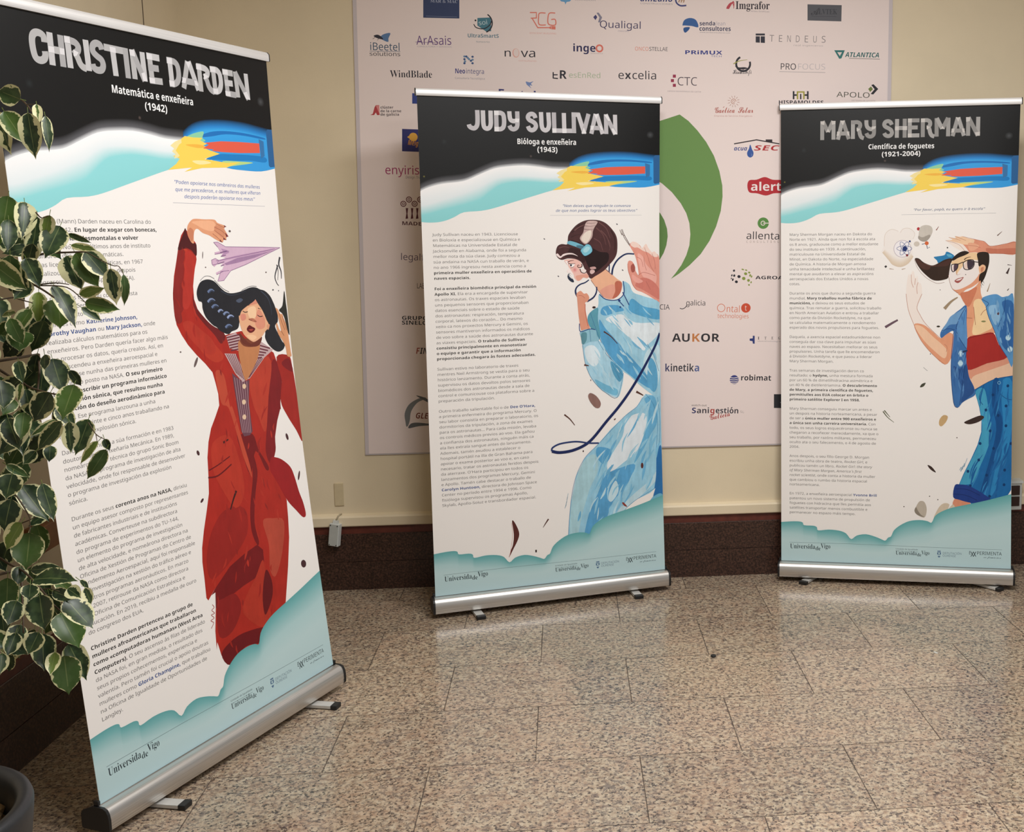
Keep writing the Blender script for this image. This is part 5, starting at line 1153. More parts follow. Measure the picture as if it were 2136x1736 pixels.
('P','5a7796',0.0,'684.8 63.2 690.3 63.4 689.3 51.7 684.9 53.9'),
('P','5a7796',0.0,'696.3 63.6 701.3 63.8 701.4 54.5 697 52'),
('P','5a7796',0.0,'687.2 47 699.3 47.4 696 40.3 690.6 40.1'),
('R','5a7796',693.1,57.7,4.95,2.2,0,6.2832),
('T','l','5d7086',708.0,55.9,790.2,55.5,9.3,'DEPUTACIÓN'),
('T','l','5d7086',708.1,44.3,765.7,44.1,9.31,'OURENSE'),
('T','m','26323a',820.1,59.0,830.0,58.7,15.07,'E'),
('L','26323a',2.53,None,'829.3 70.9 840.4 49.3'),
('L','26323a',2.53,None,'840.2 71.3 829.5 48.9'),
('L','26323a',2.53,None,'839.6 71.3 850.8 49.7'),
('L','26323a',2.53,None,'850.5 71.7 839.9 49.3'),
('T','m','26323a',854.0,58.5,960.8,58.0,14.99,'PERIMENTA'),
('T','c','44545c',884.1,45.1,958.1,44.2,6.91,'en feminino'),
]
RIGHT_ART = [
('L','9b9997',16.6,None,'177.7 1945.6 177.5 1865.8'),
('L','a5a3a1',16.6,None,'225.7 1945.1 225.6 1866.6'),
('L','8f8d8b',16.6,None,'179.5 1945.5 201.7 1899.7'),
('L','9b9997',16.6,None,'223.7 1945.2 202.4 1899.7'),
('L','a5a3a1',16.6,None,'244.3 1866 262.9 1945.7'),
('L','8f8d8b',16.6,None,'264.6 1945.7 291.1 1867.5'),
('L','9b9997',16.6,None,'240 1891.8 293.4 1891.3'),
('L','a5a3a1',16.6,None,'308.2 1946.1 308.1 1867.7'),
('C','8f8d8b',16.6,None,'301 1937.8 316.5 1938 326.9 1938 336.6 1932.3 338.4 1921.4 332.3 1910.7 325.4 1906.4'),
('C','9b9997',16.6,None,'328.8 1910.8 334.8 1901.1 337.6 1887.4 344 1874.2 354.3 1869.9'),
('C','a5a3a1',16.6,None,'364.7 1945.7 364.9 1930.8 367.7 1918.8 374.7 1910.8 385.7 1907.1 397.7 1910.1'),
('C','8f8d8b',16.6,None,'396.4 1946.2 396.9 1919.7 396.8 1890.8 392.1 1880.4 381.5 1875.9 370.4 1880.3 365.2 1890.7'),
('C','9b9997',16.6,None,'471.3 1923.6 466 1934.6 455.7 1939.3 444.5 1935.9 439.8 1925.9 444.6 1916.6 457.7 1909.4 468.7 1901.3 472.3 1888.7 466.5 1879.4 455.6 1876.6 445 1881 440.1 1889.6'),
('L','a5a3a1',16.6,None,'493.6 1947.3 493 1868.8'),
('L','8f8d8b',16.6,None,'525.6 1948 525.7 1868.6'),
('L','9b9997',16.6,None,'485.1 1909.7 536.2 1908.9'),
('L','a5a3a1',16.6,None,'546.7 1948 546.8 1869.4'),
('L','8f8d8b',16.6,None,'538.6 1940.5 586.9 1939.8'),
('L','9b9997',16.6,None,'538.9 1910.5 579.7 1910.3'),
('L','a5a3a1',16.6,None,'538.6 1877 586.9 1877'),
('L','8f8d8b',16.6,None,'601 1947.4 601.2 1869.2'),
('C','9b9997',16.6,None,'593 1939.2 607.2 1939.5 620.1 1939.4 629.6 1933.1 631.1 1921.3 625.1 1912 618.4 1908.5'),
('C','a5a3a1',16.6,None,'623.1 1912.4 628.6 1901.2 632.2 1885.9 639.1 1874.9 649.3 1871.3'),
('L','8f8d8b',16.6,None,'657.9 1947.4 658.7 1870'),
('L','9b9997',16.6,None,'706.7 1947.6 706 1870.4'),
('L','a5a3a1',16.6,None,'658.5 1947.4 681.3 1903'),
('L','8f8d8b',16.6,None,'705.1 1947.6 683 1903'),
('L','9b9997',16.6,None,'724.5 1870.6 745.4 1948.1'),
('L','a5a3a1',16.6,None,'747.1 1948 771.5 1871.3'),
('L','8f8d8b',16.6,None,'719.2 1893.5 774.6 1893.3'),
('L','9b9997',16.6,None,'788.3 1948.5 788.3 1870.8'),
('L','a5a3a1',16.6,None,'829.1 1948.6 828.4 1870.4'),
('L','8f8d8b',16.6,None,'789 1947.8 828.4 1870.4'),
('P','c6c2be',0.0,'193.7 1898.9 202.3 1913.4 211.1 1898.4'),
('P','c6c2be',0.0,'238 1882.6 242 1900.3 253.1 1900 249.8 1882.3'),
('P','c6c2be',0.0,'281.5 1899.9 288.5 1900.3 294.8 1882.4 286.5 1882'),
('P','c6c2be',0.0,'253.5 1946 274.3 1946.1 265.4 1925.2'),
('P','c6c2be',0.0,'324.3 1914.3 338.2 1907.8 332.3 1901.8 325.1 1898.6'),
('P','c6c2be',0.0,'387.3 1918.3 405.5 1919.4 402.9 1910 387.8 1904.3'),
('P','c6c2be',0.0,'485 1917.1 501.4 1916.6 501.5 1900.4 484.5 1900.2'),
('P','c6c2be',0.0,'517.4 1916.9 534.5 1916.4 534.6 1900.1 517.2 1900.6'),
('P','c6c2be',0.0,'538.6 1948 555.6 1948.1 555 1932 538.7 1931.8'),
('P','c6c2be',0.0,'538.5 1885.1 554.8 1885.4 555 1869.1 538.7 1868.9'),
('P','c6c2be',0.0,'592.9 1947 609.9 1947.2 609.3 1931.7 593.1 1931.5'),
('P','c6c2be',0.0,'617 1916.7 630.6 1910.9 623.9 1903.7 617.1 1901.2'),
('P','c6c2be',0.0,'674.6 1901.5 682.5 1914.7 692.1 1901.7'),
('P','c6c2be',0.0,'717.9 1885.5 722.4 1902.2 733.2 1902.5 730 1885.9'),
('P','c6c2be',0.0,'762.1 1901.7 770.1 1902.2 776.3 1885.9 766.3 1884.8'),
('P','c6c2be',0.0,'737 1948.3 756.1 1948.1 747.3 1929.6'),
('P','c6c2be',0.0,'778.9 1948.1 797.3 1947.5 794.2 1931.6 779.8 1928.7'),
('P','c6c2be',0.0,'815.9 1884.1 837.2 1886.9 836.8 1870.2 821.4 1869.9'),
('P','c6c2be',0.0,'170.8 1945.1 187.5 1945.6 186.2 1929.2 172.2 1933.1'),
('P','c6c2be',0.0,'216.7 1945.4 234.1 1945.6 232.8 1932.7 218.9 1929.6'),
('T','b','f2f2f2',372.8,1822.6,650.2,1822.0,20.64,'Científica de foguetes'),
('T','b','f2f2f2',430.3,1790.6,592.5,1792.0,19.58,'(1921-2004)'),
('T','j','2f4a78',565.0,1558.1,862.6,1559.8,9.82,'"Por favor, papá, eu quero ir á escola"'),
('L','8a8f98',0.88,None,'516 1542.5 910.5 1545.5'),
('B','6e6c6c',36.4,1456.0,21.483,10.74,356.0,['Mary Sherman Morgan naceu en Dakota do','Norte en 1921. Aínda que non foi á escola ata','os 8 anos, graduouse como a mellor estudante','do seu instituto en 1939. A continuación,','matriculouse na Universidade Estatal de','Minot, en Dakota do Norte, na especialidade','de Química. A historia de Morgan amosa','unha tenacidade intelectual e unha brillantez','mental que axudaron a elevar as aspiracións','aeroespaciais dos Estados Unidos a novas','cotas.','','Durante os anos que durou a segunda guerra','mundial, *Mary traballou nunha fábrica de*','*municións,* e deixou os seus estudos de','química. Tras rematar a guerra, solicitou traballo','en North American Aviation e entrou a traballar','como parte da División Rocketdyne, na que','se calculaba matematicamente o rendemento','esperado dos novos propulsores para foguetes.','','Daquela, a axencia espacial estadounidense non','conseguía dar coa clave para impulsar as súas','naves ao espazo. Necesitaban mellorar os seus','propulsores. Unha tarefa que lle encomendaron','á División Rocketdyne, e que pasou a liderar','Mary Sherman Morgan.','','Tras semanas de investigación deron co','resultado: o *hydyne,* unha mestura formada','por un 60 % de dimetilhidracina asimétrica e','un 40 % de dietilentriamina. *O descubrimento*','*de Mary, a primeira científica de foguetes,*','*permitiulles aos EUA colocar en órbita o*','*primeiro satélite Explorer I en 1958.*','','Mary Sherman conseguiu marcar un antes e','un despois na historia norteamericana, a pesar','de ser a *única muller entre 900 enxeñeiros e*','*a única sen unha carreira universitaria.* Con','todo, os seus logros esquecéronse ou nunca se','chegaron a recoñecer merecidamente, xa que o','seu traballo, por razóns militares, permaneceu','oculto ata o seu falecemento, o 4 de agosto de','2004.','','Anos despois, o seu fillo George D. Morgan','escribiu unha obra de teatro, /Rocket Girl/, e','publicou tamén un libro, /Rocket Girl: the story/','/of Mary Sherman Morgan, America´s first/','/rocket scientist/, onde conta a historia da muller','que cambiou o rumbo da historia espacial','norteamericana.','','En 1972, a enxeñeira aeroespacial #Yvonne Brill#','patentou un novo sistema de propulsión de','foguetes con hidracina que lles permitía aos','satélites transportar menos combustible e','permanecer no espazo máis tempo.']),
('S','f1ebe6',0.0,'441.4 1408.8 446.5 1458.5 473.8 1480.3 506.8 1468.8 523.1 1482.4 550.5 1483.6 572.6 1462.4 561.8 1440.5 562.3 1396.4 568.1 1363.2 552 1335.6 513.7 1319.3 480.7 1330.7 458.3 1364.2 433.4 1381.1'),
('C','d9c9bd',1.65,None,'444.2 1408.7 447.6 1458.5 473.8 1480.3 504.1 1471.6'),
('C','d9c9bd',1.65,None,'512.3 1466 523.1 1481.8 550.5 1483.6 572.6 1462.4 564.6 1437.7'),
('G','d9c5ae e2d3c0 f1ebe6',['436.1 1381.1 464 1347.5 480.7 1327.9 513.8 1318.2 546.5 1332.9 568.1 1363.2','441.6 1386.6 469.4 1355.8 486.1 1341.8 513.6 1333.2 540.9 1346.8 562.6 1368.8','447 1397.6 474.7 1375.2 491.3 1363.9 513.4 1358.2 535.2 1366.3 557 1379.9']),
('E','f2eef0',0.0,521.2,1396.8,36.19,36.51,0),
('R','c9bfc6',521.2,1396.8,36.19,2.74,0,6.2832),
('C','3c568f',1.76,None,'561.2 1397.5 558.1 1392.7 549.3 1389 536.6 1387 522.5 1387.1 509.7 1389.4 500.8 1393.3 497.6 1398.2 500.7 1403 509.5 1406.7 522.3 1408.7 536.4 1408.5 549.2 1406.3 558 1402.3 561.2 1397.5'),
('C','3c568f',1.76,None,'545.5 1369.9 539.8 1370.3 532.1 1376.2 523.8 1386.3 516.6 1398.8 512 1411.1 510.8 1420.7 513.3 1425.8 519 1425.4 526.8 1419.5 535.1 1409.3 542.2 1396.9 546.9 1384.6 548 1375 545.5 1369.9'),
('C','3c568f',1.76,None,'513.6 1370.3 511.1 1375.5 512.1 1385.1 516.6 1397.3 523.7 1409.5 531.8 1419.4 539.5 1425.1 545.2 1425.3 547.8 1420.1 546.7 1410.5 542.2 1398.4 535.2 1386.2 527 1376.2 519.3 1370.6 513.6 1370.3'),
('E','24366e',0.0,531.1,1396.7,9.86,11.06,0),
('E','2c3f78',0.0,552.1,1428.5,4.38,4.41,0),
('E','7d2b2f',0.0,541.2,1369.0,4.93,5.53,0),
('E','b2343a',0.0,587.6,1481.5,6.55,7.15,0),
('S','c9c2b8',0.12,'589 1456.7 594.1 1486.9 615.8 1497.6 640.3 1491.7 647.6 1472.4 638.1 1447.8 622 1428.8 602.9 1427.9 588.1 1440.2'),
('S','a39b91',0.2,'589 1451.2 605.5 1445.5 632.6 1456.2 638.1 1447.8 622 1428.8 602.9 1427.9 588.1 1439.1'),
('E','cfc6ba',0.15,581.2,1417.2,12.01,11.03,0),
('L','46536e',2.74,None,'603.1 1415.3 621 1420.6 626.7 1396.8 635.9 1403.9'),
('E','d46a3c',0.0,623.2,1420.0,8.17,8.26,0),
('C','8a4a44',4.36,1.31,'662.3 1475 672.9 1491.3'),
('C','7d655c',4.98,1.49,'917.7 1449.8 938.1 1467.5'),
('C','4a3a38',11.3,3.39,'963.3 1288 974.4 1312.5'),
('C','4a3a38',5.12,1.53,'967.5 1216.4 975 1224.6'),
('C','a58f78',5.54,1.66,'879.6 1212 891.3 1247.6'),
('C','4a3a38',3.4,1.02,'965.4 1326.3 985.8 1323.3'),
('C','b9a493',4.42,1.33,'467.1 1311.4 486.4 1308.4'),
('C','b9a493',4.41,1.32,'519.3 1308.2 535.8 1312.5'),
('P','3c3a3a',0.0,'444.9 1321 452.1 1326.5 457.6 1320.9 451.1 1314.3'),
('E','3c3a3a',0.0,710.3,1400.3,3.25,3.3,0),
('E','3c3a3a',0.0,682.0,1219.6,2.17,1.66,0),
('S','dd957a',0.12,'763.8 1442.4 798.3 1439 841.6 1431.2 864.9 1424.8 888.7 1405.9 915.4 1408.5 954.4 1415.3 1000 1423.1 1000 1370.8 931 1373.9 883.3 1374.4 836.5 1377.8 799.1 1378.2 784.5 1395.3 761.2 1413.2'),
('S','efc9a6',0.1,'714.7 1444.1 743.6 1440.3 741.2 1448.5 763.7 1446.5 772.3 1448.1 798.3 1439 821.4 1432.9 813 1412.6 787.1 1412.9 758.3 1415.5 726.4 1427.6 701.8 1430.8 726.4 1433.5 729.2 1436.9'),
('S','f3e6dc',0.0,'701.8 1430.8 726.4 1426.7 758.3 1419 778.5 1410 799.1 1380.6 776 1383.7 744.1 1399.3 720.8 1416.5'),
('S','e7ab8c',0.12,'795.7 1418.6 821.6 1418.3 841.9 1406.4 821.9 1389.1 801.8 1389.3'),
('S','c97a62',0.15,'871.2 1397.3 915.6 1393.9 1000 1395.7 1000 1371.7 931 1374.4 883.3 1375'),
('C','a8604c',1.16,None,'714.7 1444.1 743.6 1438.2 763.9 1430.7'),
('C','a8604c',1.16,None,'741.2 1448.5 763.8 1439.5 786.9 1430.4'),
('C','a8604c',1.16,None,'701.8 1430.8 743.8 1419.2 764.2 1407.3 784.6 1383.6'),
('C','a8604c',1.16,None,'795.8 1409.8 824.6 1406.6 847.8 1399.9'),
('C','a8604c',1.17,None,'799.1 1378.2 883.3 1375 1000 1371.2'),
('C','a8604c',1.17,None,'772.3 1447.5 841.6 1430.9 864.9 1424.8 888.7 1405.9 954.4 1415.3 1000 1422.5'),
('S','2f7fb2',0.22,'653.3 1360 669.3 1363.6 698.2 1369.2 708.1 1383.8 738.7 1366.5 727.3 1351.9 698.4 1346.3 673.9 1334.7 666.5 1346.6'),
('S','5aa9c8',0.2,'706.8 1372.7 724.2 1371 730.1 1363.7 715.6 1360.8'),
('S','efe6e2',0.0,'715.1 1287.3 723.3 1325.5 730.3 1343.1 756.1 1358.7 799.1 1377.6 838 1377.2 840.4 1345 844.5 1318.7 845 1286.4 839.5 1257.1 810.9 1236.7 772.2 1219.1 757.9 1208 743.4 1215.7 731.1 1225.2 722.2 1248.9'),
('S','ecc99e',0.08,'728.9 1340.7 756.1 1358.1 799.1 1377.1 836.5 1376.7 838.3 1348 816.7 1348.2 782.3 1336.8 773.9 1319.2 759.7 1301.7 750.6 1285.6 746.4 1301.8 752.2 1325.3 730.5 1329.9'),
('S','e19d7c',0.1,'734.6 1225.8 746.2 1219.8 772.2 1225.6 810.8 1247 836.4 1274.7 844.9 1289.3 847.3 1260 818.2 1233.7 789.5 1220.5 771 1202.9 750.7 1208'),
('S','edbb92',0.1,'841.6 1317.2 857.5 1327.3 870.5 1319 864.4 1294.4 847.9 1287'),
('S','cd8a68',0.1,'850.4 1312.7 862 1317 860.8 1300.9 852.1 1295.7'),
('S','38281f',0.3,'574.2 1354.5 590.8 1354.9 611.4 1338.2 640.6 1325.6 658 1327.2 678.3 1337.7 698.4 1348.7 722.9 1354.9 731.7 1349 724.7 1331.4 719.8 1302 715.2 1272.5 699.4 1263.8 670.4 1259.2 647.1 1264.1 623.6 1282 600.1 1305.8 582.3 1332.6'),
('S','4f342b',0.25,'576.3 1350.3 590.9 1350.2 611.4 1332.3 640.7 1318.8 626.3 1305.6 600 1314.7 583.7 1335.5'),
('S','4a2f28',0.25,'658.1 1321.6 698.5 1341.9 721.6 1349 716.1 1325.6 681.4 1320'),
('S','2b2019',0.3,'727.4 1347.5 738.7 1363 761.6 1380.4 784.6 1386 800.5 1378.8 784.8 1368.4 756.1 1356.9 737.5 1346'),
('S','2f241d',0.3,'835.9 1377.3 878.8 1378.8 886 1347.5 881.2 1315.4 867.7 1271.5 851.3 1246.7 843.3 1257 847 1286.4 866.7 1300.9 870.5 1319.9 857.5 1327.9 842.5 1320.1 838.1 1345.1'),
('C','33261f',2.64,0.59,'846.8 1254.1 852.9 1239.3 855.9 1227.6'),
('C','33261f',2.64,0.59,'852.7 1251.1 858.7 1242.2 864.6 1240.7'),
('C','33261f',2.64,0.59,'855.5 1259.9 862.9 1254 866 1245.1'),
('C','8a5a4c',1.17,None,'600.2 1294 623.7 1271.6 647.2 1256.7 670.5 1247.7 699.5 1252'),
('C','8a5a4c',1.18,None,'572.8 1350.4 582.4 1320.7 600.2 1294'),
('C','8a5a4c',1.17,None,'611.4 1335.3 640.7 1321.7 663.9 1324.5'),
('S','e9d4d0',0.0,'731.2 1318.1 739.2 1326.8 745 1322.4 739.5 1301.8 732.2 1301.9'),
('S','54404c',0.1,'739.2 1327.7 754.1 1330.5 752.6 1313.5 742.4 1301.8 738 1304.8'),
('S','e8d0c4',0.0,'782.4 1330.9 793.8 1341.1 797 1313.2 785.6 1308.9 780.3 1316.2'),
('S','40343f',0.1,'793.2 1342.5 802.9 1346.9 819.1 1342.9 820.4 1327.7 812 1313.6 797.1 1309.6'),
('C','2a1f22',3.49,None,'727.6 1326.9 742 1330.6 755.9 1330.5 765.1 1334 776.5 1338.3'),
('C','2a1f22',3.5,None,'727.6 1326.9 728.4 1307.8 734.3 1297.5 745.2 1303.3 753.2 1313.5 755.9 1330.5'),
('C','2a1f22',3.49,None,'777.1 1336.8 788 1344.1 802.9 1348.3 819 1345.8 822.2 1327.6 813.2 1311.6 794.2 1305.9 781.2 1310.4 777.3 1325.1 777.1 1336.8'),
('C','2a1f22',3.49,None,'819.7 1340.8 831.2 1338.7 843.4 1336.8'),
('C','33241f',4.36,1.16,'780.7 1348.5 790.7 1356.6 807.9 1360.6'),
('C','b07a62',1.75,None,'750.4 1304.7 749.5 1287.1 754.7 1283.5'),
('C','c9a090',1.17,None,'755.6 1284.7 765.6 1288.4'),
('S','a55a56',0.0,'741.4 1257.1 751.4 1267 765.8 1271.6 779.6 1273.9 768.9 1257.5 755.1 1248.7'),
('S','f2e6e2',0.0,'747.5 1259.4 757.2 1265.8 774.5 1270.4 763.1 1261.1'),
('E','33241f',0.0,787.9,1285.3,2.02,2.06,0),
('C','8a5a4c',1.46,None,'715.1 1284.3 724.2 1245.9 736.1 1220.8 758 1205.9'),
('S','e3a07c',0.15,'757.5 1204.8 797.9 1214 830 1234.8 850.4 1259.5 852.1 1207.2 869.2 1162.9 886.3 1129.6 909.9 1051.9 908.5 1032.5 801.5 1013.3 794.2 1080.1 789 1146.6 776.7 1185.4'),
('S','f3d3a4',0.1,'822.8 1167.6 852.5 1179.6 880.7 1135.2 904 1068.6 887.5 1046.6 821.8 1027.3 827.4 1102.2'),
('S','cf7f60',0.15,'765.7 1202 797.9 1212.9 835.5 1232 822.6 1185.2 798.8 1146.6'),
('C','9c5f48',1.91,None,'793.9 1099.5 818.3 1097.8'),
('C','9c5f48',1.93,None,'853.4 1110.5 864.2 1127 877.9 1136.3'),
('C','9c5f48',1.92,None,'823 1146.5 832.1 1069'),
('S','e9c3a6',0.08,'802.1 876.5 883.8 904.7 972.3 928.7 1000 900.2 1000 847.1 912.9 833.6 833 788.8 814.5 833.5'),
('S','dc9a80',0.1,'804.8 873.8 883.9 901.9 975.2 928.6 993.3 908.7 912.3 879.4 834.9 851.6 816.1 834.6'),
('S','a8302c',0.12,'800.4 1012.2 854.5 1027.3 908.5 1035.3 934.8 983.9 972.9 928.7 883.9 903.1 801 874.8 795.8 946.4'),
('C','7d1f20',2.21,None,'800.4 1010.6 854.5 1025.6 908.5 1033.6'),
('S','f2e7df',0.0,'543.4 1264 551.3 1289 559.3 1258.4 559 1286.2 568.7 1301.6 577.8 1269.4 585.3 1280.4 590 1252.7 602.1 1244.3 605.8 1202.6 597.4 1174.8 585.6 1147 598 1113.5 625.8 1069.9 659 1034.2 686.5 1010.2 653.9 1001.7 604.3 1035.2 573.8 1068.7 548.5 1135.8 539 1202.8'),
('S','e39f7c',0.12,'573.8 1068.7 614.9 1068.8 659 1034.2 687.6 1010.2 713.4 1035.4 737.9 1028.8 742 1002 735.2 934.9 707.4 896.6 654.5 940 604.7 1000.4'),
('S','f0c6a6',0.1,'576.6 1063.1 609.5 1060.4 653.7 1018.5 692.2 985 714.3 957.2 703.8 923.5 659.8 956.9 615.6 1001.6'),
('C','b9785f',1.66,None,'539 1202.8 548.5 1135.8 573.8 1068.7 604.7 1000.4 654.5 940 707.4 896.6'),
('C','b9785f',1.66,None,'605.8 1202.6 585.6 1147 598 1113.5 625.8 1069.9 686.5 1010.2'),
('C','b9785f',1.66,None,'559 1286.2 561.6 1252.8 569.4 1230.5'),
('C','b9785f',1.65,None,'577.8 1269.4 574.8 1241.6'),
('C','b9785f',1.65,None,'588.9 1252.7 583.7 1230.5 586.1 1202.7'),
('C','b9785f',1.66,None,'703.1 985.1 714.1 973.9 711.6 951.5'),
('S','3f70ab',0.22,'793.3 1152.1 766.5 1135.6 739.6 1113.4 712.9 1078.9 686.2 1036.5 689.7 1011.9 713.5 1029.8 740.5 1041 739 979.6 731.4 890 735 811.4 745.2 732.5 763.4 709.1 783.2 731.9 803.7 745.7 834.4 764.6 834.1 788.8 809 844.7 796.1 921.3 798.9 1002.2 795.3 1080.1'),
('S','6f9dc9',0.2,'728.9 1106.7 766.5 1130 793.4 1146.6 772.3 1102.3 756.4 1074.5 723.9 1068.9 702.4 1046.5 691.6 1040.9 712.9 1080'),
('S','5b8fc4',0.2,'766.9 1102.3 788.2 1130 794.2 1074.5 797.8 1002.2 795.5 968.7 773.5 1002.1 751.4 1035.5 759.1 1074.5'),
('S','2c548f',0.2,'742.3 890.1 769.5 879.1 796.4 901.7 809 844.7 833 787.1 803.6 750.2 776.7 732.9 781.4 795 759.1 839.7'),
('C','1f3f75',2.2,None,'793.3 1149.4 766.9 1102.3 752.4 1041.1 795.6 965.9'),
('C','1f3f75',2.2,None,'691.6 1042.1 715.9 1052.1 745.8 1047.7'),
('C','1f3f75',2.22,None,'740.6 1035.5 732.5 890 745.2 732.5 763.4 709.1'),
('C','1f3f75',2.21,None,'795.7 957.6 791.1 890.5 781.2 811.8 771.4 721.6'),
('S','5d97c9',0.22,'855.8 1179.6 879.9 1194.8 919 1201 944.9 1188.6 970.9 1192.1 997.7 1180.6 1000 900.1 972.3 929.8 936.6 985 912.8 1046.4 887.8 1102 875 1146.3'),
('S','3468a6',0.22,'945.2 1167.6 998.2 1155.7 1000 978.2 974.8 956.5 945.1 990.4 938.5 1046 960.8 1101.1'),
('S','8fbbdd',0.2,'886.1 1146.2 925.5 1151.3 937.7 1101.4 921 1068.4 903.7 1090.8'),
('C','1f4680',2.24,None,'875 1146.3 887.8 1102 912.8 1046.4 936.6 985 972.3 929.8'),
('C','1f4680',2.22,None,'855.8 1179.6 885.9 1162.8 875 1146.3'),
('C','1f4680',2.27,None,'959.4 1184 954.6 1128.8 927 1051.7'),
('E','bcdcec',0.0,773.1,945.2,10.84,13.98,0),
('R','4d7fae',773.1,945.2,11.38,1.63,0,6.2832),
('E','bcdcec',0.0,772.0,902.6,10.84,14.0,0),
('R','4d7fae',772.0,902.6,11.39,1.63,0,6.2832),
('E','bcdcec',0.0,975.8,1013.2,11.82,13.89,0),
('R','4d7fae',975.8,1013.2,12.41,1.77,0,6.2832),
('E','bcdcec',0.0,985.4,963.0,11.9,13.92,0),
('R','4d7fae',985.4,963.0,12.5,1.79,0,6.2832),
('E','5a4048',0.0,928.8,1118.1,5.15,6.64,0),
('E','8b8a5c',0.0,865.9,1084.4,9.94,3.88,0),
('P','2a3a5c',0.0,'775.1 954.7 800 962.1 801.1 954.8 779.6 947.4'),
('P','1f6aa8',0.2,'834.1 789.9 873.9 812.5 912.9 833.6 1000 848.8 1000 416.9 998.9 349.1 974.6 309.5 952.5 269.6 913.7 257.7 831.1 278.8 771.3 363.2 791.4 415.3 823.2 484.4 849.7 547.4 864.4 604.2 864.8 655 854.2 711.3 838.7 764.7'),
('S','46a0c4',0.22,'836.9 778.7 874.2 792.9 893 711.4 911.1 609.9 893 530.8 861.8 451 832.6 382 802.8 369.8 775.6 363.3 796.7 421.1 825.9 484.5 852.4 547.4 866.6 604.2 865.9 655 855.9 711.3'),
('S','2f86c0',0.2,'947.5 811.9 997.4 822 999.1 614.4 968.1 473.9 935 360.6 907.5 326.2 934 474.1 961.2 615.1'),
('S','18508c',0.2,'913 829.1 938.7 828.8 934.2 728 958.1 643.3 933.7 502.4 890.5 360.2 863.3 331.2 900.3 474.1 929.7 615.5 908.6 728.2'),
('C','174a80',2.22,None,'873.9 809.7 852.5 756.3 869.5 722.6'),
('C','174a80',2.29,None,'930.1 823.3 939.3 778.4 971.5 749.8 998.1 743.6'),
('C','174a80',2.25,None,'834.1 788.8 912.9 832.4 998.9 847.7'),
('S','1d5f9e',0.25,'874.5 506.7 837.7 454.4 820.1 392 842.9 451.7'),
('S','2b74b0',0.25,'976.3 504.4 967.7 475.8 963.3 446.2 976.9 473.7'),
('S','3585bd',0.25,'893.4 387.6 877.4 364.6 871.4 337 882.2 362.4'),
('S','2468a6',0.25,'996.1 465.9 951.8 422.7 927.3 365.7 960 417'),
('S','2468a6',0.25,'937.8 517.5 921.5 467.8 907.8 417.1 927.3 466'),
('S','1d5f9e',0.25,'916.5 469.1 901.8 414.8 896.2 358.6 907.2 413.8'),
('S','1d5f9e',0.25,'994 558.3 975.1 511.1 953.6 464.9 983.5 507.4'),
('S','1d5f9e',0.25,'927.7 812.8 922.6 749.4 911.7 686.7 932.2 748'),
('S','1d5f9e',0.25,'956.7 532.4 938.3 480.7 915.8 430.5 946.7 477.2'),
('S','3585bd',0.25,'949.1 770 934.7 720.8 925.5 670.2 941.4 719.1'),
('S','3585bd',0.25,'860.8 440.9 841.3 399.9 825.7 356.9 847.7 397'),
('S','2468a6',0.25,'955.8 781.5 940.6 733.4 939.5 682.6 947 732.2'),
('S','2468a6',0.25,'982.3 797.5 975 755 987.1 712.8 981.8 755.2'),
('S','1d5f9e',0.25,'921.6 631.4 913.6 592.7 898.8 556.1 918.2 591.2'),
('S','1d5f9e',0.25,'979.4 556.3 965.5 531.6 969.2 503.4 975.6 529.6'),
('S','1d5f9e',0.25,'948.9 758.2 943 729.9 942.1 700.8 947.9 729.2'),
('S','3585bd',0.25,'908.2 758.6 890.6 693.9 894.5 626.4 895.1 693.3'),
('S','2468a6',0.25,'978.6 489.8 950.6 436 946.9 375 956.9 434.2'),
('S','3585bd',0.25,'900.3 732.2 875.9 692.2 872.6 644.9 880.3 690.7'),
('S','1d5f9e',0.25,'947.8 431.8 933.8 367.2 930.2 300.8 941.3 366.1'),
('S','2b74b0',0.25,'913.2 422.1 899 364.7 887.4 306.4 905.9 363'),
('S','2468a6',0.25,'965.4 503.9 948.2 453.3 936.7 401 957.1 450.8'),
('S','2b74b0',0.25,'988.9 745.1 969.9 695.4 971 641.8 977.9 693.9'),
('S','1d5f9e',0.25,'871.2 797.6 855.7 758 859 715.2 862.2 756.9'),
('S','2b74b0',0.25,'936.2 535.9 925.7 505 920.2 472.8 933.7 502.9'),
('S','2468a6',0.25,'908.6 786.7 896.3 761.5 893 733.6 902.8 759.5'),
('S','2468a6',0.25,'965.9 611 952.6 549 946 485.6 958.9 547.9'),
('S','2468a6',0.25,'949.9 358.3 921 324.7 912.1 280.8 927.6 321.3'),
('S','3585bd',0.25,'898.1 367.3 881.4 331.4 887.3 292.1 889 330.3'),
('S','2b74b0',0.25,'980.5 585.8 949.6 543.2 946.3 490.4 957.7 540.3'),
('S','2b74b0',0.25,'974.2 508.3 943.8 467.9 916.9 425.2 949.2 464.2'),
('S','2b74b0',0.25,'841.1 429.6 827.3 402.1 822.7 371.3 834.4 399.7'),
('S','2468a6',0.25,'844.7 480.2 823.3 439.8 816.7 394.1 829 437.8'),
('S','2b74b0',0.25,'984.8 710.1 974.2 681.2 967.2 651.3 979.7 679.5'),
('S','2468a6',0.25,'888.6 476 874.6 437 870 395.5 878.9 435.9'),
('S','2468a6',0.25,'956.4 827.5 937.4 780.8 926.8 731.3 947.7 777.5'),
('S','2b74b0',0.25,'973 617.2 947.1 561.4 924.6 503.9 953.5 558.6'),
('S','1d5f9e',0.25,'850.2 451.7 828.2 412.7 824.3 367.6 836.2 410.1'),
('S','2468a6',0.25,'913.9 656.4 899.5 601.3 898.5 544 908.5 599.9'),
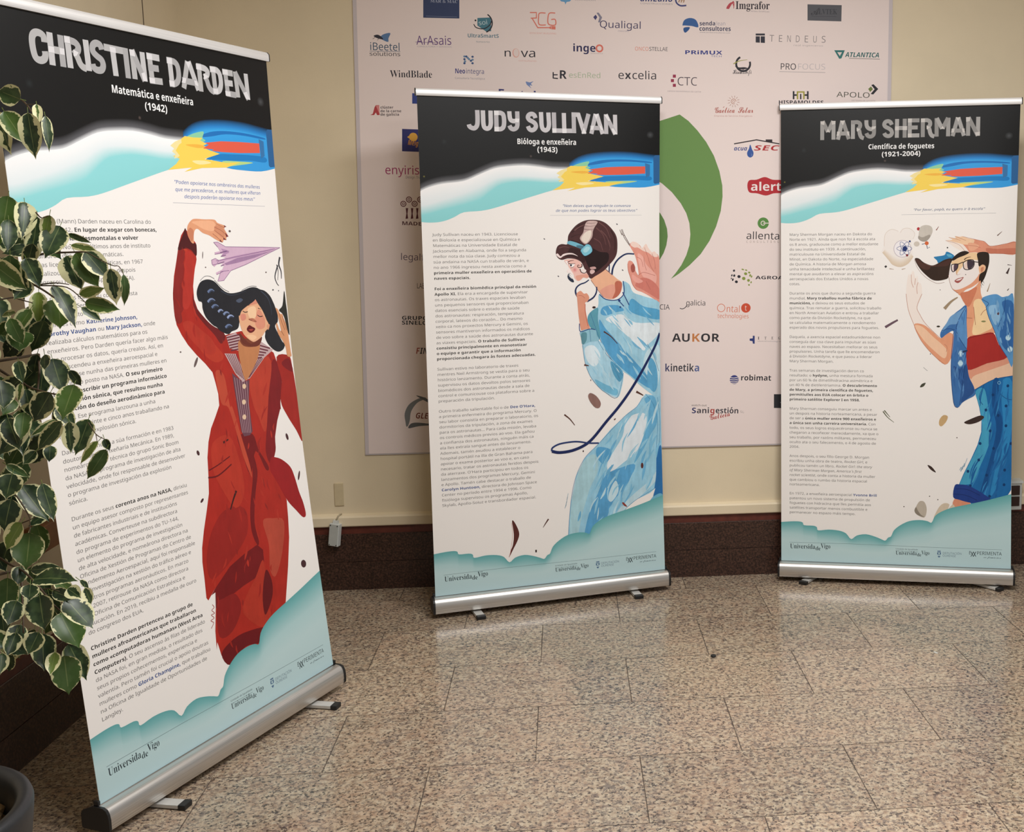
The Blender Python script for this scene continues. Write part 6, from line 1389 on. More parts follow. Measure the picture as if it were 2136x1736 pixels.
('S','1d5f9e',0.25,'923.5 738.3 904.9 673.4 887.9 607.8 912.3 671.3'),
('S','5586bc',0.25,'746.9 886.8 744.5 860.4 754.4 835.8 748.9 861.1'),
('S','4577b0',0.25,'785.9 1126.8 780.6 1097.1 780.8 1066.7 786.3 1096.5'),
('S','3766a4',0.25,'774.1 1111.8 774.2 1098.7 776.4 1085.8 777.7 1099'),
('S','4577b0',0.25,'756.9 975.8 749.8 961.2 749.1 944.9 754 960.1'),
('S','5586bc',0.25,'787.4 1001.3 784.7 987.7 790.1 975 788.6 988.1'),
('S','5586bc',0.25,'767 835.7 765 809.4 774.6 784.9 770 810.2'),
('S','5586bc',0.25,'794.9 929.3 791.4 910.7 789.3 891.9 796.9 909.8'),
('S','5586bc',0.25,'761.1 972.8 758.2 958.8 756.8 944.4 761.8 958.2'),
('S','5586bc',0.25,'760.4 1099.1 760 1077.5 764.7 1056.4 764.6 1078'),
('S','5586bc',0.25,'758.7 895.9 758.8 864.4 762.2 833.1 764.2 864.7'),
('S','3766a4',0.25,'756.9 960.9 746.9 943.9 747.9 924 751.3 942.8'),
('S','5586bc',0.25,'765.2 898.8 751.2 869.7 754.5 837.4 757.7 868.5'),
('S','5586bc',0.25,'787.9 806.7 783.5 793.4 781.6 779.4 787.7 792.4'),
('S','3766a4',0.25,'780.1 853 779.5 838.2 786.2 825.1 783.6 839.2'),
('S','3766a4',0.25,'782.7 866.5 776.8 844.2 771.6 821.6 781.5 842.9'),
('S','5586bc',0.25,'780.8 962.5 776.1 939.3 782.6 916.4 780.1 939.4'),
('S','5586bc',0.25,'787.6 815.7 782.5 796.9 787.5 778.1 785.8 796.9'),
('S','5586bc',0.25,'764.9 955.1 764.1 935.1 761.6 915.2 767.9 934.8'),
('S','5586bc',0.25,'785.5 814 784.6 784.7 782 755.5 788.4 784.5'),
('S','5586bc',0.25,'779.6 935.5 783.2 906.6 782.8 877.5 788.1 906.9'),
('S','3766a4',0.25,'778.7 876.1 769.4 845 776.3 813.1 774.7 844.8'),
('S','3766a4',0.25,'748.7 848.2 742.5 824.5 750.7 801.4 749.2 824.8'),
('S','3766a4',0.25,'755.2 1057.4 749.2 1043.3 748.1 1027.9 753.5 1042.2'),
('S','5586bc',0.25,'761.8 1030.1 757.3 1011 765.8 993.3 764.3 1011.8'),
('S','5586bc',0.25,'757.6 1050.9 756.5 1023 757 995.1 761.6 1022.9'),
('S','5586bc',0.25,'793.4 946 783.5 929.2 785.4 909.5 789.1 927.8'),
('S','5b8fc4',0.25,'897.3 1116.8 894.3 1098.5 900.3 1080.8 899 1098.8'),
('S','4f86bd',0.25,'968.8 1006.3 976.4 975.7 989.8 946.7 981.2 977'),
('S','7aaad2',0.25,'967.6 1085.9 969.7 1057.2 979.9 1029.8 975.1 1058.1'),
('S','5b8fc4',0.25,'948.7 1112.8 943.4 1080.7 949 1048.2 952 1080.5'),
('S','5b8fc4',0.25,'979 1147.6 976 1124.5 986.9 1103.1 981.4 1125.2'),
('S','4f86bd',0.25,'971.3 1122.1 967.9 1103.2 970.6 1083.9 972.1 1103'),
('S','7aaad2',0.25,'922.6 1176.6 923.8 1156.5 930.4 1137.3 932.1 1157.8'),
('S','5b8fc4',0.25,'971.8 1060.5 967.9 1038.2 971.8 1015.6 974.1 1038'),
('S','5b8fc4',0.25,'938.5 1089.9 938.3 1065.6 940.8 1041.3 943.3 1065.7'),
('S','7aaad2',0.25,'983.9 1036.8 978.4 1024.5 983.4 1011.7 984.9 1024.2'),
('S','7aaad2',0.25,'941.3 1015.7 938.4 1000.8 948.7 989 946.3 1002.7'),
('S','7aaad2',0.25,'968.8 1119.3 971.9 1097.6 981.5 1077.4 978.6 1099.2'),
('S','7aaad2',0.25,'981.1 1095.5 980.2 1082.9 982.2 1070.4 984.8 1082.9'),
('S','4f86bd',0.25,'917.2 1167.4 923 1144.6 933.1 1123.2 928 1146.2'),
('S','7aaad2',0.25,'923.4 1174 919.1 1145.8 928.1 1118.3 927.1 1146.3'),
('S','5b8fc4',0.25,'946.3 1094.3 944.4 1078.1 955.6 1065.3 952.9 1080.3'),
('S','5b8fc4',0.25,'912.9 1143.9 912.7 1128 915.1 1112.2 917.1 1128.2'),
('S','4f86bd',0.25,'923.5 1086.9 924.3 1062.2 933.5 1038.9 930 1063.2'),
('R','7db4d6',938.8,818.7,6.34,2.3,0,6.2832),
('E','123c6e',0.0,978.6,804.6,6.49,6.72,0),
('E','123c6e',0.0,912.6,766.3,6.24,6.73,0),
('E','123c6e',0.0,971.9,717.3,6.44,6.74,0),
('E','123c6e',0.0,883.1,700.2,6.13,6.76,0),
('E','123c6e',0.0,937.6,676.2,6.3,6.75,0),
('E','123c6e',0.0,972.7,630.7,6.4,6.76,0),
('E','123c6e',0.0,903.3,608.8,6.18,6.78,0),
('E','123c6e',0.0,860.6,553.2,6.06,6.8,0),
('E','123c6e',0.0,919.3,531.9,6.2,6.79,0),
('E','123c6e',0.0,996.5,552.5,6.44,6.76,0),
('E','123c6e',0.0,856.0,480.5,6.04,6.82,0),
('E','123c6e',0.0,810.8,429.4,5.98,6.85,0),
('E','123c6e',0.0,891.0,413.8,6.1,6.83,0),
('E','123c6e',0.0,969.5,436.5,6.28,6.79,0),
('E','123c6e',0.0,821.9,364.6,5.99,6.87,0),
('E','123c6e',0.0,967.6,371.9,6.23,6.81,0),
('E','123c6e',0.0,905.3,320.4,6.1,6.85,0),
('S','d99274',0.1,'761 308.7 824.4 291.6 787.7 265.8 749.4 269.2'),
('S','243f86',0.2,'756.5 366 781 370.1 813.7 365.8 863.2 340 916 302 880.3 288.9 825.5 289.9 776.4 301.7 750 314.1'),
('C','182b63',2.23,None,'759.4 350 808.5 348.5 863.4 324'),
('C','182b63',2.24,None,'754.2 326.9 803.4 322.5 852.7 300.9'),
('S','bdb3a4',0.15,'591.2 264.5 606.4 289.9 627.4 287 637.7 254.3 628.1 218.1 597.1 228.8 584.8 245.8'),
('S','8d8477',0.2,'591.2 263.4 600.2 247.4 612.6 230.4 628.1 219.3 597.1 228.8 584.8 245.8'),
('S','d3c4ae',0.15,'667.8 214.8 689.2 264.6 710.9 284.2 734 280.3 727.7 257.1 749.3 280.8 755 257.9 700.5 233.1'),
('S','3f2f2b',0.0,'638.9 453.1 657.1 445 674.9 421.3 660 426.7 646.2 439'),
('S','3f302c',0.2,'791.3 644.2 815.6 658.7 859 676.1 875.7 667.8 853.9 649 815.9 637.2'),
('S','c9a879',0.15,'685.2 633.9 687.7 656.7 703.9 675.1 721.9 669.7 715.1 645.8 696.2 625.6'),
('C','5f6349',5.07,1.69,'445 687.2 464.7 661.7 492.6 639.3'),
('C','5f6349',5.07,1.69,'450.5 691.8 475.7 661.9'),
('E','4a3f3a',0.0,649.1,313.6,2.75,2.31,0),
('E','4a3f3a',0.0,684.5,299.6,2.74,2.31,0),
('E','4a3f3a',0.0,762.2,576.8,2.72,2.27,0),
('E','4a3f3a',0.0,539.3,264.1,2.77,2.32,0),
('L','6b5560',11.13,7.79,'451.2 1057.3 483 1077 504.9 1089.4'),
('C','a08c72',14.26,4.39,'701.3 1138.4 728.1 1168.9 756.1 1188.2'),
('S','4a4a3c',0.0,'602.4 795.8 609.4 810.1 626.3 815.9 617.7 800'),
('E','3f3a30',0.0,676.6,1062.1,7.63,3.91,0),
('L','8a8a8a',1.67,None,'615.7 883.5 633.4 867.9'),
('E','50504a',0.0,644.7,942.2,2.19,2.25,0),
('C','7fa3bb',1.67,None,'774.8 433.4 782.8 447.9 780.3 427.8 789.8 453.8 786.8 436.6 796.2 465.3 794.2 448.2 806.8 487.2'),
('G','62a9ab 7ab7b9 b2d4d6 bfdadc bad6da b3d0d6',['0 177.5 45.8 182 80.1 182.5 96 177.7 101.8 166.1 142.8 165 158.7 158.5 164.5 144.5 210.9 149.6 256.2 146.4 287.3 135.1 310 109.4 335.1 126.8 374.4 134 413.6 124.8 441.6 114 459.5 107.6 472.2 122.1 485 128.4 497 155.7 524.5 179.9 563.1 199.8 607.3 205.9 640.4 202.3 659.2 195.9 673.2 225.3 700.4 246.4 744 265 809.3 281.4 891.1 301.7 952.1 318.3 1000 330.7','0 162 45.9 165.7 80.1 165.9 96.1 160.7 101.9 153 142.9 148.5 158.8 141.4 164.5 133.6 211 132.2 256.3 129.2 287.4 116.3 310 104.8 335.3 108.8 374.5 114.6 413.7 109.1 441.8 99.6 459.6 97 472.4 103.9 485.1 117.2 497.1 138 524.7 161.5 563.3 178.3 607.5 184.7 640.6 182.2 659.3 185 673.4 202.9 700.6 224.8 744.3 242.5 809.6 259.3 891.4 276.6 952.3 291.7 1000 304.1','0 127 46.1 126.4 80.4 124.7 96.4 121.4 102.1 116.8 143.1 112.5 159 106.7 164.8 100.4 211.3 95.3 256.6 90.4 287.6 85.3 310.2 80.6 335.5 76.9 374.8 74.6 414 73.5 442 73.7 459.8 76.2 472.6 81.7 485.3 90.2 497.5 100.6 525.1 112.2 563.9 123.5 608 133.8 641 143.2 659.6 152.6 673.8 163 701.2 175.1 744.9 188.6 810.2 202.9 892.1 217 952.7 229.4 1000 240.9','0 97.2 46.2 95.2 80.5 92.4 96.5 88.7 102.3 84.3 143.3 80.6 159.2 75.8 164.9 70.3 211.5 66.3 256.7 62.4 287.8 58.3 310.4 54.4 335.7 51.6 375 50.2 414.2 50.2 442.2 51.2 460 53.4 472.8 56.8 485.6 61.6 497.8 67.4 525.5 74.6 564.3 82.8 608.4 91.4 641.5 99.8 660.1 107.8 674.3 115.8 701.7 124.3 745.5 133.5 811 143.4 892.7 153.6 953.1 162.5 1000 170.8','0 3.1 46.7 3.9 81 4.5 97 4.8 102.7 4.9 143.7 5.6 159.7 5.9 165.3 6 211.9 6.8 257.1 7.6 288.2 8.2 310.7 8.6 336 9 375.3 9.7 414.6 10.4 442.5 10.9 460.4 11.2 473.2 11.5 486 11.7 498.3 11.9 526.1 12.4 564.9 13.1 609.2 13.9 642.3 14.5 661.1 14.8 675.4 15 702.9 15.5 746.8 16.3 812.5 17.5 894.2 18.9 953.9 19.8 1000 20.6','0 0 47 0 81.3 0 97.3 0 103 0 144 0 160 0 165.6 0 212.2 0 257.5 0 288.5 0 311.1 0 336.4 0 375.7 0 414.9 0 442.9 0 460.8 0 473.6 0 486.4 0 498.7 0 526.5 0 565.3 0 609.6 0 642.8 0 661.5 0 675.8 0 703.3 0 747.2 0 812.9 0 894.5 0 954.2 0 1000 0']),
('L','6c8489',1.25,None,'36.6 86.1 312.9 87.7 647.1 84.5 961.7 83.8'),
('T','s','26323a',39.0,58.2,151.9,58.8,21.39,'Universida'),
('T','s','26323a',152.5,53.5,175.8,53.2,17.79,'de'),
('T','s','26323a',176.3,63.3,218.9,63.0,21.32,'Vigo'),
('T','s','26323a',505.2,46.0,597.4,46.5,17.7,'Universida'),
('T','s','26323a',598.0,42.1,617.0,41.8,14.72,'de'),
('T','s','26323a',617.4,50.2,652.1,50.0,17.65,'Vigo'),
('T','r','44545c',505.0,69.4,602.0,68.9,5.85,'Unidade de Igualdade'),
('L','44545c',0.85,None,'505 63 602.1 61.9'),
('P','5a7796',0.0,'685.8 70.2 700.1 70.8 700.2 66.1 685.9 65.6'),
('P','5a7796',0.0,'684.8 63.2 690.3 63.4 689.3 51.7 684.9 53.9'),
('P','5a7796',0.0,'696.3 63.6 701.3 63.8 701.4 54.5 697 52'),
('P','5a7796',0.0,'687.2 47 699.3 47.4 696 40.3 690.6 40.1'),
('R','5a7796',693.1,57.7,4.95,2.2,0,6.2832),
('T','l','5d7086',708.0,55.9,790.2,55.5,9.3,'DEPUTACIÓN'),
('T','l','5d7086',708.1,44.3,765.7,44.1,9.31,'OURENSE'),
('T','m','26323a',820.1,59.0,830.0,58.7,15.07,'E'),
('L','26323a',2.53,None,'829.3 70.9 840.4 49.3'),
('L','26323a',2.53,None,'840.2 71.3 829.5 48.9'),
('L','26323a',2.53,None,'839.6 71.3 850.8 49.7'),
('L','26323a',2.53,None,'850.5 71.7 839.9 49.3'),
('T','m','26323a',854.0,58.5,960.8,58.0,14.99,'PERIMENTA'),
('T','c','44545c',884.1,45.1,958.1,44.2,6.91,'en feminino'),
]
WALL_ART = [
('P','3f4a6c',0.0,'-557.6 2555.6 -409.6 2557.3 -413.3 2450.1 -561.7 2452.0'),
('T','s','a9b0c4',-530.6,2513.9,-416.7,2511.9,11.9,'MAR & MAC'),
('L','8f97ae',1.1,None,'-550.4 2458.6 -423.1 2456.5'),
('T','m','3f5a74',-786.5,2320.0,-661.0,2317.6,30.5,'iBeetel'),
('L','3f5a74',1.65,None,'-786.7 2315.6 -661.2 2314.3'),
('T','r','33323a',-788.7,2297.2,-660.9,2295.8,16.36,'solutions'),
('S','5f7fa8',0.0,'-727.0 2383.9 -699.3 2389.0 -707.4 2367.8 -710.2 2353.1 -736.2 2363.8 -740.2 2373.0'),
('S','3a3a44',0.0,'-767.4 2377.6 -751.8 2382.1 -736.8 2374.6 -729.6 2363.8 -747.1 2365.9 -760.6 2371.2'),
('C','3a3a44',1.64,None,'-771.8 2364.6 -762.2 2371.2'),
('C','3a3a44',1.64,None,'-752.9 2359.3 -747.0 2367.5'),
('T','m','6f4f86',-593.7,2343.1,-448.3,2343.1,36.03,'ArAsais'),
('L','6f4f86',1.65,None,'-597.7 2354.0 -504.7 2351.4'),
('T','l','9c94a8',-591.3,2333.3,-448.7,2332.2,5.46,'CONSULTORIA Y SERVICIOS'),
('P','4f7f8f',0.0,'-338.7 2453.0 -282.8 2455.7 -283.4 2400.1 -304.7 2398.8 -339.7 2422.5'),
('R','33323a',-318.1,2433.6,40.19,5.02,-1.2,1.0),
('C','33323a',3.87,None,'-354.6 2427.8 -343.9 2413.7 -313.3 2409.7 -287.7 2425.7 -279.8 2444.8'),
('E','33323a',0.0,-346.8,2443.1,3.9,3.81,0),
('T','r','c9dade',-334.1,2423.6,-296.0,2428.3,18.54,'soi'),
('T','b','6a8a9a',-382.6,2374.2,-251.8,2373.0,15.32,'UltraSmartS'),
('T','r','8f9aa2',-347.5,2353.7,-290.5,2353.0,6.57,'Networks'),
('L','e2806f',4.44,None,'-119.8 2476.9 -92.8 2477.2 -93.3 2455.3 -117.0 2454.0'),
('L','e2806f',4.45,None,'-111.4 2454.1 -88.7 2416.0 -37.9 2416.4'),
('C','e2806f',4.44,None,'-54.5 2475.4 -79.3 2475.1 -84.3 2457.6 -82.7 2429.2 -54.6 2427.2'),
('C','e2806f',4.45,None,'-13.9 2475.8 -37.6 2475.5 -44.8 2458.0 -43.2 2430.6 -15.1 2427.6 -14.6 2449.5 -31.5 2449.3'),
('P','e2806f',0.0,'-40.1 2419.7 -32.1 2423.0 -32.4 2409.9 -40.3 2413.1'),
('P','e2806f',0.0,'-31.0 2423.1 -14.1 2422.1 -14.4 2408.9 -31.3 2409.9'),
('T','l','e2a096',-123.2,2390.5,-11.4,2389.2,6.59,'EFFICIENT BUILDING'),
('T','r','33323a',-235.0,2297.4,-200.1,2297.1,31.94,'n'),
('E','e8b0a4',0.0,-182.8,2312.0,14.65,18.72,0),
('E','e9d8d3',0.0,-181.6,2313.1,11.27,16.52,0),
('T','r','33323a',-162.4,2295.7,-97.4,2295.0,34.2,'va'),
('T','l','dfa79c',-172.4,2278.0,-96.8,2276.2,7.18,'consultores'),
('T','b','35325c',55.1,2320.2,154.2,2318.7,30.99,'inge'),
('R','e07868',169.3,2333.2,13.13,6.85,0,6.2832),
('T','l','b09aa0',130.1,2310.8,184.3,2309.5,4.43,'INGENIERIA'),
('P','4b4a78',0.0,'145.4 2460.9 155.8 2470.9 162.5 2461.0 154.3 2448.9'),
('P','8d8a9c',0.0,'159.4 2478.6 168.5 2479.8 182.9 2460.1 173.5 2439.2 165.5 2440.2 171.6 2460.0'),
('E','6f8fae',0.0,-397.5,2296.4,5.03,4.39,0),
('E','3f5a8a',0.0,-389.7,2296.4,5.03,4.39,0),
('E','3f5a8a',0.0,-397.9,2285.4,5.03,4.39,0),
('E','6f8fae',0.0,-378.9,2285.5,5.03,4.39,0),
('E','3f5a8a',0.0,-371.3,2279.0,5.04,4.4,0),
('E','3f5a8a',0.0,-364.0,2295.5,5.04,4.39,0),
('E','6f8fae',0.0,-364.4,2283.4,5.04,4.4,0),
('E','3f5a8a',0.0,-364.9,2269.1,5.04,4.4,0),
('E','3f5a8a',0.0,-398.5,2268.9,5.03,4.4,0),
('E','6f8fae',0.0,-396.0,2276.6,5.03,4.4,0),
('E','6f8fae',0.0,-384.3,2291.0,5.03,4.39,0),
('T','h','3a3c84',-439.6,2227.5,-396.0,2227.1,19.83,'Neo'),
('T','r','5a5a8a',-394.3,2227.2,-317.0,2225.3,19.85,'integra'),
('T','l','8a8a96',-440.4,2204.9,-315.5,2202.2,7.73,'Consultoría Tecnológica'),
('T','s','33323a',-707.1,2210.3,-533.4,2208.9,28.56,'WindBlade'),
('L','33323a',5.06,None,'-28.1 2234.5 -28.7 2210.1 -8.8 2208.0'),
('L','33323a',4.5,None,'-28.3 2223.4 -9.6 2223.5'),
('T','h','33323a',-5.4,2208.0,28.2,2207.0,34.48,'R'),
('T','r','b3bfa4',36.8,2212.1,174.0,2210.5,22.28,'esEnRed'),
('T','h','3a3c78',-265.9,2130.4,-101.9,2119.7,34.51,'Exetel'),
('S','7a8fbf',0.0,'-144.2 2195.2 -128.4 2191.9 -112.4 2196.4 -122.9 2186.4 -117.4 2178.6 -128.8 2179.7 -122.3 2167.5 -134.5 2177.4 -141.1 2183.0'),
('P','3c4a8c',0.0,'-619.4 2145.8 -585.0 2143.7 -586.7 2101.8 -621.2 2102.8'),
('S','6fa4d0',0.0,'4.6 2545.8 55.4 2546.4 50.4 2525.6 35.1 2521.1 29.8 2511.2 25.5 2521.0 9.8 2525.2'),
('T','l','8a8a96',69.1,2528.0,156.8,2526.8,7.65,'COMUNICACIÓN'),
('P','b5484c',0.0,'-796.2 2055.5 -785.4 2060.8 -777.1 2087.3 -771.4 2096.1 -757.2 2096.1 -757.2 2055.5 -767.9 2055.5 -772.7 2066.1 -780.3 2055.5'),
('P','d98a88',0.0,'-771.4 2094.3 -757.3 2094.4 -757.1 2057.3'),
('T','b','4a4048',-753.4,2082.0,-699.3,2082.1,10.6,'clúster'),
('T','b','4a4048',-754.1,2067.0,-667.0,2067.2,10.61,'de la carne'),
('T','b','4a4048',-754.7,2052.9,-676.5,2053.0,10.62,'de galicia'),
('P','38386e',0.0,'-667.2 1999.0 -569.0 1995.4 -572.7 1902.6 -671.1 1906.4'),
('E','d9a44a',0.0,-622.1,1965.2,17.89,17.83,0),
('S','d9a44a',0.0,'-647.2 1965.2 -630.8 1972.3 -631.4 1958.0'),
('T','B','c98a3a',-646.7,1933.1,-582.5,1925.9,21.44,'Meigas'),
('T','r','a8386c',-746.7,1811.7,-601.5,1809.4,35.94,'enyiris'),
('T','l','7a6a78',-661.4,1793.5,-568.0,1790.4,10.81,'Design Thinking'),
('R','6d3a40',-674.9,1687.1,10.8,3.6,0,6.2832),
('R','6d3a40',-674.9,1687.1,4.5,2.7,0,6.2832),
('R','6d3a40',-650.7,1705.1,10.8,3.6,0,6.2832),
('R','6d3a40',-650.7,1705.1,4.5,2.7,0,6.2832),
('R','6d3a40',-628.0,1686.9,10.82,3.61,0,6.2832),
('R','6d3a40',-628.0,1686.9,4.51,2.71,0,6.2832),
('R','6d3a40',-603.9,1704.8,10.83,3.61,0,6.2832),
('R','6d3a40',-603.9,1704.8,4.51,2.71,0,6.2832),
('P','5f3038',0.0,'-665.7 1669.0 -655.8 1668.9 -659.5 1645.4 -657.6 1625.4 -668.5 1623.7 -664.0 1645.4'),
('P','5f3038',0.0,'-644.1 1668.9 -634.2 1668.8 -637.8 1645.2 -635.9 1625.3 -646.8 1623.5 -642.3 1645.3'),
('P','5f3038',0.0,'-622.4 1668.7 -612.5 1668.6 -616.2 1645.1 -614.3 1625.1 -625.2 1623.4 -620.7 1645.1'),
('T','b','5f3840',-685.8,1598.4,-546.7,1591.8,15.49,'MADERAS'),
('T','r','6a5a6c',-697.4,1450.6,-534.1,1443.3,27.56,'legalforo'),
('T','r','4a4448',-633.4,1328.3,-558.7,1325.5,22.21,'LABORA'),
('T','b','3c3c40',-702.8,1193.9,-589.5,1190.2,16.77,'GRUPO'),
('T','b','3c3c40',-703.6,1173.5,-573.8,1169.4,16.8,'SINELCO'),
('T','B','a85a50',-648.5,1045.2,-631.9,1044.9,26.32,'F'),
('T','B','4a4448',-631.0,1044.9,-560.3,1041.7,26.34,'INSA'),
('S','7f8284',0.0,'-705.0 745.2 -707.1 783.5 -688.9 821.1 -655.7 844.1 -624.8 853.8 -613.9 847.9 -651.6 829.7 -679.0 792.3 -686.1 754.3 -694.5 730.6 -702.1 726.1'),
('S','6a6c70',0.0,'-654.9 862.1 -613.8 849.8 -576.1 818.4 -605.3 830.6'),
('S','6a6c70',0.0,'-693.2 718.2 -646.5 726.6 -579.5 730.6 -645.9 741.8 -681.2 738.9'),
('T','B','7a3c34',-661.8,761.4,-587.7,757.6,24.85,'GLEC'),
('T','B','41487c',343.6,2527.5,483.9,2526.8,22.73,'amLuno'),
('T','l','8a8a96',344.6,2516.2,483.8,2514.2,5.69,'CONSTRUCCIONES'),
('C','454a80',6.41,None,'495.3 2539.4 500.0 2522.4 516.5 2511.2 541.5 2512.6'),
('T','B','b08a6a',505.9,2524.7,535.7,2523.9,15.95,'m'),
('C','c0505a',5.27,2.34,'714.9 2500.6 719.7 2512.1 731.7 2524.9 744.9 2526.1'),
('C','c0505a',5.28,2.34,'717.3 2500.7 726.9 2517.9 736.5 2523.8 744.9 2518.1'),
('C','c0505a',5.28,2.35,'719.7 2500.7 734.1 2523.7 741.3 2522.7 744.9 2510.1'),
('C','c0505a',5.28,2.35,'722.1 2500.7 741.3 2529.5 746.1 2521.6 744.9 2502.1'),
('T','S','3a343c',752.7,2499.9,900.4,2500.2,32.14,'Imgrafor'),
('T','l','9a9098',818.9,2489.1,899.2,2487.6,5.75,'Artes Gráficas'),
('P','5f6066',0.0,'1065.2 2522.7 1215.2 2520.8 1214.3 2453.1 1065.7 2455.7'),
('T','c','45464c',1082.6,2479.0,1113.1,2479.3,28.89,'A'),
('T','s','45464c',1114.3,2481.6,1195.5,2482.4,21.98,'LVTEK'),
('L','45464c',1.19,None,'1082.6 2473.2 1192.6 2473.1'),
('T','r','4a4468',169.8,2419.0,349.2,2414.8,28.52,'Qualigal'),
('T','l','8a84a0',248.5,2402.6,295.8,2401.8,5.14,'CONSULTORES'),
('S','3f66a0',0.0,'524.3 2431.2 532.8 2452.5 557.9 2461.3 582.9 2452.4 592.3 2423.8 563.7 2428.2 533.8 2430.2'),
('S','345a94',0.0,'530.8 2421.0 554.7 2423.5 551.6 2412.6 536.6 2400.4 528.9 2408.4'),
('T','b','3f4462',597.2,2430.7,666.7,2431.4,17.22,'senda'),
('T','l','a9a6b4',669.1,2431.4,709.9,2431.7,16.09,'lean'),
('T','h','3f4462',595.9,2408.9,732.8,2408.9,18.41,'consultores'),
('T','l','7a7a88',598.2,2400.9,730.3,2398.5,4.6,'www.sendaconsultores.com'),
('P','3a3a44',0.0,'840.2 2399.4 880.1 2399.8 880.2 2391.7 840.2 2391.4'),
('P','3a3a44',0.0,'840.2 2387.9 858.4 2388.0 858.4 2361.4 840.3 2362.4'),
('P','3a3a44',0.0,'862.0 2388.1 880.2 2388.2 880.3 2360.4 862.1 2361.4'),
('T','l','8c8688',899.7,2366.4,920.3,2365.9,27.81,'T'),
('T','l','8c8688',937.3,2366.0,958.0,2365.5,27.84,'E'),
('T','l','8c8688',975.0,2365.5,995.7,2365.1,27.86,'N'),
('T','l','8c8688',1012.8,2365.1,1033.5,2364.7,27.88,'D'),
('T','l','8c8688',1050.6,2364.7,1071.4,2364.3,27.9,'E'),
('T','l','8c8688',1088.5,2364.3,1109.3,2363.9,27.92,'U'),
('T','l','8c8688',1126.5,2363.9,1147.3,2363.5,27.95,'S'),
('T','l','b0a8a8',1004.4,2348.6,1135.8,2347.2,6.98,'real ingenieros'),
('P','3f7a78',0.0,'1184.5 2332.4 1231.2 2332.7 1216.9 2298.7 1207.1 2296.3'),
('P','e9d8d3',0.0,'1198.1 2324.3 1219.0 2324.4 1209.4 2308.0'),
('T','B','2f6a6a',1234.1,2304.6,1384.9,2303.2,19.93,'ATLANTICA'),
('L','5a5a5a',1.81,None,'1250.2 2298.9 1387.5 2296.2'),
('T','r','e2937f',319.6,2325.3,379.0,2324.5,16.08,'ONCO'),
('T','m','45444c',380.2,2324.6,461.3,2324.0,16.11,'STELLAE'),
('T','h','36418c',531.8,2311.7,695.2,2310.5,16.18,'PRiMUX'),
('T','r','6a74a8',645.8,2300.9,694.0,2300.1,6.95,'TECH'),
('R','35343a',785.8,2272.8,30.29,8.48,2.0,6.6),
('S','35343a',0.0,'750.7 2263.9 767.7 2258.1 791.9 2258.9 805.2 2254.3 785.8 2249.5 761.6 2252.9'),
('C','a4a45a',4.74,1.78,'743.5 2272.5 767.7 2284.3 804.0 2290.3'),
('T','c','35343a',741.0,2230.7,822.3,2231.1,18.64,'Hisom&Infi'),
('T','m','33333b',946.4,2250.4,1018.5,2249.6,25.71,'PRO'),
('T','l','c9c0c2',1022.2,2250.8,1147.3,2250.2,24.59,'FOCUS'),
('L','a9a2a4',1.8,None,'944.0 2241.0 1146.2 2238.5'),
('T','r','3f3c42',245.5,2207.5,274.0,2207.6,33.49,'e'),
('T','h','3f3c42',275.2,2207.6,302.5,2207.7,32.35,'x'),
('T','r','3f3c42',304.9,2207.2,413.5,2205.9,33.56,'celia'),
('P','9c3a54',0.0,'481.4 2226.5 494.5 2226.6 494.4 2213.8 481.2 2213.7'),
('P','9c3a54',0.0,'472.8 2207.9 486.0 2208.0 485.9 2195.2 472.7 2195.2'),
('P','9c3a54',0.0,'481.0 2188.2 494.2 2188.3 494.1 2175.5 480.9 2175.4'),
('T','l','5a5058',498.4,2181.9,587.4,2181.1,34.89,'CTC'),
('T','l','9a8c92',457.3,2155.0,602.9,2152.0,6.99,'centro tecnolóxico da carne'),
('P','35343c',0.0,'1003.2 2159.2 1010.6 2159.3 1010.8 2125.1 1003.4 2125.1'),
('P','35343c',0.0,'1065.8 2159.5 1073.2 2159.5 1073.5 2125.3 1066.1 2125.3'),
('P','35343c',0.0,'1010.6 2146.3 1022.9 2146.4 1023.0 2139.3 1010.7 2139.3'),
('P','35343c',0.0,'1054.9 2146.5 1065.9 2146.5 1066.0 2139.4 1054.9 2139.4'),
('L','a8a04a',6.61,None,'1024.3 2125.2 1024.1 2155.8 1052.3 2155.9 1052.6 2125.3'),
('P','35343c',0.0,'1035.2 2147.6 1041.3 2147.6 1041.5 2125.2 1035.4 2125.2'),
('T','h','35343c',939.8,2104.9,1140.3,2104.2,15.34,'HISPAMOLDES'),
('T','r','5a5a50',1196.7,2135.1,1346.8,2132.0,22.48,'APOLO'),
('P','75844a',0.0,'1337.5 2169.9 1349.8 2180.5 1358.7 2168.8 1346.4 2156.9'),
('P','35353a',0.0,'1350.9 2186.5 1360.8 2190.0 1382.3 2170.0 1360.3 2146.3 1349.0 2148.6 1366.1 2168.8'),
('T','l','9a9490',1263.8,2117.6,1370.8,2115.5,5.93,'SISTEMAS DE GESTIÓN'),
('R','b98a78',744.2,2115.2,10.61,2.41,0,5.2),
('R','b98a78',744.2,2115.2,4.82,1.93,0,6.2832),
('C','a8766a',2.37,0.95,'761.2 2111.9 770.7 2110.3'),
('C','a8766a',2.37,0.95,'757.2 2104.2 764.4 2098.6'),
('C','a8766a',2.37,0.95,'749.7 2099.3 752.8 2091.4'),
('C','a8766a',2.37,0.95,'740.7 2098.8 738.8 2090.6'),
('C','a8766a',2.37,0.95,'732.7 2102.6 726.3 2096.3'),
('C','a8766a',2.37,0.95,'727.7 2109.8 718.6 2107.2'),
('C','a8766a',2.37,0.95,'727.2 2118.5 717.8 2120.1'),
('C','a8766a',2.37,0.95,'731.2 2126.3 724.0 2131.8'),
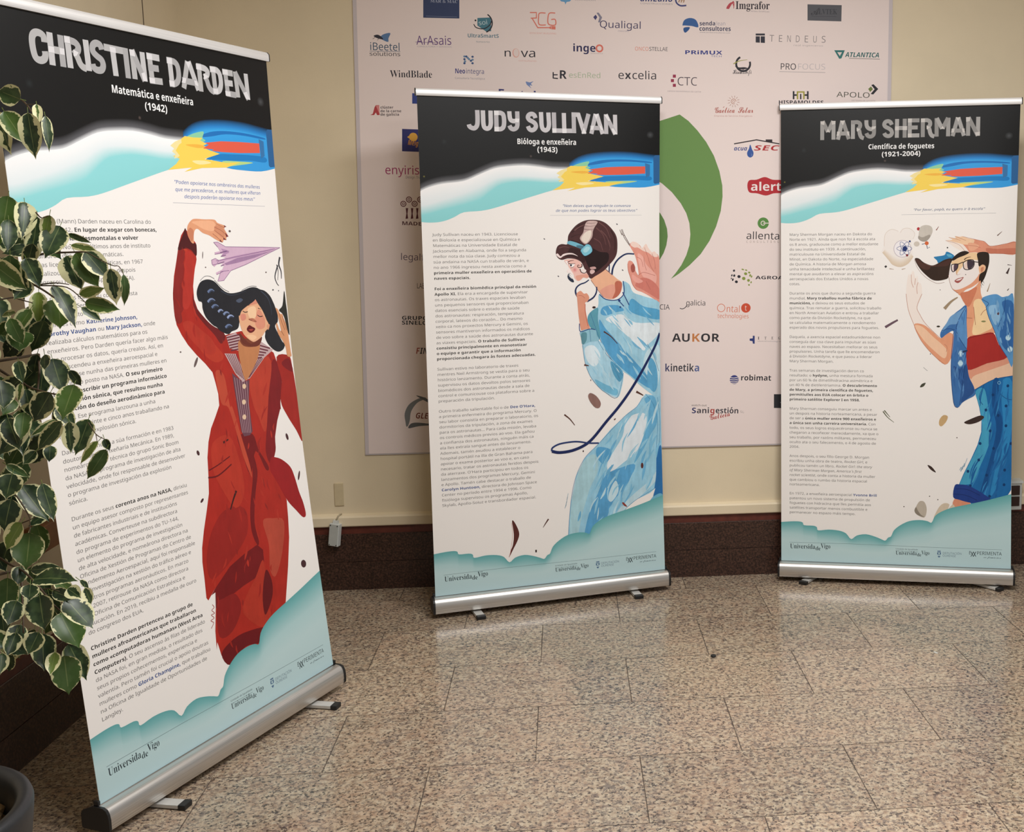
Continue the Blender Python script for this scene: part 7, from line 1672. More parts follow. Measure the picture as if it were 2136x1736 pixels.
('C','a8766a',2.37,0.95,'738.7 2131.1 735.6 2139.0'),
('C','a8766a',2.37,0.95,'747.7 2131.6 749.6 2139.8'),
('C','a8766a',2.37,0.95,'755.7 2127.8 762.1 2134.1'),
('C','a8766a',2.37,0.95,'760.7 2120.6 769.8 2123.3'),
('T','c','b0564c',659.3,2066.6,750.0,2067.7,23.31,'Gaelica'),
('C','b0564c',1.89,None,'697.9 2088.1 703.7 2093.7'),
('T','c','b0564c',763.5,2066.8,831.3,2067.8,23.35,'Solar'),
('T','l','c08a84',659.2,2050.8,826.4,2050.1,7.01,'Empresa de Servicios Energéticos'),
('L','3a3438',4.79,None,'746.0 1935.6 844.6 1952.5 945.6 1935.4'),
('P','3a3438',0.0,'885.0 1954.3 914.2 1954.3 914.3 1942.1 885.0 1945.9'),
('T','B','3a4c8c',745.0,1907.4,804.3,1907.3,17.91,'acua'),
('S','3f5fa4',0.0,'816.9 1932.7 824.7 1912.9 831.5 1898.8 828.6 1883.7 816.9 1877.1 806.2 1883.7 803.3 1897.9 811.1 1914.8'),
('S','a9c0e0',0.0,'821.8 1896.9 824.7 1889.4 820.8 1882.8 823.7 1890.3'),
('T','B','b5383c',832.5,1907.3,944.7,1907.1,21.72,'SEC'),
('S','b8343c',0.0,'804.4 1756.7 813.2 1779.5 844.9 1782.2 881.6 1793.5 915.9 1782.0 960.1 1778.9 970.0 1756.0 960.4 1726.4 921.1 1722.8 886.7 1713.5 847.5 1723.2 813.2 1728.1'),
('T','h','f0e6e4',818.1,1734.8,956.4,1734.1,36.25,'alert'),
('E','5f8f4c',0.0,875.3,1593.8,25.1,25.0,0),
('R','e9dcd6',874.3,1593.8,8.86,3.45,0.3,6.0),
('L','e9dcd6',3.41,None,'874.3 1593.8 900.9 1593.6'),
('T','r','38363a',798.7,1525.1,950.6,1521.8,31.86,'allenta'),
('T','l','a89a90',799.7,1508.7,808.5,1508.6,9.65,'C'),
('T','l','a89a90',814.9,1508.5,823.8,1508.5,9.65,'O'),
('T','l','a89a90',830.2,1508.4,839.1,1508.3,9.65,'N'),
('T','l','a89a90',845.5,1508.3,854.3,1508.2,9.66,'S'),
('T','l','a89a90',860.7,1508.1,869.6,1508.0,9.66,'U'),
('T','l','a89a90',876.0,1508.0,884.9,1507.9,9.66,'L'),
('T','l','a89a90',891.3,1507.8,900.2,1507.7,9.67,'T'),
('T','l','a89a90',906.6,1507.7,915.5,1507.6,9.67,'I'),
('T','l','a89a90',922.0,1507.5,930.9,1507.5,9.67,'N'),
('T','l','a89a90',937.3,1507.4,946.2,1507.3,9.68,'G'),
('P','6f9455',0.0,'509.5 2059.9 547.6 2032.5 585.8 1992.9 624.1 1943.7 657.7 1885.0 681.7 1818.9 694.2 1757.2 695.1 1709.7 687.1 1647.8 666.4 1581.0 636.9 1518.9 597.5 1461.5 548.4 1413.8 499.3 1375.8 465.0 1354.4 487.1 1380.7 511.8 1414.2 534.1 1457.4 548.0 1500.5 552.7 1548.4 548.6 1596.3 535.3 1639.3 511.4 1682.2 473.1 1729.9 430.1 1767.9 387.1 1791.6 329.7 1805.9 262.8 1806.2 244.4 1853.1 293.6 1955.6 361.0 2011.4 418.4 2031.0'),
('P','66894d',0.0,'357.0 1683.2 395.3 1664.0 421.6 1640.1 438.2 1611.4 450.4 1573.2 453.0 1539.7 446.9 1501.5 434.4 1468.0 417.1 1439.4 382.9 1415.7 324.6 1406.7'),
('T','r','3a383e',413.2,1221.8,458.4,1220.0,21.99,'CIA'),
('T','r','3a383e',530.8,1237.8,619.0,1235.4,23.07,'galicia'),
('C','3a383e',3.16,None,'503.8 1225.6 514.8 1222.3 528.1 1228.4 536.6 1241.4'),
('E','33323a',0.0,745.4,1387.6,4.77,5.22,-0.3),
('E','33323a',0.0,735.8,1366.8,3.18,5.22,-0.3),
('E','33323a',0.0,746.4,1365.7,4.77,5.75,-0.3),
('E','33323a',0.0,767.6,1361.2,7.43,6.79,-0.3),
('E','33323a',0.0,740.0,1348.0,3.71,6.27,-0.3),
('E','33323a',0.0,755.9,1338.4,6.9,6.28,-0.3),
('E','33323a',0.0,733.7,1353.3,2.12,4.18,-0.3),
('E','8a9a4a',0.0,784.6,1392.3,6.36,3.13,-0.3),
('E','8a9a4a',0.0,799.5,1389.0,5.31,3.13,-0.3),
('E','8a9a4a',0.0,813.3,1378.4,5.31,4.18,-0.3),
('E','8a9a4a',0.0,797.3,1373.4,7.43,6.27,-0.3),
('E','8a9a4a',0.0,817.5,1365.8,4.25,5.75,-0.3),
('E','8a9a4a',0.0,788.9,1352.6,7.97,7.32,-0.3),
('E','8a9a4a',0.0,810.1,1343.9,6.38,6.28,-0.3),
('E','8a9a4a',0.0,823.9,1360.5,3.19,5.23,-0.3),
('E','8a9a4a',0.0,812.3,1324.0,4.26,3.67,-0.3),
('E','8a9a4a',0.0,821.8,1335.4,3.19,4.72,-0.3),
('T','b','35343a',840.9,1348.8,1022.5,1345.5,14.69,'AGROAMB'),
('R','d87858',687.8,1223.9,16.99,2.65,0,6.2832),
('T','l','d87858',709.0,1205.7,772.9,1202.6,29.52,'ntal'),
('E','d0553c',0.0,798.5,1222.2,21.33,21.08,0),
('T','l','f0e2dc',793.2,1210.7,802.8,1210.6,24.26,'t'),
('T','l','d87858',670.7,1179.9,811.9,1175.6,19.0,'technologies'),
('T','h','38363a',467.7,1077.9,551.4,1076.4,35.94,'AU'),
('T','h','c98350',552.4,1076.3,592.8,1075.6,35.99,'K'),
('T','h','38363a',593.8,1075.6,680.0,1074.0,36.03,'OR'),
('P','36427c',0.0,'829.6 1097.9 838.2 1097.8 838.3 1061.6 829.7 1062.8 828.6 1073.5 815.7 1075.9 815.7 1085.4 829.6 1086.2'),
('T','s','5a545c',851.1,1080.5,860.8,1080.4,12.77,'I'),
('T','s','5a545c',882.2,1080.0,891.9,1079.8,12.78,'T'),
('T','s','5a545c',913.4,1079.4,923.1,1079.3,12.78,'E'),
('T','s','5a545c',944.6,1078.9,954.3,1078.7,12.79,'G'),
('T','s','5a545c',975.9,1078.3,985.6,1078.1,12.8,'A'),
('T','l','8a848c',851.1,1071.0,986.7,1066.4,5.33,'advanced technology solutions'),
('T','b','4a4c70',433.7,946.0,457.0,945.6,32.97,'k'),
('T','b','45444c',458.1,945.5,564.4,943.3,33.02,'inetik'),
('T','b','5a6a9c',565.4,943.3,591.0,942.8,33.06,'a'),
('E','3f4484',0.0,746.0,902.1,20.41,20.38,0),
('C','e9dcd6',3.22,None,'726.2 912.2 745.0 909.6 765.4 913.5'),
('C','e9dcd6',3.22,None,'724.6 903.6 745.0 901.1 766.4 904.9'),
('C','e9dcd6',3.22,None,'726.2 895.0 744.9 892.5 764.3 896.4'),
('C','e9dcd6',3.22,None,'729.9 887.4 744.9 885.0 761.1 888.9'),
('T','b','35343a',774.0,898.3,914.1,894.2,24.72,'robimat'),
('P','35363a',0.0,'926.3 832.5 977.3 831.3 977.6 767.4 926.5 769.7'),
('C','a9a9ac',2.17,None,'954.7 794.0 965.5 790.5'),
('T','m','4a4440',552.7,787.3,621.3,784.6,8.61,'watch-out'),
('T','h','3a3c6c',552.5,755.0,573.9,754.5,24.78,'S'),
('T','b','45424a',575.0,754.4,634.0,753.0,24.81,'ani'),
('T','b','b04844',635.1,753.0,658.7,752.4,24.83,'g'),
('T','b','45424a',659.8,752.4,766.4,748.7,24.86,'estión'),
('T','l','6a666c',772.9,751.8,791.2,750.2,9.74,'S.L.'),
('T','c','b04844',633.9,720.6,728.6,738.8,23.79,'Galicia'),
]
SPEC = [(-1.0322, 3.3128, 1.14464, 0.04757, -0.02261, 2.02734, 0.08775, (0.008, 0.018, 0, 0, 0, 0), [(-0.3337, 0.0085, -0.3153, -0.0949), (0.3462, -0.0032, 0.3628, -0.0985)]), (-0.0715, 4.5884, 0.25786, 0.01547, 0.00487, 2.00699, 0.08775, (0, 0, 0.02, 0, 0.005, 0), [(-0.3391, 0.0263, -0.332, -0.0858), (0.3535, 0.0237, 0.3499, -0.0795)]), (1.4296, 4.6573, -0.25283, 0.03481, -0.00826, 1.99289, 0.08775, (0, 0, 0.025, 0, 0.006, 0), [(-0.355, 0.0321, -0.3958, -0.0572), (0.3713, 0.0237, 0.4459, -0.0391)])]
CANVAS = [(-842, 2520), (1440, 2545), (-884, 603), (1441, 598)]
LEAVES = [
(-1.0608,2.3667,1.8279,-1.1039,2.3683,1.8465,0.0432,0.35,0.25),
(-1.1031,2.3866,1.8073,-1.0592,2.371,1.7401,0.0419,0.6,0.22),
(-1.1349,2.4262,1.8087,-1.0941,2.378,1.7218,0.0392,0.2,0.75),
(-1.0327,2.3278,1.7986,-1.0246,2.3255,1.7088,0.041,0.1,0.45),
(-1.0312,2.3655,1.8185,-1.0176,2.3357,1.7757,0.0183,0.5,0.85),
(-1.0623,2.4714,1.8066,-1.0505,2.4506,1.7336,0.0209,0.25,0.25),
(-1.131,2.4321,1.6428,-1.1457,2.4106,1.5441,0.057,0.6,0.12),
(-1.0842,2.3976,1.629,-1.0771,2.3592,1.5543,0.0444,0.05,0.5),
(-1.0595,2.3905,1.5997,-1.0833,2.3905,1.4929,0.0375,0.1,0.5),
(-1.0272,2.3718,1.6019,-1.042,2.3722,1.5539,0.0279,0.8,0.5),
(-1.0163,2.3887,1.5799,-1.0337,2.3495,1.5176,0.0513,0.15,0.15),
(-1.0067,2.3978,1.5639,-0.957,2.3878,1.5454,0.0129,0.15,0.15),
(-0.972,2.3265,1.5426,-0.9065,2.2848,1.5317,0.0184,0.7,0.45),
(-1.0172,2.4078,1.5197,-0.9824,2.3853,1.4497,0.0502,0.1,0.45),
(-0.9897,2.3851,1.5255,-0.9479,2.3843,1.4535,0.0429,0.65,0.15),
(-0.9698,2.3831,1.5295,-0.9299,2.387,1.4729,0.0429,0.15,0.25),
(-0.9007,2.3262,1.4955,-0.8936,2.3241,1.4212,0.0353,0.05,0.55),
(-0.8776,2.3292,1.4828,-0.8828,2.3372,1.4182,0.0185,0.45,0.15),
(-1.0925,2.4196,1.5386,-1.1358,2.3919,1.5255,0.0225,0,0.1),
(-1.0455,2.3003,1.4737,-1.0646,2.2737,1.4384,0.0364,0.2,0.25),
(-1.0819,2.4178,1.4465,-1.0803,2.397,1.3796,0.0331,0.9,0.35),
(-1.0195,2.3621,1.436,-1.0097,2.3338,1.3753,0.0563,0.7,0.08),
(-1.021,2.3492,1.4631,-0.9712,2.3186,1.38,0.0389,0.05,0.3),
(-0.9608,2.3185,1.4446,-0.9074,2.3124,1.4578,0.0235,0.8,0.35),
(-0.9642,2.3496,1.4276,-0.8997,2.3559,1.4109,0.0323,0.6,0.2),
(-0.9773,2.3631,1.4162,-0.9428,2.3719,1.3869,0.0222,0.15,0.35),
(-1.1236,2.4004,1.4046,-1.1632,2.423,1.3979,0.019,0.8,0.4),
(-1.08,2.3713,1.4144,-1.1017,2.3402,1.367,0.0342,0.6,0.4),
(-1.065,2.393,1.3886,-1.1012,2.4052,1.321,0.0432,0.3,0.2),
(-1.1317,2.4046,1.3803,-1.1586,2.4005,1.3597,0.0347,0.5,0.15),
(-1.1034,2.3732,1.3697,-1.0956,2.3433,1.3317,0.0497,0.5,0.12),
(-1.0479,2.3763,1.3117,-1.0267,2.361,1.2427,0.0501,0.1,0.2),
(-0.9716,2.2851,1.2682,-0.9833,2.2454,1.2058,0.0501,0.55,0.2),
(-1.0146,2.3728,1.2872,-0.9998,2.386,1.2515,0.0207,0.05,0.15),
(-1.0055,2.2589,1.2574,-1.0447,2.2635,1.1981,0.0461,0.1,0.2),
(-1.126,2.3191,1.2767,-1.1056,2.2822,1.222,0.0488,0.15,0.2),
(-1.077,2.297,1.2716,-1.0861,2.3,1.234,0.015,0.6,0.7),
(-1.107,2.3791,1.2498,-1.0787,2.335,1.1917,0.0346,0.1,0.3),
(-1.1149,2.3411,1.2355,-1.12,2.3046,1.2076,0.0324,0.6,0.15),
(-1.1072,2.3517,1.211,-1.0859,2.328,1.1789,0.036,0.5,0.15),
(-1.082,2.3878,1.3197,-1.1004,2.4024,1.2753,0.0277,0.0,0.15),
(-1.0419,2.3313,1.325,-1.0519,2.3476,1.2911,0.022,0.1,0.2),
(-1.0825,2.306,1.3148,-1.059,2.2668,1.2753,0.0251,0.1,0.2),
(-1.127,2.336,1.2059,-1.106,2.2892,1.1288,0.0494,0.05,0.3),
(-1.0648,2.2744,1.2172,-1.0667,2.2543,1.1643,0.0315,0.5,0.15),
(-1.0308,2.3263,1.1924,-1.0702,2.2992,1.1637,0.0162,0.5,0.4),
(-0.9823,2.2423,1.2026,-1.0379,2.252,1.1419,0.0329,0.25,0.3),
(-0.9846,2.28,1.1949,-0.9897,2.2892,1.1297,0.0351,0.05,0.5),
(-0.9813,2.3614,1.1868,-1.0042,2.339,1.1152,0.0451,0.15,0.22),
(-0.9368,2.2902,1.1527,-0.9722,2.2809,1.1084,0.0202,0.8,0.4),
(-0.935,2.316,1.1521,-0.9234,2.3093,1.1288,0.0162,0,0.1),
(-0.9264,2.3005,1.1335,-0.9675,2.295,1.0727,0.0289,0.45,0.12),
(-1.0631,2.3678,1.1328,-1.0634,2.3559,1.0997,0.0261,0.1,0.2),
(-1.1188,2.2974,1.1085,-1.0749,2.2939,1.0812,0.0185,0.4,0.2),
(-1.0933,2.2657,1.0963,-1.0987,2.2409,1.0501,0.0482,0.1,0.3),
(-1.1256,2.3674,1.0504,-1.0682,2.345,0.9766,0.0575,0.1,0.2),
(-1.0559,2.3021,1.0674,-1.0176,2.2538,0.9988,0.0322,0.1,0.15),
(-1.1096,2.2846,1.0406,-1.1246,2.2735,0.9747,0.0505,0.1,0.3),
(-1.0628,2.2193,1.0081,-1.0949,2.2136,0.9541,0.0394,0.75,0.35),
(-1.1019,2.3355,1.187,-1.0837,2.2928,1.1253,0.0307,0.05,0.2),
(-1.0722,2.3238,1.1301,-1.0947,2.3129,1.1046,0.0256,0.2,0.3),
(-1.0919,2.3095,0.9641,-1.0943,2.2838,0.8932,0.0616,0.5,0.1),
(-1.0941,2.3028,0.888,-1.0322,2.303,0.8914,0.0257,0.1,0.25),
(-1.0413,2.202,0.899,-0.9443,2.1618,0.908,0.0443,0.1,0.17),
(-0.992,2.2856,0.8676,-0.9813,2.2998,0.8459,0.0128,0.1,0.2),
(-0.9906,2.2255,0.8698,-0.9602,2.2103,0.8545,0.03,0.1,0.45),
(-0.9775,2.2707,0.8559,-0.9576,2.247,0.827,0.0221,0.1,0.5),
(-0.9996,2.2388,0.8445,-0.9413,2.2075,0.7917,0.0553,0.1,0.15),
(-1.0283,2.2444,0.8594,-0.9839,2.2357,0.8448,0.0268,0.05,0.1),
(-1.0499,2.2362,0.8559,-1.0352,2.211,0.7904,0.0534,0.1,0.15),
(-1.0387,2.294,0.7982,-0.9876,2.2464,0.7376,0.0602,0.5,0.08),
(-1.1308,2.2855,0.8789,-1.138,2.2805,0.7999,0.0442,0.45,0.1),
(-1.0957,2.2405,0.845,-1.1031,2.2122,0.8035,0.0418,0.1,0.2),
(-1.1202,2.3195,0.8912,-1.1186,2.2928,0.8602,0.0327,0.05,0.2),
(-1.0595,2.2247,0.8813,-1.0575,2.2094,0.8539,0.0332,0.15,0.2),
(-1.1155,2.2881,0.7788,-1.1227,2.2536,0.7411,0.0377,0.1,0.25),
(-1.0543,2.2292,0.7817,-1.069,2.2082,0.7433,0.0385,0.2,0.3),
(-1.1624,2.314,0.7936,-1.1536,2.2964,0.754,0.0328,0.15,0.3),
(-1.0823,2.3034,0.752,-1.0683,2.2665,0.6849,0.0475,0.1,0.2),
(-1.0056,2.2198,0.7344,-0.9986,2.2088,0.656,0.0557,0.5,0.1),
(-1.0306,2.2993,0.7291,-0.9914,2.2753,0.6591,0.0461,0.1,0.22),
(-1.0163,2.2068,0.7471,-1.0142,2.1729,0.7122,0.0277,0.8,0.45),
(-1.1134,2.2628,0.7709,-1.1205,2.2331,0.7322,0.0338,0.1,0.3),
(-1.1094,2.2995,0.7547,-1.1658,2.3058,0.681,0.0229,0.5,0.55),
(-1.1172,2.2108,0.7479,-1.1125,2.1854,0.7131,0.0276,0.3,0.4),
(-1.0952,2.2995,0.7639,-1.1152,2.2945,0.7127,0.0344,0.2,0.3),
]
CROWN = [(-0.158,1.806),(0.115,1.933),(0.195,1.843),(0.234,1.723),(0.233,1.633),(0.293,1.583),(0.323,1.493),(0.362,1.453),(0.291,1.354),(0.28,1.274),(0.3,1.204),(0.319,1.134),(0.259,1.095),(0.219,1.125),(0.228,1.056),(0.238,0.976),(0.197,0.926),(0.227,0.876),(0.277,0.826),(0.306,0.756),(0.276,0.697),(0.235,0.667),(0.124,0.658),(-0.087,0.64),(-0.256,0.861),(-0.303,1.259),(-0.26,1.558)]
GAPS = [(0.231,1.097,0.296,0.955),(0.167,1.534,0.214,1.454),(0.169,1.723,0.189,1.643),(0.169,1.195,0.203,1.175)]
TWIGS = [(0.0022,[(-1.2076,2.5154,1.87),(-1.1521,2.4831,1.8592),(-1.0979,2.4494,1.8374),(-1.0695,2.4185,1.8175),(-1.0416,2.3863,1.7885)]),(0.0012,[(-1.0725,2.4145,1.8232),(-1.0437,2.3912,1.8214)]),(0.003,[(-1.2277,2.4762,1.4383),(-1.175,2.4594,1.4745),(-1.1404,2.4424,1.4976),(-1.1064,2.4238,1.5091),(-1.0614,2.4048,1.5245),(-1.0033,2.3826,1.5271),(-0.9598,2.3617,1.5284)]),(0.0012,[(-0.9513,2.3406,1.5286),(-0.8997,2.3251,1.5024),(-0.8807,2.3161,1.4997),(-0.8688,2.3059,1.4835)]),(0.003,[(-1.1772,2.4374,1.4853),(-1.1403,2.4131,1.4822),(-1.0982,2.3882,1.4784),(-1.0639,2.3624,1.4631),(-1.034,2.3376,1.4514),(-1.0073,2.3131,1.44)]),(0.0015,[(-1.0489,2.3408,1.4638),(-1.0085,2.3274,1.468),(-0.9768,2.3137,1.4648)]),(0.0013,[(-1.078,2.3419,1.4518),(-1.0497,2.3306,1.4629),(-1.0367,2.3196,1.466)]),(0.0015,[(-1.0509,2.3509,1.462),(-0.9995,2.3356,1.4607),(-0.9733,2.3216,1.4514),(-0.9449,2.3055,1.4287)]),(0.0015,[(-1.1502,2.3913,1.4643),(-1.1054,2.3668,1.4655),(-1.0652,2.3434,1.4708)]),(0.0018,[(-1.1159,2.3841,1.4375),(-1.0895,2.3606,1.4329),(-1.0593,2.3368,1.4284)]),(0.0015,[(-1.0579,2.3824,1.6078),(-1.0424,2.3692,1.5965),(-1.0239,2.3578,1.6003)]),(0.0028,[(-1.1814,2.4109,1.2961),(-1.1392,2.3838,1.277),(-1.1057,2.359,1.2681),(-1.0768,2.3345,1.2581),(-1.0235,2.3077,1.2481),(-0.9817,2.2831,1.2466)]),(0.003,[(-1.087,2.4049,1.3179),(-1.0745,2.3739,1.2869),(-1.0679,2.3418,1.2442)]),(0.0012,[(-0.9619,2.3133,1.1872),(-0.9387,2.288,1.1672),(-0.9141,2.2644,1.1611)]),(0.001,[(-0.9472,2.3084,1.1623),(-0.9279,2.2648,1.1544)]),(0.0018,[(-1.1521,2.335,1.0672),(-1.1282,2.3189,1.0558),(-1.106,2.3023,1.0405),(-1.0854,2.2852,1.0199),(-1.0704,2.2693,1.0036),(-1.0652,2.253,0.9782)]),(0.0012,[(-1.1356,2.3318,1.056),(-1.0809,2.2676,1.0704)]),(0.0015,[(-1.1212,2.3093,0.9792),(-1.0865,2.2826,0.9936),(-1.0523,2.2562,1.0092)]),(0.0028,[(-1.2033,2.3773,0.902),(-1.1775,2.3571,0.8996),(-1.1506,2.3361,0.8931),(-1.1183,2.3147,0.8867),(-1.0921,2.2933,0.8764),(-1.0582,2.2692,0.8525),(-1.0314,2.2465,0.8332),(-1.0047,2.225,0.8223)]),(0.0012,[(-1.0608,2.2756,0.8548),(-1.0348,2.2539,0.8623),(-1.0093,2.2312,0.863)]),(0.001,[(-1.0335,2.27,0.8339),(-0.9947,2.2275,0.8466)]),(0.003,[(-1.1338,2.3468,0.8774),(-1.1221,2.3198,0.8384),(-1.1118,2.2935,0.803),(-1.1015,2.2672,0.7683)])]

prepare_glyphs({('r', 'N')} | set().union(*[need_of(o) for o in (HEAD, LEFT_ART, MID_ART, RIGHT_ART, WALL_ART)]))

# ------------------------------------------------------------------ sponsor canvas on the back wall
def canvas():
    sh = Sheet(step=0.00003); sh.z0 = 0.004
    TL, TR, BL, BR = CANVAS
    th = 0.004
    n = 24
    x0, y0, x1, y1 = -920, 600, 1380, 2760
    def edge(fx, fy):
        xa = TL[0] + (BL[0] - TL[0]) * (1 - fy); xb = TR[0] + (BR[0] - TR[0]) * (1 - fy)
        x = xa + (xb - xa) * fx; yb = BL[1] + (BR[1] - BL[1]) * fx
        return (x, yb + (y1 - yb) * fy)
    rows = [[edge(i / n, j / n) for i in range(n + 1)] for j in range(n + 1)]
    sh.rows(rows, [ink('eedfdb')] * (n + 1))
    for fx0, fx1 in ((0, 0.007), (0.993, 1)):
        sh.rows([[edge(fx0, j / n) for j in range(n + 1)], [edge(fx1, j / n) for j in range(n + 1)]], [ink('cfc6c9')] * 2)
    sh.rows([[edge(i / n, 0) for i in range(n + 1)], [edge(i / n, 0.003) for i in range(n + 1)]], [ink('b9b1b2')] * 2)
    draw(sh, WALL_ART)
    def rip(x, z):
        return 0.0022 + 0.0012 * math.sin(x * 2.3 + z * 1.1) * math.sin(z * 1.9 + 0.7)
    place = lambda p: (p[0] / 1000, YW - rip(p[0] / 1000, p[1] / 1000) - p[2], p[1] / 1000)
    # back of the sheet so that the canvas has a thickness
    m = len(sh.v); ring = [edge(i / n, 0) for i in range(n)] + [edge(1, j / n) for j in range(n)] + [edge(1 - i / n, 1) for i in range(n)] + [edge(0, 1 - j / n) for j in range(n)]
    z0 = sh.z0
    sh.v += [(x, y, z0) for x, y in ring] + [(x, y, -0.0005) for x, y in ring]
    q = len(ring)
    for i in range(q): sh.f.append((m + i, m + (i + 1) % q, m + q + (i + 1) % q, m + q + i)); sh.c.append(ink('c4bcbc'))
    o = sh.build('sponsor_canvas', M_canvas, None, place)
    tag(o, 'large pale pink canvas of many small company logos hanging on the cream back wall', 'poster')
canvas()

# ------------------------------------------------------------------ roll-up banners
HW = 0.5
def banner(spec, art, label):
    ox, oy, yaw, lean, side, H, Z0, bow, feet = spec
    root = empty('rollup_banner', (ox, oy, 0), yaw)
    tag(root, label, 'banner', 'roll-up exhibition banners')
    upv = Vector((side, lean, 1)).normalized()
    def surf(x, y):      # mm -> local metres, with the sheet's own curl
        u, v = x / 1000 - 0.5, y / 1000
        b = math.sin(math.pi * min(max(v / H, 0), 1))
        t = max(0, (u - 0.32) / 0.18); s = max(0, (-u - 0.32) / 0.18)
        d = b * (bow[0] + bow[1] * (u + 0.5) + bow[2] * t * t + bow[3] * s * s); dx = -b * (bow[4] * t * t - bow[5] * s * s)
        return Vector((u + dx, d, 0)) + upv * v + Vector((0, 0, Z0))
    place = lambda p: tuple(surf(p[0], p[1]) + Vector((0, -p[2], lean * p[2])))
    ys = [i * H * 1000 / 80 for i in range(81)]; xs = [i * 41 for i in range(20)] + [820 + 6 * i for i in range(31)]
    sh = Sheet(cuts=(xs[1:-1] if bow[1] else xs[21:-1], ys[1:-1]))
    # the sheet itself, both faces and its edge
    fr = len(sh.v)
    for zz in (0.0, -0.0006):
        for y in ys:
            for x in xs: sh.v.append((x, y, zz))
    nx, ny = len(xs), len(ys); wht = ink('f4f0ec'); gry = ink('b9b7b4')
    for j in range(ny - 1):
        for i in range(nx - 1):
            a = j * nx + i
            sh.f.append((a, a + 1, a + nx + 1, a + nx)); sh.c.append(wht)
            b = a + nx * ny; sh.f.append((b, b + nx, b + nx + 1, b + 1)); sh.c.append(gry)
        for i in (0, nx - 1):
            a = j * nx + i; b = a + nx * ny; sh.f.append((a, a + nx, b + nx, b) if i == 0 else (a, b, b + nx, a + nx)); sh.c.append(wht)
    k = H / 2.0
    draw(sh, HEAD, k); draw(sh, art, k)
    sh.build('printed_sheet', M_print, root, place)
    # cassette
    prof = [(-0.006, 0.0865), (-0.020, 0.0855), (-0.030, 0.080), (-0.0355, 0.070), (-0.038, 0.056), (-0.0385, 0.040), (-0.0375, 0.036), (-0.038, 0.029), (-0.036, 0.0245),
            (-0.030, 0.0235), (0.046, 0.0235), (0.050, 0.027), (0.050, 0.062), (0.046, 0.070), (0.012, 0.0855), (0.004, 0.0865), (0.004, 0.080), (-0.006, 0.080)]
    bm = bmesh.new(); prism(bm, prof, -HW - 0.006, HW + 0.006); bm_obj('cassette', bm, M_alu, root, True, 0.6)
    cap = [(-0.006, 0.0875), (-0.021, 0.0870), (-0.032, 0.0815), (-0.0375, 0.071), (-0.0405, 0.056), (-0.0405, 0.030), (-0.038, 0.0235), (-0.031, 0.0220), (0.047, 0.0220), (0.052, 0.0260), (0.052, 0.063), (0.047, 0.0715), (0.012, 0.0875)]
    for sgn in (-1, 1):
        bm = bmesh.new(); a, b = sorted((sgn * (HW + 0.006), sgn * (HW + 0.014))); prism(bm, cap, a, b)
        e = bm_obj('end_cap', bm, M_black, root); e['label'] = 'black plastic end cap'
        bm = bmesh.new(); a, b = sorted((sgn * (HW + 0.001), sgn * (HW + 0.010))); box(bm, (a, -0.004, 0.0875), (b, 0.012, 0.101), 0.002)
        bm_obj('corner_clip', bm, M_black, root)
    # support pole behind the sheet
    bm = bmesh.new(); p0 = Vector((0, 0.036, 0.07)); p1 = Vector((0, 0.034, Z0)) + upv * (H + 0.006)
    tube(bm, [p0 + (p1 - p0) * q for q in (0, 0.33, 0.331, 0.66, 0.661, 1)], 0.0095, 12, 0.0075); bm_obj('pole', bm, M_alu, root, True, 0.7)
    # top rail
    bm = bmesh.new()
    rp = [(-0.007, -0.004), (-0.0085, 0.0), (-0.0085, 0.016), (-0.0070, 0.0195), (-0.0050, 0.0200), (-0.0045, 0.0215), (-0.0035, 0.0235), (0.004, 0.0245), (0.0075, 0.0225), (0.0085, 0.018), (0.0085, -0.002), (0.007, -0.004)]
    base = Vector((0, 0, Z0)) + upv * H; Mr = Matrix.Translation(base) @ Matrix(((1, 0, upv.x, 0), (0, 1, upv.y, 0), (0, 0, upv.z, 0), (0, 0, 0, 1)))
    prism(bm, rp, -HW - 0.004, HW + 0.004, Mr); bm_obj('top_rail', bm, M_alu_rail, root, True, 0.5)
    for sgn in (-1, 1):
        bm = bmesh.new(); a, b = sorted((sgn * (HW + 0.004), sgn * (HW + 0.0075))); prism(bm, [(y * 1.08, z * 1.05) for y, z in rp], a, b, Mr); bm_obj('rail_cap', bm, M_black, root)
    # swivel feet
    for sx, sy, tx, ty in feet:
        d = Vector((tx - sx, ty - sy, 0)); ln = d.length + 0.010; d.normalize(); n = Vector((-d.y, d.x, 0))
        Mf = Matrix(((d.x, n.x, 0, sx), (d.y, n.y, 0, sy), (0, 0, 1, 0), (0, 0, 0, 1)))
        bm = bmesh.new(); box(bm, (-0.06, -0.0175, 0.0030), (ln - 0.014, 0.0175, 0.0150), 0.002, 2, Mf); box(bm, (-0.05, -0.015, 0.0145), (-0.006, 0.015, 0.0240), 0.001, 1, Mf)
        ft = bm_obj('foot', bm, M_foot, root)
        bm = bmesh.new(); box(bm, (ln - 0.016, -0.019, 0.0), (ln + 0.006, 0.019, 0.0160), 0.003, 2, Mf)
        tp = bm_obj('foot_tip', bm, M_black, ft); tp['label'] = 'black rubber tip'
    return root
banner(SPEC[0], LEFT_ART, 'left banner beside the leafy potted plant, printed woman in long red coat with raised arm')
banner(SPEC[1], MID_ART, 'middle banner printed with dark-haired woman in flowing light blue dress, aluminium base')
banner(SPEC[2], RIGHT_ART, 'right banner printed with woman in sunglasses, denim jacket and red top')

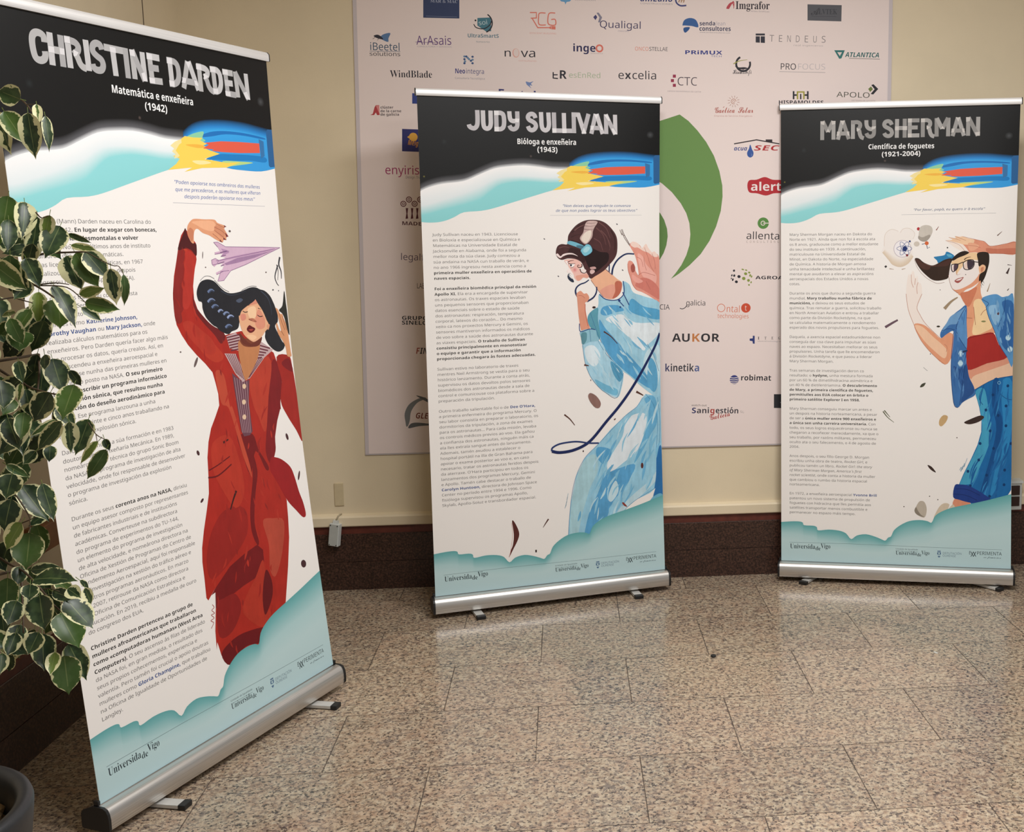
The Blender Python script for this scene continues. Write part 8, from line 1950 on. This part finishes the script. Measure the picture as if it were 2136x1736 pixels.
# ------------------------------------------------------------------ potted ficus
def mat_leaf():
    m = NT('variegated_leaf'); a = m.n('ShaderNodeAttribute', attribute_name='leaf')
    sp = m.n('ShaderNodeSeparateColor'); m.l(a.outputs['Color'], sp.inputs[0]); e, hue, cream = sp.outputs[0], sp.outputs[1], sp.outputs[2]
    n = m.noise(95, 3, 0.6); n2 = m.noise(38, 2, 0.5)
    k = m.math('ADD', e, m.math('MULTIPLY', m.math('SUBTRACT', n, 0.5), 0.9)); k = m.math('ADD', k, m.math('MULTIPLY', m.math('SUBTRACT', n2, 0.5), m.math('MULTIPLY', cream, 2.2)))
    thr = m.math('SUBTRACT', 0.98, m.math('MULTIPLY', cream, 0.95))
    mask = m.math('MULTIPLY', m.math('SUBTRACT', k, thr), 20.0, None, True)
    green = m.ramp(hue, [(0.0, rgb(28, 44, 30)), (0.35, rgb(46, 70, 38)), (0.65, rgb(72, 100, 38)), (1.0, rgb(122, 138, 58))])
    patch = m.ramp(m.noise(55, 2, 0.5), [(0.45, (0, 0, 0, 1)), (0.62, (1, 1, 1, 1))])
    green = m.mix(m.math('MULTIPLY', patch, 0.35), green, rgb(82, 104, 62))
    vein = m.math('LESS_THAN', e, 0.035); green = m.mix(m.math('MULTIPLY', vein, 0.4), green, rgb(140, 150, 96))
    cr = m.mix(n2, rgb(190, 192, 138), rgb(222, 216, 176))
    m.l(m.mix(mask, green, cr), m.b.inputs['Base Color']); m.set(Roughness=0.38); m.b.inputs['Specular IOR Level'].default_value = 0.4
    return m.m
M_leaf = mat_leaf(); M_bark = plain('ficus_bark', rgb(92, 76, 60), 0.8, var=0.3, scale=60, bump=0.4); M_twig = plain('twig', rgb(74, 58, 40), 0.7, var=0.25, scale=90)
M_pot = plain('dark_grey_pot', rgb(38, 40, 44), 0.45, var=0.12, scale=25, bump=0.1); M_soil = plain('bark_mulch', rgb(120, 96, 62), 0.9, var=0.5, scale=70, bump=0.5)
PX, PY = -1.373, 2.239
fic = empty('potted_ficus', (PX, PY, 0))
tag(fic, 'tall variegated ficus with cream-edged green leaves in round dark grey pot, beside left banner', 'plant')
def lathe(name, prof, mat, parent, seg=64):
    vs = []; fs = []; n = len(prof)
    for i in range(seg):
        a = 2 * math.pi * i / seg
        for r, z in prof: vs.append((r * math.cos(a), r * math.sin(a), z))
    for i in range(seg):
        j = (i + 1) % seg
        for k in range(n - 1): fs.append((i * n + k, j * n + k, j * n + k + 1, i * n + k + 1))
    o = mesh_obj(name, vs, fs, mat, parent, True); o.data.set_sharp_from_angle(angle=1.0); return o
lathe('pot', [(0.0, 0.0), (0.165, 0.0), (0.178, 0.008), (0.215, 0.16), (0.240, 0.31), (0.247, 0.365), (0.249, 0.385), (0.245, 0.397), (0.235, 0.401), (0.222, 0.398), (0.214, 0.388), (0.210, 0.36), (0.205, 0.26), (0.0, 0.26)], M_pot, fic)
bm = bmesh.new()
bmesh.ops.create_circle(bm, cap_ends=True, radius=0.204, segments=40, matrix=Matrix.Translation((0, 0, 0.318)))
for i in range(150):
    r = 0.19 * math.sqrt(R.random()); a = R.uniform(0, 6.283); s = R.uniform(0.010, 0.024)
    Mx = Matrix.Translation((r * math.cos(a), r * math.sin(a), 0.320 + R.uniform(0, 0.014))) @ Matrix.Rotation(R.uniform(0, 6.28), 4, 'Z') @ Matrix.Rotation(R.uniform(-0.6, 0.6), 4, 'X') @ Matrix.Diagonal((s * 1.5, s, s * 0.5, 1))
    bmesh.ops.create_icosphere(bm, subdivisions=1, radius=1, matrix=Mx)
bm_obj('bark_mulch', bm, M_soil, fic)
bm = bmesh.new()
for k, (dx, dy, tz, lx, ly) in enumerate(((0.0, 0.0, 1.50, -0.10, 0.05), (0.035, 0.01, 1.15, 0.02, 0.02), (-0.03, 0.025, 1.75, -0.16, 0.10))):
    pts = [(dx + lx * (t ** 1.6) + 0.012 * math.sin(5 * t + k), dy + ly * t + 0.012 * math.cos(4 * t + k), 0.31 + (tz - 0.31) * t) for t in [i / 10 for i in range(11)]]
    tube(bm, pts, 0.017 - 0.002 * k, 10, 0.006)
bm_obj('trunk', bm, M_bark, fic, True)
bm = bmesh.new(); rel = Vector((PX, PY, 0))
for r, P in TWIGS:
    q = [Vector(p) - rel for p in P]; st = []
    for i in range(len(q) - 1):
        a, b, c, d = q[max(i - 1, 0)], q[i], q[i + 1], q[min(i + 2, len(q) - 1)]
        for t in (0, 0.33, 0.67): st.append(0.5 * (2 * b + (c - a) * t + (2 * a - 5 * b + 4 * c - d) * t * t + (3 * b - a - 3 * c + d) * t ** 3))
    st.append(q[-1]); tube(bm, st, r, 6, r * 0.6)
    # carry the thicker twigs back to the trunk
    if r > 0.0016:
        e = q[0]; tz = max(0.5, min(1.4, e.z - 0.25)); s = Vector((-0.06, 0.04, tz)); md = (s + e) / 2 + Vector((0, 0, 0.06)); tube(bm, [s, (s + md) / 2 + Vector((0, 0, 0.02)), md, (md + e) / 2 + Vector((0, 0, 0.02)), e], r * 1.5, 6, r)
bm_obj('branches', bm, M_twig, fic, True)
PROF = [(0.0, 0.0), (0.035, 0.34), (0.11, 0.72), (0.23, 0.96), (0.37, 1.0), (0.52, 0.97), (0.65, 0.83), (0.77, 0.58), (0.86, 0.29), (0.92, 0.11), (1.0, 0.0)]
lv = []; lf = []; lc = []
# the hand-placed outer leaves are joined by the dense inside of the crown
RX = Vector((_r.x, _r.y, 0)).normalized(); RY = Vector((-RX.y, RX.x, 0))
def in_poly(p, q):
    c = False; j = len(q) - 1
    for i in range(len(q)):
        if (q[i][1] > p[1]) != (q[j][1] > p[1]) and p[0] < (q[j][0] - q[i][0]) * (p[1] - q[i][1]) / (q[j][1] - q[i][1]) + q[i][0]: c = not c
        j = i
    return c
ALL = list(LEAVES); tries = 0
hs = [p[0] for p in CROWN]; zs = [p[1] for p in CROWN]
while len(ALL) < len(LEAVES) + 640 and tries < 20000:
    tries += 1
    h, z = R.uniform(min(hs), max(hs)), R.uniform(min(zs), max(zs)); a = R.uniform(-1.0, 1.0); L = R.uniform(0.052, 0.082)
    q = (h + math.sin(a) * L, z - math.cos(a) * L)
    if not in_poly((h, z), CROWN) or not in_poly(q, CROWN): continue
    if any(min(g[0], g[2]) < x < max(g[0], g[2]) and min(g[1], g[3]) < y < max(g[1], g[3]) for g in GAPS for x, y in ((h, z), q, ((h + q[0]) / 2, (z + q[1]) / 2))): continue
    d0 = R.uniform(-0.02, 0.27); d1 = d0 + R.uniform(-0.035, 0.035)
    b = Vector((PX, PY, 0)) + RX * h + RY * d0 + Vector((0, 0, z)); e = Vector((PX, PY, 0)) + RX * q[0] + RY * d1 + Vector((0, 0, q[1]))
    if min(b.x - xl(b.y), e.x - xl(e.y)) < 0.06: continue
    ALL.append((*b, *e, L * R.uniform(0.50, 0.66), R.choice((0.0, 0.05, 0.1, 0.15, 0.4, 0.55)), R.choice((0.1, 0.18, 0.24, 0.32))))
camp = Vector((0, 0, 1.557))
for bx, by, bz, tx, ty, tz, w, hue, cream in ALL:
    B = Vector((bx, by, bz)); T = Vector((tx, ty, tz)); ax = T - B; L = ax.length; ax.normalize()
    nrm = (camp - B).normalized(); nrm = (nrm + Vector((R.uniform(-0.35, 0.35), R.uniform(-0.35, 0.35), R.uniform(-0.1, 0.55)))).normalized()
    nrm = (nrm - ax * nrm.dot(ax)).normalized(); sd = ax.cross(nrm).normalized()
    fold = R.uniform(0.10, 0.40); curl = R.uniform(-0.02, 0.16); wave = R.uniform(0.01, 0.04); ph = R.uniform(0, 6)
    n0 = len(lv); cols = (-1.0, -0.55, 0.0, 0.55, 1.0)
    for t, pw in PROF:
        for v in cols:
            hw = w / 2 * pw
            p = B + ax * (t * L) + sd * (v * hw) + nrm * (fold * abs(v) * hw - fold * hw * 0.5 + curl * L * 4 * t * (1 - t) * 0.5 - curl * L * t * t * 0.5 + wave * w * math.sin(ph + t * 9) * abs(v))
            lv.append(p - rel); ee = max(abs(v), (t - 0.80) * 3.0 if t > 0.8 else 0); lc.append((min(1, ee), hue, cream, 1))
    m = len(cols)
    for i in range(len(PROF) - 1):
        for j in range(m - 1):
            a = n0 + i * m + j; lf.append((a, a + 1, a + m + 1, a + m))
    # leaf stalk
    n0 = len(lv); s = B - ax * 0.009 + Vector((0, 0, 0.002)) - nrm * 0.004
    for c, r in ((s, 0.0008), (B + ax * 0.004, 0.0006)):
        for q in range(3):
            an = 2.094 * q; lv.append(c + (sd * math.cos(an) + nrm * math.sin(an)) * r - rel); lc.append((0.2, 0.9, 0.3, 1))
    for q in range(3): lf.append((n0 + q, n0 + (q + 1) % 3, n0 + 3 + (q + 1) % 3, n0 + 3 + q))
fo = mesh_obj('foliage', lv, lf, M_leaf, fic, True)
at = fo.data.color_attributes.new('leaf', 'FLOAT_COLOR', 'POINT'); at.data.foreach_set('color', [x for c in lc for x in c])

# ------------------------------------------------------------------ small fittings
# junction box dangling in front of the stone skirting
jb = empty('junction_box', (-1.024, YW - 0.020, 0.208)); tag(jb, 'small light grey cable junction box hanging crooked in front of dark stone skirting', 'junction box')
Mj = Matrix.Translation((0, -0.016, 0.052)) @ Matrix.Rotation(0.115, 4, 'Y') @ Matrix.Rotation(-0.28, 4, 'Z')
bm = bmesh.new(); box(bm, (-0.0225, -0.014, -0.050), (0.0225, 0.014, 0.050), 0.002, 2, Mj); bm_obj('housing', bm, M_white, jb)
bm = bmesh.new(); box(bm, (-0.021, -0.0165, -0.0485), (0.021, -0.0138, 0.0485), 0.001, 1, Mj); bm_obj('cover', bm, plain('grey_cover', rgb(186, 190, 186), 0.4, var=0.03), jb)
for sx in (-0.016, 0.016):
    for sz in (-0.043, 0.043):
        bm = bmesh.new(); bmesh.ops.create_cone(bm, cap_ends=True, segments=12, radius1=0.0022, radius2=0.0022, depth=0.002, matrix=Mj @ Matrix.Translation((sx, -0.0170, sz)) @ Matrix.Rotation(math.pi / 2, 4, 'X')); s = bm_obj('screw', bm, M_black, jb)
bm = bmesh.new(); prism(bm, [(-0.010, 0.050), (0.010, 0.050), (0.006, 0.064), (-0.006, 0.064)], -0.011, 0.011, Mj); bm_obj('cable_gland', bm, M_white, jb)
bm = bmesh.new(); tube(bm, [Mj @ Vector((0, 0, 0.062)), Mj @ Vector((0.004, 0.004, 0.075)), Vector((0.016, -0.012, 0.132)), Vector((0.022, -0.004, 0.138)), Vector((0.026, 0.0125, 0.136))], 0.0032, 8); bm_obj('cable', bm, plain('cream_cable', rgb(176, 164, 138), 0.5), jb, True)
# painted-over blanking plate
bm = bmesh.new(); box(bm, (-1.024, YW - 0.005, 0.380), (-0.985, YW, 0.482), 0.0015)
tag(bm_obj('blanking_plate', bm, plain('painted_plate', rgb(206, 190, 155), 0.5, var=0.05)), 'painted-over rectangular blanking plate on cream wall above junction box', 'wall plate')
# double socket on the right
so = empty('wall_socket', (2.045, YW, 0.270)); tag(so, 'white surface-mounted double socket with dark brown inserts on wall behind right banner', 'socket')
bm = bmesh.new(); box(bm, (-0.040, -0.045, 0.0), (0.040, 0, 0.135), 0.004); bm_obj('back_box', bm, M_white, so)
bm = bmesh.new(); prism(bm, [(-0.050, 0.127), (0, 0.131), (0, 0.141), (-0.046, 0.137)], -0.043, 0.043); bm_obj('lid', bm, M_white, so)
for z in (0.020, 0.072):
    bm = bmesh.new(); box(bm, (-0.030, -0.049, z), (0.027, -0.0445, z + 0.044), 0.001); bm_obj('socket_insert', bm, plain('dark_brown_insert', rgb(52, 30, 26), 0.35), so)
# orange-brown block on the left wall
bm = bmesh.new(); box(bm, (xl(3.42), 3.42, 0.605), (xl(3.42) + 0.045, 3.552, 0.688), 0.004)
tag(bm_obj('wooden_block', bm, plain('orange_wood', rgb(142, 92, 48), 0.5, var=0.25, scale=18)), 'small orange-brown wooden block fixed on left wall behind ficus leaves', 'block')
# bits on the floor
bm = bmesh.new(); bmesh.ops.create_icosphere(bm, subdivisions=2, radius=1, matrix=Matrix.Translation((0.518, 3.902, 0.004)) @ Matrix.Diagonal((0.010, 0.013, 0.004, 1)))
for v in bm.verts: v.co += Vector((R.uniform(-1, 1), R.uniform(-1, 1), 0)) * 0.0018
tag(bm_obj('crumb', bm, M_black), 'small dark crumb lying on granite floor between middle and right banners', 'crumb')
bm = bmesh.new(); box(bm, (-0.004, -0.009, 0), (0.004, 0.009, 0.0015), 0.0004, 1, Matrix.Translation((1.344, 3.841, 0)) @ Matrix.Rotation(0.5, 4, 'Z'))
tag(bm_obj('paper_scrap', bm, M_white), 'tiny white paper scrap on granite floor in front of right banner', 'scrap')
